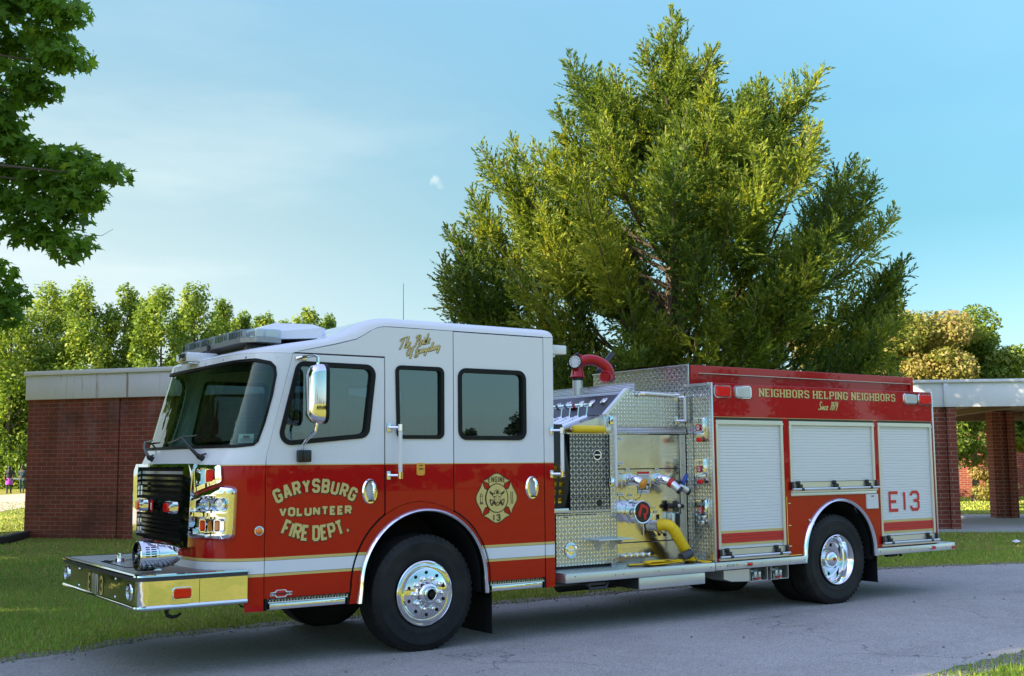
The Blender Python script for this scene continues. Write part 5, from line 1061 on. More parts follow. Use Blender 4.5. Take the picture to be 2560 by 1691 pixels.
m=M(); m.lathe([(.085,0),(.082,.007),(.062,.012),(.058,.006),(.05,.004)],(2.01,PY-.008,.81),(0,-1,0),28); m.disc((2.01,PY-.010,.81),(0,-1,0),.058,24); m.box(1.965,2.055,PY-.026,PY-.014,.80,.82,0,.004); m.build('plug','chrome',p_)
m=M(); m.box(1.84,2.36,PY-.012,PY-.007,1.178,1.186); m.box(1.92,1.98,PY-.010,PY-.007,1.155,1.165); m.build('label','dark_grey',p_)
# stainless operator panels
def spanel(x0,x1,z0,z1,yy=PY): m=M(); m.panel([(x0,z0),(x1,z0),(x1,z1),(x0,z1)],near(yy),(),.03,.003); return m.build('pump_panel','stainless',T)
spanel(2.66,3.605,1.668,2.045); pm=spanel(2.66,3.60,.86,1.658); spanel(2.632,3.665,.618,.850)
m=M(); m.panel([(3.612,.618),(3.70,.618),(3.70,2.05),(3.612,2.05)],near(PY-.006),(),.03,.003); m.build('panel_post','satin_alu',T)
m=M()
for x_,z_ in ((2.70,1.70),(2.70,2.0),(3.58,1.71),(3.58,2.01),(3.58,1.62),(3.57,.9),(2.68,.9),(3.65,.7),(3.65,1.2),(3.65,1.7),(3.65,1.95)): m.disc((x_,PY-.0075,z_),(0,-1,0),.007,8)
m.build('panel_screws','dark_grey',T)
# rail and folded crosslay enclosure, sloping side plate
m=M(); m.box(2.66,3.70,PY-.022,PY+.03,2.062,2.128,0,.003); m.build('ribbed_rail','ribbed_alu',T)
trap=[(2.565,2.265),(2.825,2.535),(3.705,2.535),(3.705,2.132),(2.66,2.132),(2.66,2.262)]
m=M(); m.panel(trap,near(PY-.004),(),.03,.003); tp_=m.build('side_plate','tread_xz',T)
m=M(); m.obox((2.665,PY-.006,2.405),Vector((.165,0,.150)),Vector((0,.03,0)),Vector((-.012,0,.014))); m.box(2.475,2.565,PY-.02,PY+.05,2.04,2.262,0,.004); m.build('sloped_edge','satin_alu',tp_)
for z_ in (2.50,): 
    m=M(); m.tube([(2.98,PY-.06,z_+.01),(3.52,PY-.06,z_-.005)],.017,9); r_=m.build('grab_rail','white_vinyl',T)
    for x_ in (3.0,3.52): m=M(); m.tube([(x_,PY-.004,z_),(x_,PY-.06,z_)],.014,8); m.tube([(x_-.035,PY-.06,z_),(x_+.035,PY-.06,z_)],.022,9); m.build('rail_bracket','chrome',r_)
m=M(); m.tube([(3.655,PY-.06,2.20),(3.655,PY-.06,2.49)],.019,9); r_=m.build('grab_rail','white_vinyl',T)
for z_ in (2.21,2.48): m=M(); m.box(3.56,3.60,PY-.014,PY-.004,z_-.05,z_+.05,0,.003); m.tube([(3.58,PY-.01,z_),(3.655,PY-.06,z_)],.014,8); m.build('rail_bracket','chrome',r_)
m=M(); m.tube([(2.585,PY-.085,1.48),(2.585,PY-.085,2.24)],.019,9); r_=m.build('grab_rail','white_vinyl',T)
for z_ in (1.52,2.20): m=M(); m.box(2.545,2.625,PY-.02,PY-.012,z_-.045,z_+.045,0,.003); m.tube([(2.585,PY-.015,z_),(2.585,PY-.085,z_)],.015,8); m.build('rail_bracket','chrome',r_)
# walkway control console facing the cab
m=M(); con=[(1.84,2.06),(2.50,2.25),(2.52,2.26),(2.80,2.50),(2.84,2.50),(2.84,2.05),(1.84,2.05)]
m.box(2.53,2.84,PY+.04,W-PY-.01,2.27,2.2701); m.add([(a,PY+.03,b) for a,b in con]+[(a,W-PY,b) for a,b in con],[(i,(i+1)%7,7+(i+1)%7,7+i) for i in range(7)]+[tuple(range(7)),tuple(range(7,14))]); co=m.build('control_console','stainless',T); gp_=M(); gp_.add([(2.515,PY+.04,2.262),(2.515,W-PY-.02,2.262),(2.795,W-PY-.02,2.502),(2.795,PY+.04,2.502)],[(0,1,2,3)]); gp_.build('gauge_board','black_plastic',co)
for k in range(9):
    y_=.56+k*.155; m=M(); m.tube([(2.02,y_,2.135),(2.36,y_,2.245)],.019,8); m.box(1.99,2.04,y_-.035,y_+.035,2.12,2.145,0,.004); m.tube([(2.36,y_,2.23),(2.38,y_,2.365)],.011,7); m.tube([(2.38,y_-.05,2.375),(2.38,y_+.05,2.375)],.021,8); m.build('valve_lever','chrome',co)
for k,(y_,z_,r_) in enumerate([(1.86,2.38,.055),(1.68,2.385,.055),(1.48,2.40,.045),(1.3,2.41,.05),(1.05,2.41,.045),(.85,2.41,.045),(.65,2.42,.05)]):
    n=Vector((-.65,0,.76)); o_=Vector((2.52+(z_-2.26)*1.17-.01,y_,z_)); m=M(); m.lathe([(r_,0),(r_,.02),(r_*.86,.024),(r_*.84,.018)],o_,n,20,0); m.disc(o_+n*.018,n,r_*.85,20,1)
    for j in range(8): 
        a=math.pi*(.75-.214*j*1.0)*1.1; t1=Vector((0,1,0)); t2=n.cross(t1); m.obox(o_+n*.0195+(t1*math.cos(a)+t2*math.sin(a))*r_*.62,(t1*math.cos(a)+t2*math.sin(a))*r_*.12,n.cross(t1*math.cos(a)+t2*math.sin(a))*r_*.03,n*.0008,2)
    m.build('gauge',['chrome','gauge_face','black_vinyl'],co)
m=M(); m.box(2.60,2.66,1.10,1.22,2.36,2.42,0,.01); m.build('indicator','red_lens',co)
m=M(); m.box(2.90,2.95,PY+.0,W-PY,2.535,2.625,0,.003); m.box(2.83,2.949,PY+.02,W-PY-.02,2.50,2.534); m.build('hood_rail','ribbed_alu',co)
m=M(); m.box(2.95,3.70,PY+.03,W-PY-.03,2.46,2.53); m.build('top_deck','tread_xy',T)
# yellow padded roller and cargo net with packed hose
m=M(); m.lathe([(0,0),(.025,.004),(.038,.02),(.041,.05),(.041,.41),(.038,.44),(.025,.455),(0,.46)],(2.015,PY-.045,2.098),(1,0,0),20); ro=m.build('padded_roller','yellow_gear',T); m=M(); m.tube([(1.99,PY-.045,2.098),(2.53,PY-.045,2.098)],.012,8); m.box(2.47,2.56,PY-.07,PY-.0,2.07,2.125,0,.004); m.build('roller_bracket','satin_alu',ro)
m=M(); m.box(1.985,2.56,PY-.004,PY+.02,2.046,2.062); m.build('roller_shelf','satin_alu',ro)
m=M(); P=[(1.56,1.25),(1.97,1.25),(2.0,1.45),(2.0,1.65),(1.965,1.9),(1.945,2.15),(1.56,2.15)]
nz_=lambda a,b,d:(a,PY-.0-.05*math.sin(math.pi*(b-1.25)/.9)+d,b)
m.panel(offset_poly(P,0),lambda a,b,d:(a,PY+.035-.05*math.sin(math.pi*min(1,max(0,(b-1.25)/.9)))+d,b),[rrect(1.70+i*.085,1.757+i*.085,1.31+j*.088,1.365+j*.088,.008,2) for i in range(3) for j in range(5)],.006,0,0)
cn=m.build('cargo_net','black_vinyl',T)
m=M()
for j in range(7): m.tube([(1.62,PY+.062,1.31+j*.066),(1.97,PY+.062,1.31+j*.066)],.032,8); 
o_=m.build('packed_hose','yellow_gear'); tag(o_,'yellow hose folds packed behind the black cargo net','hose')
m=M(); m.box(1.50,1.99,PY+.01,PY+.4,1.215,1.248); m.box(1.50,1.99,PY-.012,PY+.01,1.205,1.255,0,.004); m.build('net_sill','satin_alu',cn)
m=M(); m.box(1.50,1.83,PY+.18,W-.3,.62,2.1); m.build('crosslay_bin','seam_dark',T)
# running board
m=M(); m.panel([(1.605,0),(3.695,0),(3.695,PY+.01),(1.605,PY+.01)],level(.620),(),.02,.003); rb_=m.build('running_board','tread_xy',T); m=M(); m.box(1.605,3.690,-.034,0,.525,.618,0,.006); m.box(1.600,1.64,-.03,.40,.53,.612,0,.004); m.build('board_edge','satin_alu',rb_)
m=M()
for x_ in (1.72,2.25,2.36,2.85,3.2,3.62): m.disc((x_,-.0355,.575+(.012 if x_<2 else 0)),(0,-1,0),.007,8)
m.build('edge_bolts','dark_grey',rb_)
m=M(); m.box(2.60,3.56,.0,.42,.395,.520,0,.005); m.build('under_box','satin_alu',T); m=M(); m.box(2.594,2.5995,.01,.41,.40,.515); m.build('box_end','interior_dark',T)
m=M(); m.tube([(1.95,.05,.495),(1.97,.04,.445),(2.18,.04,.445),(2.21,.05,.495)],.016,7); m.box(1.93,2.22,.05,.22,.475,.50); m.box(1.60,1.95,.15,.45,.48,.52); m.build('fold_step','dark_grey',T)
# discharges, intake, labels
def flange(x_,z_,w_,par): m=M(); m.panel(rrect(x_-w_,x_+w_,z_-w_,z_+w_,.01,2),near(PY-.008),(),.008,.002); return m.build('flange','stainless',par)
for k,(x_,z_) in enumerate([(2.83,1.545),(3.25,1.545)]):
    d=Vector((.35,-.80,-.48)).normalized(); o0=Vector((x_,PY-.008,z_)); el=M(); el.tube([o0,o0+Vector((0,-.09,0)),o0+Vector((.02,-.13,-.012)),o0+Vector((.045,-.165,-.035))],[.055,.055,.052,.047],18); el.lathe([(.068,0),(.068,.02),(.058,.022)],o0,(0,-1,0),22); eo=el.build('discharge','chrome',pm)
    flange(x_,z_,.095,pm)
    e=o0+Vector((.045,-.165,-.035)); c=M()
    if k==0:
        c.lathe([(.0,.05),(.036,.05),(.050,.044),(.050,.0),(.046,-.004)],e,d,18,0)
        for j in range(10): a=2*math.pi*j/10; t1=d.orthogonal().normalized(); t2=d.cross(t1); c.obox(e+d*.022+(t1*math.cos(a)+t2*math.sin(a))*.052,d*.02,(t1*math.cos(a)+t2*math.sin(a))*.006,d.cross(t1*math.cos(a)+t2*math.sin(a))*.008)
        c.build('discharge_cap','orange_plate',pm); ch=M(); ch.tube([e+d*.03,e+Vector((-.03,-.0,-.16)),e+Vector((-.10,.09,-.21)),e+Vector((-.16,.155,-.14))],.004,5); ch.build('cap_chain','dark_grey',pm)
    else:
        c.lathe([(.0,-.01),(.05,-.01),(.054,.0),(.054,.035),(.044,.04)],e,d,18,0); c.build('wye_collar','red_vinyl',pm)
        y1=e+d*.06; w=M(); w.tube([e+d*.02,y1,y1+Vector((.03,-.04,-.05))],[.045,.046,.044],14); w.tube([y1,y1+Vector((.10,-.02,-.03))],[.04,.034],12); w.tube([y1+Vector((.10,-.02,-.03)),y1+Vector((.17,-.03,-.07))],[.036,.036],12); w.build('wye_valve','satin_alu',pm)
        w=M(); w.lathe([(.048,0),(.048,.03),(.0,.034)],y1+Vector((.03,-.04,-.05)),(.45,-.62,-.64),18); w.lathe([(.038,0),(.038,.03),(0,.034)],y1+Vector((.165,-.03,-.068)),(.8,-.2,-.5),16); w.tube([y1+Vector((.01,0,.02)),y1+Vector((.06,-.05,.045))],[.03,.026],9); w.build('wye_caps','black_plastic',pm)
        w=M(); w.tube([y1+Vector((.10,-.02,-.01)),y1+Vector((.125,-.03,.05)),y1+Vector((.155,-.04,.115))],[.02,.026,.02],9); w.build('wye_handle','blue_handle',pm)
# big intake with black and red cap
io=Vector((2.868,PY,1.193)); m=M(); dia=[(io.x+.165*math.cos(a)*(1 if k%2==0 else .82),io.z+.165*math.sin(a)*(1 if k%2==0 else .82)) for k,a in enumerate([2*math.pi*j/8+math.pi/2 for j in range(8)])]; m.panel(fillet(dia,.05,4),near(PY-.008),(),.008,.003); it=m.build('intake_flange','stainless',T)
m=M(); m.lathe([(.128,0),(.128,.012),(.118,.016),(.118,.15),(.125,.155),(.128,.185),(.122,.19),(.112,.186)],(io.x,io.y-.008,io.z),(0,-1,0),36); m.build('intake_body','chrome',it)
m=M(); m.disc((io.x,io.y-.190,io.z),(0,-1,0),.112,32,0); fm=lambda a,b,d:(io.x+.94*a+.34*b,io.y-.194,io.z-.34*a+.94*b)
m.sheet([[(-.045,-.055),(-.02,-.065),(-.02,.05),(.03,.05),(.045,.03),(.045,.0),(.01,-.01),(.05,-.075),(.075,-.055),(.055,-.02),(.075,.02),(.06,.07),(.02,.085),(-.055,.08),(-.06,-.03)]],fm,(),1); m.build('intake_cap',['black_vinyl','red_vinyl'],it)
m=M(); m.tube([(io.x+.11,io.y-.17,io.z+.03),(io.x+.19,io.y-.175,io.z+.055)],[.012,.014],8); m.tube([(io.x-.11,io.y-.17,io.z-.03),(io.x-.17,io.y-.165,io.z-.05)],[.012,.018],8); m.build('intake_lugs','gold_leaf',it)
# lower right inlet group: flange, valve, black tee handle, grey mount
m=M(); m.panel([(3.04,.90),(3.30,.90),(3.30,1.12),(3.26,1.16),(3.20,1.16),(3.18,1.12),(3.04,1.12)],near(PY-.008),(),.008,.002); vf_=m.build('outlet_plate','stainless',T)
m=M(); m.lathe([(.065,0),(.065,.03),(.055,.032),(.055,.10),(.068,.102),(.068,.14),(.058,.142)],(3.115,PY-.008,1.035),(.25,-.97,0),24); m.build('outlet','satin_alu',vf_)
m=M(); m.tube([(3.10,PY-.07,.965),(3.11,PY-.10,.93)],.018,8); m.tube([(3.16,PY-.09,1.09),(3.14,PY-.12,1.11)],.016,8); m.tube([(3.22,PY-.02,.99),(3.30,PY-.05,.93)],.008,7); m.lathe([(0,.02),(.017,.012),(.02,0),(.017,-.012),(0,-.02)],(3.305,PY-.055,.925),(1,0,0),12); m.build('outlet_handle','black_plastic',vf_)
m=M(); m.box(3.225,3.27,PY-.010,PY-.0085,1.09,1.15,0,.0); m.build('lever_slot','seam_dark',vf_)
m=M(); m.box(3.39,3.50,PY-.09,PY-.0,.98,1.17,0,.012); m.box(3.50,3.58,PY-.07,PY,.99,1.15,0,.01); m.tube([(3.46,PY-.10,.72),(3.46,PY-.10,1.16)],.012,7); m.tube([(3.53,PY-.06,.84),(3.53,PY-.06,1.0)],.02,8); eq=m.build('drain_valve','satin_alu',T)
m=M(); m.tube([(3.36,PY-.06,1.235),(3.44,PY-.10,1.25),(3.56,PY-.09,1.235)],[.022,.034,.022],9); m.tube([(3.44,PY-.09,1.30),(3.45,PY-.09,1.18)],[.03,.04],9); m.tube([(3.46,PY-.105,1.0),(3.47,PY-.10,1.16)],.026,8); m.build('tee_handle','black_plastic',eq)
m=M(); m.lathe([(.022,0),(.018,.01),(0,.012)],(3.455,PY-.14,1.245),(0,-1,0),12); m.build('knob_cap','satin_alu',eq)
# information plates
LM=['paper_label','red_vinyl','black_vinyl','dark_grey']
def L_(x0,x1,z0,z1,mi,dd=.003): m.box(x0,x1,PY-dd-.004,PY-.004,z0,z1,mi)
m=M(); L_(2.965,3.135,1.52,1.635,0); L_(2.967,3.133,1.607,1.632,1,.004)
for k in range(5): L_(2.972,3.128,1.588-k*.014,1.591-k*.014,3,.004)
m.build('warning_plate',LM,T); m=M(); L_(2.965,3.135,1.385,1.515,0); L_(2.972,3.128,1.43,1.50,2,.004); L_(2.985,3.03,1.44,1.475,0,.005); L_(3.05,3.07,1.45,1.49,0,.005); L_(3.085,3.115,1.44,1.475,0,.005)
for k in range(2): L_(2.972,3.128-k*.05,1.40+k*.012,1.403+k*.012,3,.004)
m.build('instruction_plate',LM,T)
for z_ in (1.98,1.715,1.60,1.37): m=M(); L_(2.675,2.755,z_,z_+.03,0); L_(2.683,2.745,z_+.012,z_+.017,3,.004); m.build('label_plate',LM,T)
for x_,z_ in ((2.85,1.375),(2.82,1.655),(3.25,1.655),(3.10,1.135),(3.22,1.18),(3.21,.92)): m=M(); L_(x_-.028,x_+.028,z_-.014,z_+.014,0); L_(x_-.02,x_+.02,z_-.004,z_+.002,3,.004); m.build('label_plate',LM,T)
# shelf bracket and row of drain knobs
m=M(); m.box(2.24,2.735,PY-.20,PY-.006,.905,.920,0,.003); br=[(2.37,.905),(2.37,.79),(2.40,.79),(2.46,.83),(2.56,.86),(2.56,.905)]
for x_ in (2.37,2.57): 
    q=[(PY-.006,.905),(PY-.006,.79),(PY-.04,.80),(PY-.08,.86),(PY-.19,.89),(PY-.19,.905)]; m.add([(x_,a,b) for a,b in q]+[(x_+.012,a,b) for a,b in q],[tuple(range(6)),tuple(range(6,12))]+[(i,(i+1)%6,6+(i+1)%6,6+i) for i in range(6)])
m.build('shelf','satin_alu',T)
for k in range(5):
    x_=2.74+k*.085; m=M(); m.tube([(x_,PY,.718),(x_,PY-.05,.718)],.012,7); m.lathe([(.0,.0),(.024,.004),(.026,.014),(.02,.022),(0,.024)],(x_,PY-.045,.718),(0,-1,0),12); m.build('drain_knob','chrome',T)
m=M(); 
for k in range(9): m.box(2.735+k*.04,2.757+k*.04,PY-.004,PY-.0005,.79,.796)
m.build('knob_labels','paper_label',T)

# ---- yellow hose from the outlet down to the running board
def flat_hose(m, pts, wid, th, mi=0):
    pts=[Vector(p) for p in pts]; N=len(pts); rings=[]
    for i,p in enumerate(pts):
        t=(pts[min(i+1,N-1)]-pts[max(i-1,0)]).normalized(); w_=wid[i] if isinstance(wid,(list,tuple)) else wid; h_=th[i] if isinstance(th,(list,tuple)) else th
        s_=Vector((t.y,-t.x,0)); 
        if s_.length<.2: s_=Vector((1,0,0))
        s_=s_-t*s_.dot(t); s_.normalize(); n_=t.cross(s_)
        rings.append([p+s_*w_*math.cos(a)+n_*h_*math.sin(a)*(1+.0*k) for k,a in enumerate([2*math.pi*j/14 for j in range(14)])])
    m.rings(rings,mi,True,True)
def cat(pts,k=6):
    P=[Vector(p) for p in pts]; P=[P[0]*2-P[1]]+P+[P[-1]*2-P[-2]]; out=[]
    for i in range(1,len(P)-2):
        for j in range(k):
            t=j/k; out.append(.5*((2*P[i])+(P[i+1]-P[i-1])*t+(2*P[i-1]-5*P[i]+4*P[i+1]-P[i+2])*t*t+(3*P[i]-P[i-1]-3*P[i+1]+P[i+2])*t**3))
    out.append(P[-2]); return out
FH=empty('fire_hose',(3.4,.25,.62)); tag(FH,'yellow fire hose bending from the pump outlet down onto the running board','hose')
inv_=Matrix.Translation((-3.4,-.25,-.62))
def hose_part(m,name,mat):
    m.v=[tuple(inv_@Vector(p)) for p in m.v]; return m.build(name,mat,FH)
m=M(); pts=cat([(3.135,PY-.14,1.04),(3.19,PY-.22,1.045),(3.25,PY-.25,1.0),(3.33,PY-.25,.90),(3.42,PY-.24,.79),(3.50,PY-.22,.69),(3.545,PY-.20,.645)],7)
m.tube(pts,[.063+.002*math.sin(i*1.7)*(1 if 10<i<34 else .3) for i in range(len(pts))],16); hose_part(m,'hose_bend','yellow_gear')
m=M()
flat_hose(m,cat([(3.56,.20,.66),(3.50,.16,.640),(3.40,.13,.655),(3.26,.12,.66),(3.05,.10,.665),(2.84,.10,.668),(2.80,.10,.652),(2.84,.10,.638),(3.05,.10,.640),(3.28,.10,.650)],5),.055,.013)
flat_hose(m,cat([(3.28,.10,.638),(3.1,.12,.645),(2.92,.16,.64),(2.78,.2,.634),(2.66,.25,.632)],5),.05,.010)
flat_hose(m,cat([(3.57,.20,.645),(3.62,.14,.634),(3.64,.06,.630),(3.60,.02,.628)],5),.06,.008); hose_part(m,'folded_hose','yellow_gear')
m=M(); m.tube([(3.30,.10,.69),(3.40,.11,.71),(3.46,.12,.73)],[.046,.05,.05],14); hose_part(m,'coupling','dark_grey')
m=M(); flat_hose(m,cat([(3.02,.06,.672),(3.14,.02,.682),(3.26,.05,.70),(3.36,.14,.735),(3.44,.05,.70),(3.47,.03,.64)],5),.010,.003); hose_part(m,'strap','black_vinyl')

# ---- rear body
BX=3.71; BR=7.79
def rolldoor(x0,x1,z0,z1,bar=True,stripe=None,name='roll_up_door'):
    "aluminium shutter recessed in its own frame"
    m=M(); ii=[(x0+.038,z0+.01),(x1-.038,z0+.01),(x1-.038,z1-.075),(x0+.038,z1-.075)]
    m.ring2([(x0,z0),(x1,z0),(x1,z1-.028),(x0,z1-.028)],ii,near(-.010),0,.035); m.box(x0-.003,x1+.003,-.018,-.0105,z1-.075,z1-.055,0); fr=m.build(name,'satin_alu',T)
    m=M(); m.box(x0,x1,-.006,.03,z1-.0275,z1,0); m.build('top_seal','black_plastic',fr)
    m=M(); z=z0+.02; p=[]; pitch=.034
    while z<z1-.078:
        p+=[(.016,z),(.010,z+.004),(.010,z+pitch-.005),(.016,z+pitch-.002)]; z+=pitch
    xa,xb=x0+.035,x1-.035; n=len(p); m.add([(xa,a,b) for a,b in p]+[(xb,a,b) for a,b in p],[(i,i+1,n+i+1,n+i) for i in range(n-1)]); m.build('shutter','white_slat',fr,fix=False)
    if stripe:
        m=M(); a,b=x0+.036,x1-.036
        for za,zb,mi in ((stripe,stripe+.025,0),(stripe+.028,stripe+.136,1),(stripe+.139,stripe+.164,0)): m.add([(a,.0075,za),(b,.0075,za),(b,.0075,zb),(a,.0075,zb)],[(0,1,2,3)],mi)
        for k in (1,2): m.add([(a,.0068,stripe+.028+k*.036),(b,.0068,stripe+.028+k*.036),(b,.0068,stripe+.031+k*.036),(a,.0068,stripe+.031+k*.036)],[(0,1,2,3)],2)
        m.build('reflective_stripe',['gold_leaf','red_vinyl','brown_outline'],fr)
    if bar:
        m=M(); zb=z0+.055; m.box(x0+.01,x1+.02,-.024,.008,z0+.005,z0+.022,1); m.tube([(x0-.01,-.045,zb-.012),(x1+.02,-.045,zb-.012)],.014,9,1); m.box(x0+.03,x1-.03,-.006,.012,zb+.005,zb+.075,1); m.box(x0+.03,x1-.03,-.0085,-.006,zb+.070,zb+.076,0)
        for x_ in (x0+.135,x1-.165)+(((x0+x1)/2,) if x1-x0>1.3 else ()): m.box(x_-.03,x_+.03,-.05,-.005,zb-.005,zb+.045,0,.006); m.box(x_-.045,x_+.015,-.03,-.004,zb+.04,zb+.085,0,.01); m.box(x_+.0,x_+.05,-.06,-.03,zb-.03,zb+.0,0,.006)
        for x_ in (x0+.012,x1+.0): m.box(x_-.02,x_+.02,-.035,.0,zb-.025,zb+.075,0,.005)
        m.build('lift_bar',['black_plastic','satin_alu'],fr)
    return fr
D1=(3.778,4.875,.628,2.238); D2=(4.985,6.55,1.36,2.24); D3=(6.63,7.735,.655,2.243)
AC=(5.845,.612)
arch2=[(AC[0]-.625,.60)]+arc(AC[0],AC[1],.625,math.pi,0,36)+[(AC[0]+.625,.60)]
m=M(); outer=[(3.738,.622),(4.93,.622),(AC[0]-.63,.622)]+arc(AC[0],AC[1],.63,math.pi-.02,.02,36)+[(AC[0]+.63,.64),(BR-.02,.65),(BR-.02,2.63),(3.738,2.63)]
hl=[[(a+.004,c+.004),(b-.004,c+.004),(b-.004,d-.002),(a+.004,d-.002)] for a,b,c,d in (D1,D2,D3)]
m.panel(outer,near(0),hl,.035,.003); m.box(BR-.02,BR,.03,W-.03,.64,2.63); 
m.panel([(3.738,.622),(AC[0]-.63,.622)]+arc(AC[0],AC[1],.63,math.pi-.02,.02,36)+[(AC[0]+.63,.64),(BR-.02,.65),(BR-.02,2.63),(3.738,2.63)],far(W),(),.035,.003); m.build('body','body_red',T)
m=M(); m.box(3.76,5.18,.06,W-.06,.63,2.60); m.box(6.52,7.75,.06,W-.06,.66,2.60); m.box(5.18,6.52,.06,W-.06,1.30,2.60); m.build('body_core','seam_dark',T)
rolldoor(*D1,True,.793); rolldoor(*D2,True); d3=rolldoor(*D3,True,.815)
m=M(); m.box(4.982,6.553,-.014,-.002,1.322,1.356,0,.003); m.build('door_sill','satin_alu',T)
m=M(); m.box(3.711,3.738,-.014,.03,.622,2.634,0,.004); m.build('corner_trim','satin_alu',T); m=M(); m.box(7.772,7.795,-.012,.03,.648,2.634,0,.004); m.build('corner_trim','satin_alu',T)
m=M(); m.box(3.741,7.768,-.003,.0,2.241,2.246); m.build('drip_line','gold_leaf',T)
# fender access panel with its hinge
m=M(); m.box(4.905,4.912,-.006,.001,.64,1.318); m.box(4.905,5.14,-.006,.001,.630,.637)
for z_ in (.74,.98,1.24): m.tube([(4.93,-.002,z_),(4.96,-.012,z_)],.007,6)
m.build('fender_hinge','chrome',T)
m=M(); m.tube([(5.285,-.004,1.04),(5.345,-.02,.98)],[.014,.014],8); m.build('reflector_post','pale_plastic',T)
m=M(); m.panel(rrect(6.352,6.578,1.135,1.318,.012,3),near(-.016),(),.016,.003); f_=m.build('fuel_door','pale_plastic',T); m=M(); m.box(6.44,6.49,-.019,-.016,1.285,1.297); m.build('fuel_latch','dark_grey',f_)
arch_trim(AC[0],AC[1],.672,.618,.55,.03); well(AC[0],AC[1],.628,.75)
m=M(); P=[(AC[0]-.628,.5)]+arc(AC[0],AC[1],.628,math.pi,0,24)+[(AC[0]+.628,.5)]; n=len(P); m.add([(a,W-.02,b) for a,b in P]+[(a,W-.75,b) for a,b in P],[(i,i+1,n+i+1,n+i) for i in range(n-1)],0,True); m.build('wheel_well','seam_dark',T)
# front bulkhead of the body in treadplate, with folding steps
m=M(); m.panel([(.015,.622),(W-.015,.622),(W-.015,2.632),(2.12,2.632),(2.12,2.86),(.36,2.86),(.36,2.632),(.015,2.632)],front(BX),(),.025,.003); bk=m.build('bulkhead','tread_yz',T)
m=M(); m.box(BX-.014,BX-.001,.335,.36,2.635,2.868,0,.003); m.box(BX-.014,BX-.001,.36,2.12,2.853,2.866,0,.003); m.box(BX-.004,BX-.001,.36,.365,.63,2.62); m.box(BX-.012,BX-.001,.02,PY,2.60,2.632,0,.003); m.build('bulkhead_trim','satin_alu',T)
m=M(); m.box(BX-.006,BX-.001,.283,.286,.9,2.2); m.build('bulkhead_seam','dark_grey',T)
def fold_step(z0,red=True):
    y0,y1=.085,.235; m=M(); o_=[(y0,z0+.02),(y1,z0),(y1,z0+.18),(y0,z0+.18)]
    m.ring2(fillet(o_,.015,3),fillet(offset_poly(o_,-.014),.006,3),front(BX-.045),0,.02,0)
    for a in (.045,.085,.125): m.box(BX-.043,BX-.03,y0+a-.003,y0+a+.003,z0+.02,z0+.17)
    for z_ in (.07,.115): m.box(BX-.043,BX-.03,y0+.012,y1-.012,z0+z_-.004,z0+z_+.004)
    m.box(BX-.028,BX-.001,y0-.035,y0+.02,z0-.06,z0+.19,0,.005); m.box(BX-.05,BX-.001,y0+.02,y1-.04,z0-.04,z0+.01,0,.006); s_=m.build('folding_step','chrome',T)
    b=M(); b.box(BX-.050,BX-.044,y0+.035,y1-.035,z0+.035,z0+.105,0,.002); fm=lambda a,bb,d:(BX-.0515,(y0+y1)/2-a,z0+.07+bb); b.sheet([ell(0,0,.024,.027,14)],fm,[ell(0,0,.013,.016,12)],1); b.sheet([[(-.006,-.008),(.012,-.03),(.02,-.026),(.004,-.004)]],lambda a,bb,d:(BX-.0525,(y0+y1)/2-a,z0+.07+bb),(),1); b.build('step_badge',['red_vinyl','white_vinyl'],s_)
    l=M(); l.box(BX-.07,BX-.03,y0+.02,y1-.055,z0-.095,z0-.045,0,.012); l.build('step_lamp','red_lens' if red else 'chrome',s_)
for z_,r_ in ((2.055,True),(1.585,True),(1.125,False)): fold_step(z_,r_)
# upper red hose bed walls
m=M(); m.panel([(3.735,2.632),(7.87,2.632),(7.87,2.858),(3.735,2.858)],near(.335),[[(3.86,2.65),(7.80,2.65),(7.80,2.765),(3.86,2.765)]],.03,.003); m.panel([(3.735,2.632),(7.87,2.632),(7.87,2.858),(3.735,2.858)],far(2.145),(),.03,.003); m.sheet([[(3.85,2.64),(7.81,2.64),(7.81,2.775),(3.85,2.775)]],near(.358)); m.box(7.845,7.87,.366,2.114,2.635,2.857); m.build('hose_bed','body_red',T)
m=M(); m.box(3.86,7.80,.333,.352,2.765,2.770); m.build('bed_trim','satin_alu',T)
m=M(); pts=[]; nx=26
for i in range(nx+1):
    for j,y_ in enumerate((.37,.75,1.24,1.75,2.11)): pts.append((3.76+4.07*i/nx,y_,2.862+.035*math.sin(math.pi*j/4)+.012*math.sin(i*1.3)*math.sin(math.pi*j/4)))
m.add(pts,[(i*5+j,i*5+j+1,(i+1)*5+j+1,(i+1)*5+j) for i in range(nx) for j in range(4)],0,True); m.build('bed_cover','red_vinyl',T)
m=M(); m.sheet([[(3.74,.01),(BR-.01,.01),(BR-.01,W-.01),(3.74,W-.01)]],level(2.633)); m.build('body_roof','tread_xy',T)
# rub rails, tailboard
m=M(); m.box(3.700,5.205,-.034,.05,.530,.617,0,.006); rr_=m.build('rub_rail','satin_alu',T); m=M(); m.box(6.495,8.06,-.034,.05,.553,.640,0,.006); m.box(7.78,8.06,.052,W+.03,.555,.638,0,.006); m.box(8.055,8.10,-.036,W+.036,.55,.645,0,.008); r2_=m.build('tailboard','satin_alu',T)
m=M(); m.box(8.101,8.106,.0,.10,.565,.63); m.box(8.04,8.10,-.040,-.0365,.56,.60); m.build('tail_reflector','red_vinyl',r2_)
for x_,z_,p_ in ((4.215,.575,rr_),(7.615,.598,r2_)): lamp_pt((x_,-.035,z_),(0,-1,0),.10,.052,'marker_lamp','red_lens',p_,.002,.4,'chrome',.010)
m=M(); m.box(3.87,3.985,-.038,-.0345,.562,.585,0); m.lathe([(.014,0),(.012,.004),(0,.005)],(4.03,-.035,.578),(0,-1,0),10,1); 
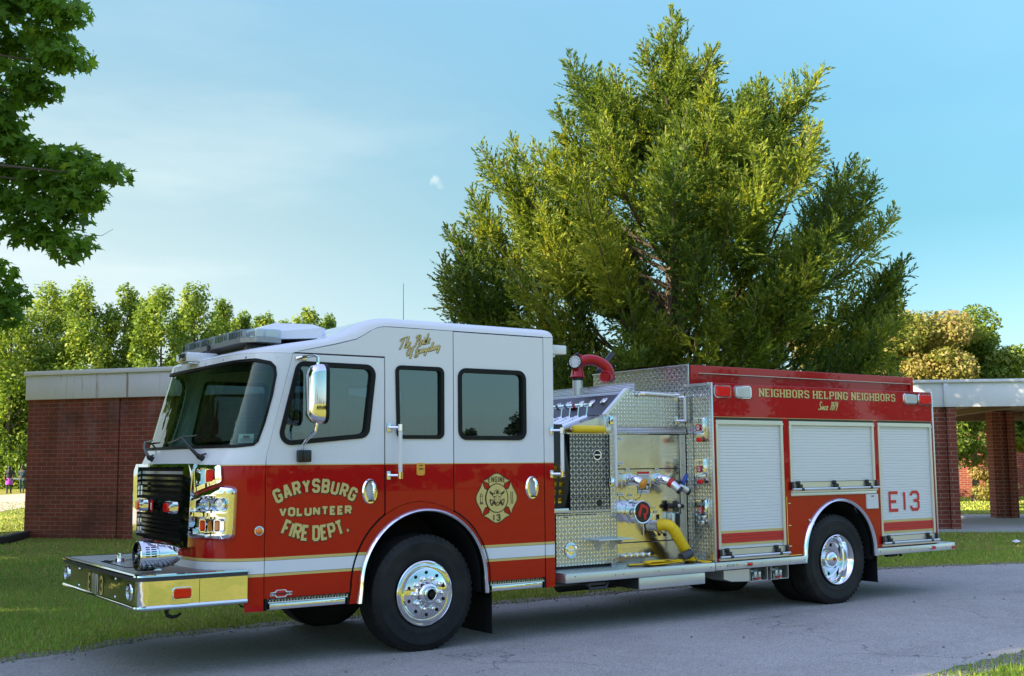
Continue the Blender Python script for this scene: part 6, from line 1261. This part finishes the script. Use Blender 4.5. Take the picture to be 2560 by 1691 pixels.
for k in range(6): m.box(3.876+k*.018,3.886+k*.018,-.040,-.038,.565,.582,2)
m.box(3.79,3.83,-.038,-.0345,.555,.562,2); m.build('rail_badge',['dark_grey','gold_leaf','white_vinyl'],rr_)
m=M()
for x_ in (3.76,4.42,4.9,5.15): m.disc((x_,-.0355,.572),(0,-1,0),.006,8)
m.build('rail_bolts','dark_grey',rr_); m=M()
for x_ in (6.55,7.15,7.9): m.disc((x_,-.0355,.596),(0,-1,0),.008,8)
m.build('rail_bolts','dark_grey',r2_)
m=M(); m.tube([(7.35,.5,.50),(7.55,.5,.50)],.045,12); m.tube([(7.5,.4,.52),(7.53,.4,.47)],.02,8); m.build('exhaust_tip','underbody',T)
# wheel chocks in their boxes under the body
m=M(); m.panel([(3.88,.515),(3.88,.42),(4.0,.385),(4.285,.372),(4.285,.515)],near(.03),(),.3,.002); m.build('chock_shield','satin_alu',T)
for x0,x1 in ((4.29,4.585),(4.64,4.935)):
    m=M(); m.box(x0,x1,.03,.34,.368,.374); m.box(x0,x0+.008,.03,.34,.374,.519); m.box(x1-.008,x1,.03,.34,.374,.519); m.box(x0+.008,x1-.008,.33,.338,.374,.519); bo=m.build('chock_box','satin_alu',T)
    c=M(); xc=(x0+x1)/2; c.add([(xc-.07,.06,.376),(xc+.07,.06,.376),(xc+.07,.30,.376),(xc-.07,.30,.376),(xc-.055,.10,.49),(xc+.055,.10,.49),(xc+.055,.27,.47),(xc-.055,.27,.47)],[(0,3,2,1),(4,5,6,7),(0,1,5,4),(1,2,6,5),(2,3,7,6),(3,0,4,7)])
    for s_ in (-1,1): c.box(xc+s_*.035-.02,xc+s_*.035+.02,.045,.075,.40,.47,0,.006)
    c.v=[(a-xc,b-.18,d-.376) for a,b,d in c.v]; ch=c.build('wheel_chock','satin_alu'); ch.location=(xc,.18,.376); tag(ch,'folded metal wheel chock in the under body box '+('nearer the running board' if x0<4.5 else 'nearer the rear wheel'),'wheel chock','wheel chocks under the body')
    h=M(); h.tube([(xc-.12,.05,.51),(xc-.06,.035,.485),(xc+.05,.035,.485),(xc+.12,.05,.515)],.005,6); h.box(xc-.04,xc+.05,.035,.06,.386,.40,1); h.v=[(a-xc,b-.18,d-.376) for a,b,d in h.v]; h.build('pull_cord',['dark_grey','red_vinyl'],ch)
# warning lights along the top of the body
for x_,mt in ((3.893,'red_lens'),(4.222,'clear'),(7.32,'clear'),(7.625,'red_lens')):
    bo=lamp_pt((x_,-.002,2.535),(0,-1,0),.275,.155,'scene_lamp' if mt=='clear' else 'warning_lamp','pale_lens' if mt=='clear' else mt,T,.002,.3,'chrome',.014)
    if mt=='clear':
        m=M()
        for k in range(4): m.box(x_-.10,x_+.10,-.0335,-.0305,2.497+k*.022,2.500+k*.022)
        m.build('lens_ribs','satin_alu',bo)
# deck gun behind the cab
gx,gy=2.90,1.40
m=M(); m.tube([(gx,gy,2.53),(gx,gy,2.715)],.062,18); m.lathe([(.068,0),(.068,.02)],(gx,gy,2.60),(0,0,1),18); dg=m.build('deck_gun','satin_alu',T)
m=M(); m.tube([(gx,gy,2.716),(gx,gy,2.745)],.070,18); m.build('gun_collar','black_plastic',dg)
m=M(); m.lathe([(.09,0),(.095,.012),(.082,.03),(.07,.09),(.058,.115),(.05,.12)],(gx,gy,2.746),(0,0,1),20); m.tube(cat([(gx,gy,2.84),(gx-.01,gy,2.90),(gx+.08,gy-.05,2.955),(gx+.20,gy-.11,2.95),(gx+.31,gy-.17,2.87),(gx+.34,gy-.19,2.77),(gx+.335,gy-.19,2.725)],6),.066,16)
m.tube([(gx+.335,gy-.19,2.74),(gx+.25,gy-.25,2.745),(gx+.19,gy-.29,2.745)],[.06,.062,.066],16); m.lathe([(.066,0),(.072,.008),(.066,.016),(.05,.01)],(gx+.195,gy-.285,2.745),(-.83,-.55,0),18); m.box(gx-.03,gx+.05,gy-.04,gy+.04,3.0,3.03,0,.008); m.build('gun_elbow','red_paint',dg)
m=M(); n=Vector((-.80,-.60,.05)).normalized(); o_=Vector((gx-.07,gy-.05,2.93)); m.lathe([(.075,-.02),(.082,.0),(.082,.015),(.070,.02)],o_,n,26,0); m.disc(o_+n*.017,n,.071,24,1)
for j in range(9): a=math.pi*(-.2+1.4*j/8); t1=n.cross(Vector((0,0,1))).normalized(); t2=Vector((0,0,1)); dd=t1*math.cos(a)+t2*math.sin(a); m.obox(o_+n*.019+dd*.052,dd*.010,n.cross(dd)*.003,n*.001,2)
m.tube([o_-n*.02,(gx-.01,gy,2.90)],[.03,.03],9,0); m.tube([(gx-.02,gy-.03,3.0),(gx-.04,gy-.05,3.035)],.02,8,0); m.build('gun_gauge',['black_plastic','gauge_face','black_vinyl'],dg)
m=M(); m.tube([(gx+.30,gy-.02,2.83),(gx+.38,gy-.0,2.895),(gx+.49,gy+.04,2.98),(gx+.60,gy+.08,3.065)],[.030,.036,.032,.036],10); m.tube([(gx+.41,gy+.01,2.92),(gx+.44,gy+.02,2.945)],.042,10); m.build('gun_barrel','black_plastic',dg)

# ---- cab interior
def seat(x_,y_,z_=1.36):
    m=M(); m.box(x_-.02,x_+.46,y_-.23,y_+.23,z_+.02,z_+.14,0,.05); m.box(x_+.40,x_+.53,y_-.23,y_+.23,z_+.12,z_+.72,0,.05); m.box(x_+.42,x_+.52,y_-.13,y_+.13,z_+.74,z_+.95,0,.04); m.box(x_+.05,x_+.4,y_-.15,y_+.15,1.2,z_+.02); m.build('seat','seat_fabric',T)
seat(-.98,.55); seat(-.98,1.93); seat(.84,.5); seat(.84,1.24); seat(.84,1.98)
m=M(); m.box(-1.93,-1.50,.30,W-.30,1.70,1.86,0,.05); m.box(-1.62,-1.46,.32,1.05,1.72,1.95,0,.04); m.box(-1.5,-.4,.95,1.55,1.2,1.72,0,.05); m.build('dashboard','interior_dark',T)
m=M(); c_=Vector((-1.22,.58,1.90)); ax_=Vector((.75,0,.66)).normalized(); a_=Vector((0,1,0)); b_=ax_.cross(a_); m.tube([c_+.225*(a_*math.cos(2*math.pi*k/28)+b_*math.sin(2*math.pi*k/28)) for k in range(29)],.016,8,0,False); m.tube([c_,c_-ax_*.3],.035,8); m.tube([c_-a_*.22,c_+a_*.22],.014,6); m.tube([c_,c_-b_*.22],.014,6); m.build('steering_wheel','black_plastic',T)
m=M(); m.tube([(-.40,.16,1.45),(-.30,.16,2.55)],.014,7); m.build('grab_pole','red_vinyl',T)
m=M(); m.box(.02,.12,.60,.72,1.96,2.06,0,.02); m.tube([(.05,.66,2.06),(.05,.66,2.16)],.03,10); m.tube([(.05,.66,2.16),(.05,.66,2.22)],.008,6); m.box(-.18,.0,.62,.64,1.36,2.05,0,.01); m.box(-.10,.2,.6,.8,1.36,1.96); m.build('air_pack_bracket','pale_plastic',T)

# ---- lettering
GL={'A':[[(0,0),(.36,1),(.64,1),(1,0)],[(.15,.32),(.85,.32)]],'B':[[(0,.5),(.84,.5),(1,.62),(1,.88),(.82,1),(0,1),(0,0),(.82,0),(1,.12),(1,.38),(.84,.5)]],'C':[[(1,.76),(1,.87),(.8,1),(.2,1),(0,.87),(0,.13),(.2,0),(.8,0),(1,.13),(1,.24)]],'D':[[(0,0),(0,1),(.74,1),(1,.83),(1,.17),(.74,0),(0,0)]],'E':[[(1,1),(0,1),(0,0),(1,0)],[(0,.5),(.78,.5)]],'F':[[(1,1),(0,1),(0,0)],[(0,.5),(.78,.5)]],'G':[[(1,.74),(1,.87),(.8,1),(.2,1),(0,.87),(0,.13),(.2,0),(.8,0),(1,.13),(1,.44),(.55,.44)]],'H':[[(0,0),(0,1)],[(1,0),(1,1)],[(0,.5),(1,.5)]],'I':[[(.5,0),(.5,1)]],'L':[[(0,1),(0,0),(1,0)]],'M':[[(0,0),(0,1),(.5,.35),(1,1),(1,0)]],'N':[[(0,0),(0,1),(1,0),(1,1)]],'O':[[(.24,0),(0,.15),(0,.85),(.24,1),(.76,1),(1,.85),(1,.15),(.76,0),(.24,0)]],'P':[[(0,0),(0,1),(.8,1),(1,.86),(1,.58),(.8,.45),(0,.45)]],'R':[[(0,0),(0,1),(.8,1),(1,.86),(1,.62),(.8,.48),(0,.48)],[(.5,.48),(1,0)]],'S':[[(1,.78),(1,.87),(.8,1),(.2,1),(0,.87),(0,.64),(.2,.52),(.8,.48),(1,.36),(1,.13),(.8,0),(.2,0),(0,.13),(0,.24)]],'T':[[(0,1),(1,1)],[(.5,1),(.5,0)]],'U':[[(0,1),(0,.14),(.2,0),(.8,0),(1,.14),(1,1)]],'V':[[(0,1),(.5,0),(1,1)]],'Y':[[(0,1),(.5,.48),(1,1)],[(.5,.48),(.5,0)]],'1':[[(.2,.82),(.5,1),(.5,0)]],'3':[[(0,.8),(0,.87),(.2,1),(.8,1),(1,.87),(1,.62),(.82,.52),(.35,.52)],[(.82,.52),(1,.40),(1,.13),(.8,0),(.2,0),(0,.13),(0,.22)]],'.':[[(0,.03),(1,.03)]],
'7':[[(0,1),(1,1),(.35,0)]],'9':[[(1,.5),(.2,.5),(0,.62),(0,.87),(.2,1),(.8,1),(1,.87),(1,.2),(.8,0),(.1,0)]]}
WD_={'I':.0,'1':.45,'.':.34,'M':1.25,'E':.85,'F':.85,'L':.85}
def stroke_polys(pl, half, vary=None):
    out=[]; P=[Vector(p) for p in pl]
    for i,(a,b) in enumerate(zip(P,P[1:])):
        d=b-a; l=d.length
        if l<1e-6: continue
        d/=l; n=Vector((-d.y,d.x)); h=half if vary is None else vary[0]+(vary[1]-vary[0])*abs(d.y)**1.5
        e0=half*.0; out.append([a+n*h-d*e0,a-n*h-d*e0,b-n*h+d*e0,b+n*h+d*e0])
        if i<len(P)-2:
            d2=(P[i+2]-b).normalized(); n2=Vector((-d2.y,d2.x)); h2=half if vary is None else vary[0]+(vary[1]-vary[0])*abs(d2.y)**1.5
            c=d.cross(d2)
            if abs(c)>1e-4:
                s_=-1 if c>0 else 1; k=1+d.dot(d2)
                if vary is None and k>.35: out.append([b,b+n*h*s_,b+(n+n2)*s_*h/k,b+n2*h2*s_])
                else: out.append([b,b+n*h*s_,b+n2*h2*s_])
    return [[(p.x,p.y) for p in q] for q in out]
def word_polys(text,h,wl,gap,half,vary=None,serif=0.,space=.6,shear=0.,GLY=GL,wd=WD_):
    "polygons of a word with its centre at x=0, baseline 0; returns polys and total width"
    polys=[]; x=0; Q=[]
    for ch in text:
        if ch==' ': x+=wl*space; continue
        w_=wl*wd.get(ch,1.); sc=lambda p: (x+half+p[0]*w_+(p[1]*(h-2*half)+half)*shear, half+p[1]*(h-2*half))
        cell=[]
        for st in GLY[ch]: cell+=stroke_polys([sc(p) for p in st],half,vary)
        if serif:
            vt=vary[0]
            for sx in {'N':(0,1),'E':(0,),'I':(.5,),'H':(0,1),'B':(0,),'R':(0,),'L':(0,),'P':(0,)}.get(ch,()):
                for yy in ((0,1) if not(ch=='N' and False) else (0,)):
                    if ch=='N' and sx==1 and yy==0: continue
                    c=sc((sx,yy)); cell.append([(c[0]-serif,c[1]-vt),(c[0]+serif,c[1]-vt),(c[0]+serif,c[1]+vt),(c[0]-serif,c[1]+vt)])
            if ch in 'ELGS':
                c=sc((1,1)) if ch!='L' else sc((1,0)); s_=1 if ch=='L' else -1; cell.append([(c[0]-vt,c[1]),(c[0]+vt,c[1]),(c[0]+vt,c[1]+s_*h*.18),(c[0]-vt,c[1]+s_*h*.18)])
                if ch=='E': c=sc((1,0)); cell.append([(c[0]-vt,c[1]),(c[0]+vt,c[1]),(c[0]+vt,c[1]+h*.18),(c[0]-vt,c[1]+h*.18)])
        Q.append((x+half+w_/2,cell)); x+=w_+2*half+gap
    tot=x-gap
    return [(cx-tot/2,[[(a-tot/2,b) for a,b in pl] for pl in cell]) for cx,cell in Q],tot
def lay(m,cells,fm,mi,place):
    for cx,cell in cells: m.sheet([[place(cx,p) for p in pl] for pl in cell],fm,(),mi)
def flatp(x0,z0,k=1.): return lambda cx,p: (x0+p[0],z0+p[1]*k)
def arcp(x0,z0,rad,k=1): 
    "curve a baseline: k=+1 arch, k=-1 bowl"
    def f(cx,p):
        a=cx/rad; ox=p[0]-cx; oz=p[1]; c,s=math.cos(a),math.sin(a)
        return (x0+rad*s*1.0+ox*c+k*oz*s*1.0 if k>0 else x0+rad*s+ox*c-oz*s, z0-k*rad*(1-c)-k*ox*s+oz*c)
    return f
def lettering(name,par,items,y0,mats):
    "items: (cells, place, half extra for outline)"
    m=M()
    for mk,place in items:
        out_cells,_=mk(True); lay(m,out_cells,near(y0-.0022),0,place); cells,_=mk(False); lay(m,cells,near(y0-.0044),1,place)
    return m.build(name,mats,par,fix=False)
def mk(text,h,wl,gap,half,o=.006,**k):
    def f(outline):
        if not outline: return word_polys(text,h,wl,gap,half,**k)
        c,t=word_polys(text,h,wl,gap,half,**k); cc=[]
        v=k.get('vary')
        kk=dict(k); 
        if v: kk['vary']=(v[0]+o,v[1]+o)
        if kk.get('serif'): kk['serif']=kk['serif']+o*.6
        global GROW; GROW=o
        c2,_=word_polys(text,h,wl,gap,half,**kk) if v else (None,None)
        if c2: return [(cx,[[(a+.004,b-.004) for a,b in pl] for pl in cell]) for cx,cell in c2],t
        return [(cx,[[(a+.0035,b-.0035) for a,b in offset_poly(pl,o)] for pl in cell]) for cx,cell in c],t
    return f
lettering('lettering',d1,[(mk('GARYSBURG',.124,.052,.009,.0125,o=.005),arcp(-1.133,1.492,.78,1)),(mk('VOLUNTEER',.080,.048,.012,.0105,o=.0045),flatp(-1.130,1.292)),(mk('FIRE DEPT.',.138,.052,.010,.0125,o=.005,space=.62),arcp(-1.130,1.070,.78,-1))],0,['brown_outline','gold_leaf'])
lettering('lettering',T,[(mk('NEIGHBORS HELPING NEIGHBORS',.100,.064,.026,.0085,o=.0022,vary=(.0060,.0125),serif=.018,space=.75),flatp(5.757,2.490))],0,['brown_outline','gold_leaf'])
m=M(); c_,_=word_polys('E13',.262,.155,.07,.019,wd={**WD_,'E':1.05,'1':.35}); lay(m,c_,near(.004),0,flatp(7.125,1.080)); m.build('lettering','red_vinyl',d3,fix=False)
# script lettering
SC={'T':[[(0,.72),(.1,.92),(.5,1.),(1.15,1.02)],[(.62,1.),(.5,.5),(.3,.05),(.1,.02)]],'h':[[(0,0),(.3,.5),(.42,.95),(.3,.98),(.12,0)],[(.15,.2),(.4,.48),(.5,.4),(.42,.05),(.6,.05)]],'e':[[(0,.2),(.35,.3),(.4,.45),(.22,.48),(.08,.2),(.22,0),(.5,.12)]],'P':[[(.1,.75),(.35,.98),(.8,.95),(.85,.65),(.55,.5),(.35,.5)],[(.5,.95),(.3,.1),(.2,-.05)]],'r':[[(0,.05),(.15,.48),(.2,.4),(.42,.45),(.32,.05),(.5,.05)]],'i':[[(0,.1),(.15,.45),(.08,.05),(.25,.05)],[(.2,.62),(.23,.66)]],'d':[[(.38,.42),(.15,.45),(.05,.15),(.15,0),(.35,.15),(.55,.98)],[(.42,.4),(.36,.03),(.55,.05)]],'O':[[(.5,1),(.15,.8),(0,.35),(.2,0),(.6,.2),(.75,.7),(.5,1),(.35,.8)]],'f':[[(0,0),(.25,.5),(.45,.95),(.32,.95),(.12,-.35),(.25,-.2),(.25,.1),(.5,.1)]],'G':[[(.8,.8),(.6,1),(.2,.75),(.05,.3),(.25,0),(.6,.15),(.75,.45)],[(.75,.45),(.6,-.3),(.2,-.4),(0,-.2),(.6,.0),(1,.1)]],'a':[[(.38,.42),(.15,.45),(.05,.15),(.15,0),(.35,.2),(.42,.42),(.36,.03),(.55,.06)]],'y':[[(0,.42),(.08,.1),(.3,.12),(.42,.42),(.25,-.35),(.05,-.3),(.5,.1)]],'s':[[(0,.05),(.28,.5),(.25,.3),(.35,.12),(.2,0),(.05,.06)],[(.35,.05),(.5,.08)]],'b':[[(0,.05),(.3,.6),(.4,.95),(.28,.95),(.1,.1),(.3,0),(.42,.3),(.3,.42),(.55,.35)]],'u':[[(0,.42),(.05,.05),(.25,.08),(.42,.42),(.38,.05),(.55,.06)]],'n':[[(0,.42),(.05,0),(.1,.25),(.3,.45),(.38,.3),(.34,.04),(.5,.05)]],'g':[[(.38,.42),(.15,.45),(.05,.15),(.15,.02),(.35,.2),(.42,.42),(.22,-.38),(.0,-.3),(.5,.1)]],'S':[[(.75,.85),(.5,1),(.2,.85),(.3,.55),(.6,.35),(.5,.05),(.15,0),(0,.15)]],'c':[[(.4,.38),(.25,.47),(.05,.2),(.18,0),(.48,.12)]],'1':[[(.15,.8),(.4,1),(.2,0)]],'9':[[(.55,.75),(.4,.98),(.15,.85),(.1,.6),(.35,.5),(.55,.8),(.45,.3),(.25,-.02)]],'7':[[(.05,.95),(.6,1),(.3,.4),(.2,0)]]}
SW={'T':1.0,'P':.85,'O':.85,'G':1.,'S':.8,'i':.28,'h':.55,'1':.4,'9':.6,'7':.6}
def script(text,h,half,slope=0.,shear=.28):
    x=0; st=[]
    for ch in text:
        if ch==' ': x+=h*.35; continue
        for s_ in SC[ch]:
            q=[Vector((x+p[0]*h*.62+p[1]*h*shear,p[1]*h,0)) for p in s_]
            q=cat(q,3) if len(q)>2 else q; st.append([(p.x,p.y+slope*p.x) for p in q])
        x+=h*.62*SW.get(ch,.60)
    return st,x
def script_obj(name,par,lines,y0,mats,half,o):
    m=M()
    for text,h,x0,z0,slope in lines:
        st,w_=script(text,h,half,slope)
        for s_ in st:
            S=[(x0+a,z0+b) for a,b in s_]; v=(half*.55,half*1.25)
            m.sheet([[(a+o*.5,b-o*.5) for a,b in q] for q in stroke_polys(S,half,(v[0]+o,v[1]+o))],near(y0-.002),(),0); m.sheet(stroke_polys(S,half,v),near(y0-.004),(),1)
    return m.build(name,mats,par,fix=False)
script_obj('lettering',cab,[('The Pride',.098,-.312,2.808,.23),('Of Garysburg',.076,-.225,2.752,.23)],0,['brown_outline','gold_leaf'],.0042,.0040)
script_obj('lettering',T,[('Since 1979',.098,5.525,2.358,.0)],0,['brown_outline','gold_leaf'],.0068,.002)
# front bumper number, gold with dark edge
for tx,y_,s_ in (('E',1.432,1),('13',1.085,1)):
    m=M(); c_,_=word_polys(tx,.165,.075,.03,.014); pl=lambda cx,p:(y_-p[0],.620+p[1])
    for cx,cell in c_: m.sheet([[pl(cx,p) for p in offset_poly(q,.006)] for q in cell],front(BX0-.002),(),0); m.sheet([[pl(cx,p) for p in q] for q in cell],front(BX0-.004),(),1)
    m.build('lettering',['brown_outline','gold_leaf'],bp,fix=False)
# small door badge with its word
m=M(); hexa=[(-1.549,.622),(-1.508,.622),(-1.49,.606),(-1.41,.606),(-1.392,.622),(-1.352,.622),(-1.345,.652),(-1.392,.656),(-1.41,.672),(-1.49,.672),(-1.508,.656),(-1.544,.652)]
m.sheet([hexa],near(-.004),(),0); m.sheet([fillet([(-1.485,.614),(-1.415,.614),(-1.397,.639),(-1.415,.666),(-1.485,.666),(-1.503,.639)],.004,2)],near(-.006),(),1)
c_,_=word_polys('COMMANDER',.020,.0128,.0032,.0026,shear=.25); lay(m,c_,near(-.008),2,flatp(-1.450,.628)); m.build('badge',['white_vinyl','red_vinyl','black_vinyl'],d1,fix=False)
# fire service cross on the rear cab door
cx,cz=.789,1.400
def blade(rot,r0=.138,r1=.237,w0=.088,w1=.152):
    q=[(-w0,.5*r0+.072),(-w1,r1-.066)]+[(-w1+(w1)*k/6,r1-.066+.066*(1-math.cos(math.pi*k/6))/2) for k in range(1,7)]+[(w1*k/6,r1-.066*(1-math.cos(math.pi*k/6))/2) for k in range(1,7)]+[(w0,.5*r0+.072)]
    q+=[(r0*math.sin(a),r0*math.cos(a)) for a in [.62-1.24*k/8 for k in range(9)]]
    c,s=math.cos(rot),math.sin(rot); return [(cx+a*c-b*s,cz+a*s+b*c) for a,b in q]
m=M(); bl=[blade(k*math.pi/2) for k in range(4)]
for b_ in bl: m.sheet([offset_poly(b_,.009)],near(-.002),(),0); m.sheet([b_],near(-.004),(),1)
m.sheet([ell(cx,cz,.133,.143,40)],near(-.0065),(),0); m.sheet([ell(cx,cz,.124,.134,40)],near(-.0085),(),1)
Y1,Y2=near(-.0105),near(-.0125)
E_=lambda a,b,rx,ry,mi,f,n=24,**k: m.sheet([ell(cx+a,cz+b,rx,ry,n,**k)],f,(),mi)
# crossed axes
for s_ in (-1,1):
    m.sheet(stroke_polys([(cx-s_*.085,cz+.055),(cx+s_*.065,cz-.06)],.0045),near(-.010),(),0)
    m.sheet([[(cx-s_*.088,cz+.075),(cx-s_*.07,cz+.062),(cx-s_*.04,cz+.045),(cx-s_*.045,cz+.03),(cx-s_*.085,cz+.05)]],near(-.0112),(),0)
    m.sheet([[(cx+s_*.05,cz-.02),(cx+s_*.085,cz-.005),(cx+s_*.088,cz-.028),(cx+s_*.072,cz-.07),(cx+s_*.055,cz-.075),(cx+s_*.045,cz-.05)]],near(-.0112),(),0)
    m.sheet([[(cx+s_*.055,cz-.028),(cx+s_*.078,cz-.018),(cx+s_*.066,cz-.06)]],near(-.0125),(),1)
# helmet and mask
m.sheet([ell(cx,cz+.028,.055,.018,24)],near(-.0118),(),0); m.sheet([ell(cx,cz+.030,.050,.014,24)],near(-.0132),(),1)
m.sheet([[(cx-.038,cz+.038)]+[(cx+.036*math.cos(a),cz+.04+.045*math.sin(a)) for a in [math.pi-math.pi*k/12 for k in range(13)]]+[(cx+.038,cz+.038)]],near(-.0140),(),0)
m.sheet([[(cx+.031*math.cos(a),cz+.043+.038*math.sin(a)) for a in [math.pi-math.pi*k/12 for k in range(13)]]],near(-.0154),(),1)
m.sheet([fillet([(cx-.013,cz+.045),(cx+.013,cz+.045),(cx+.016,cz+.066),(cx,cz+.078),(cx-.016,cz+.066)],.003,2)],near(-.0168),(),0)
m.sheet([ell(cx,cz-.025,.042,.05,24)],near(-.0134),(),0); m.sheet([ell(cx,cz-.012,.034,.032,24)],near(-.0148),(),1)
for s_ in (-1,1): m.sheet([ell(cx+s_*.034,cz-.045,.012,.014,14)],near(-.0160),(),0); m.sheet(stroke_polys([(cx+s_*.012,cz+.012),(cx+s_*.02,cz-.01),(cx+s_*.014,cz-.03)],.002),near(-.0160),(),0)
m.sheet([ell(cx,cz-.048,.020,.021,18)],near(-.0162),(),1); m.sheet([ell(cx,cz-.048,.014,.015,16)],near(-.0176),(),0); m.sheet([ell(cx,cz-.050,.007,.007,12)],near(-.0190),(),1)
c_,_=word_polys('ENGINE',.058,.022,.009,.0042); lay(m,c_,near(-.006),0,flatp(cx,cz+.152)); c_,_=word_polys('13',.066,.034,.016,.0065); lay(m,c_,near(-.006),0,flatp(cx-.004,cz-.222))
# hydrant on the left arm, ladder on the right arm
hx_,hz_=cx-.180,cz
m.sheet([[(hx_-.014,hz_-.04),(hx_+.014,hz_-.04),(hx_+.014,hz_+.035),(hx_,hz_+.055),(hx_-.014,hz_+.035)]],near(-.006),(),0); m.sheet([[(hx_-.009,hz_-.035),(hx_+.009,hz_-.035),(hx_+.009,hz_+.03),(hx_,hz_+.045),(hx_-.009,hz_+.03)]],near(-.0075),(),1)
for z_ in (-.055,-.047,.02): m.sheet([[(hx_-.02,hz_+z_),(hx_+.02,hz_+z_),(hx_+.02,hz_+z_+.005),(hx_-.02,hz_+z_+.005)]],near(-.009),(),0)
lx=cx+.180
for s_ in (-1,1): m.sheet(stroke_polys([(lx+s_*.011,cz-.06),(lx+s_*.011-.006,cz+.06)],.0022),near(-.006),(),0)
for k in range(8): m.sheet([[(lx-.012,cz-.052+k*.015),(lx+.012,cz-.052+k*.015),(lx+.012,cz-.049+k*.015),(lx-.012,cz-.049+k*.015)]],near(-.0075),(),0)
m.build('service_emblem',['brown_outline','gold_leaf'],d2,fix=False)
# roller warning
m=M(); c_,_=word_polys('NO STEP',.014,.009,.003,.0014); 
m.build('unused','red_vinyl',None) if False else None
bpy.context.view_layer.update()
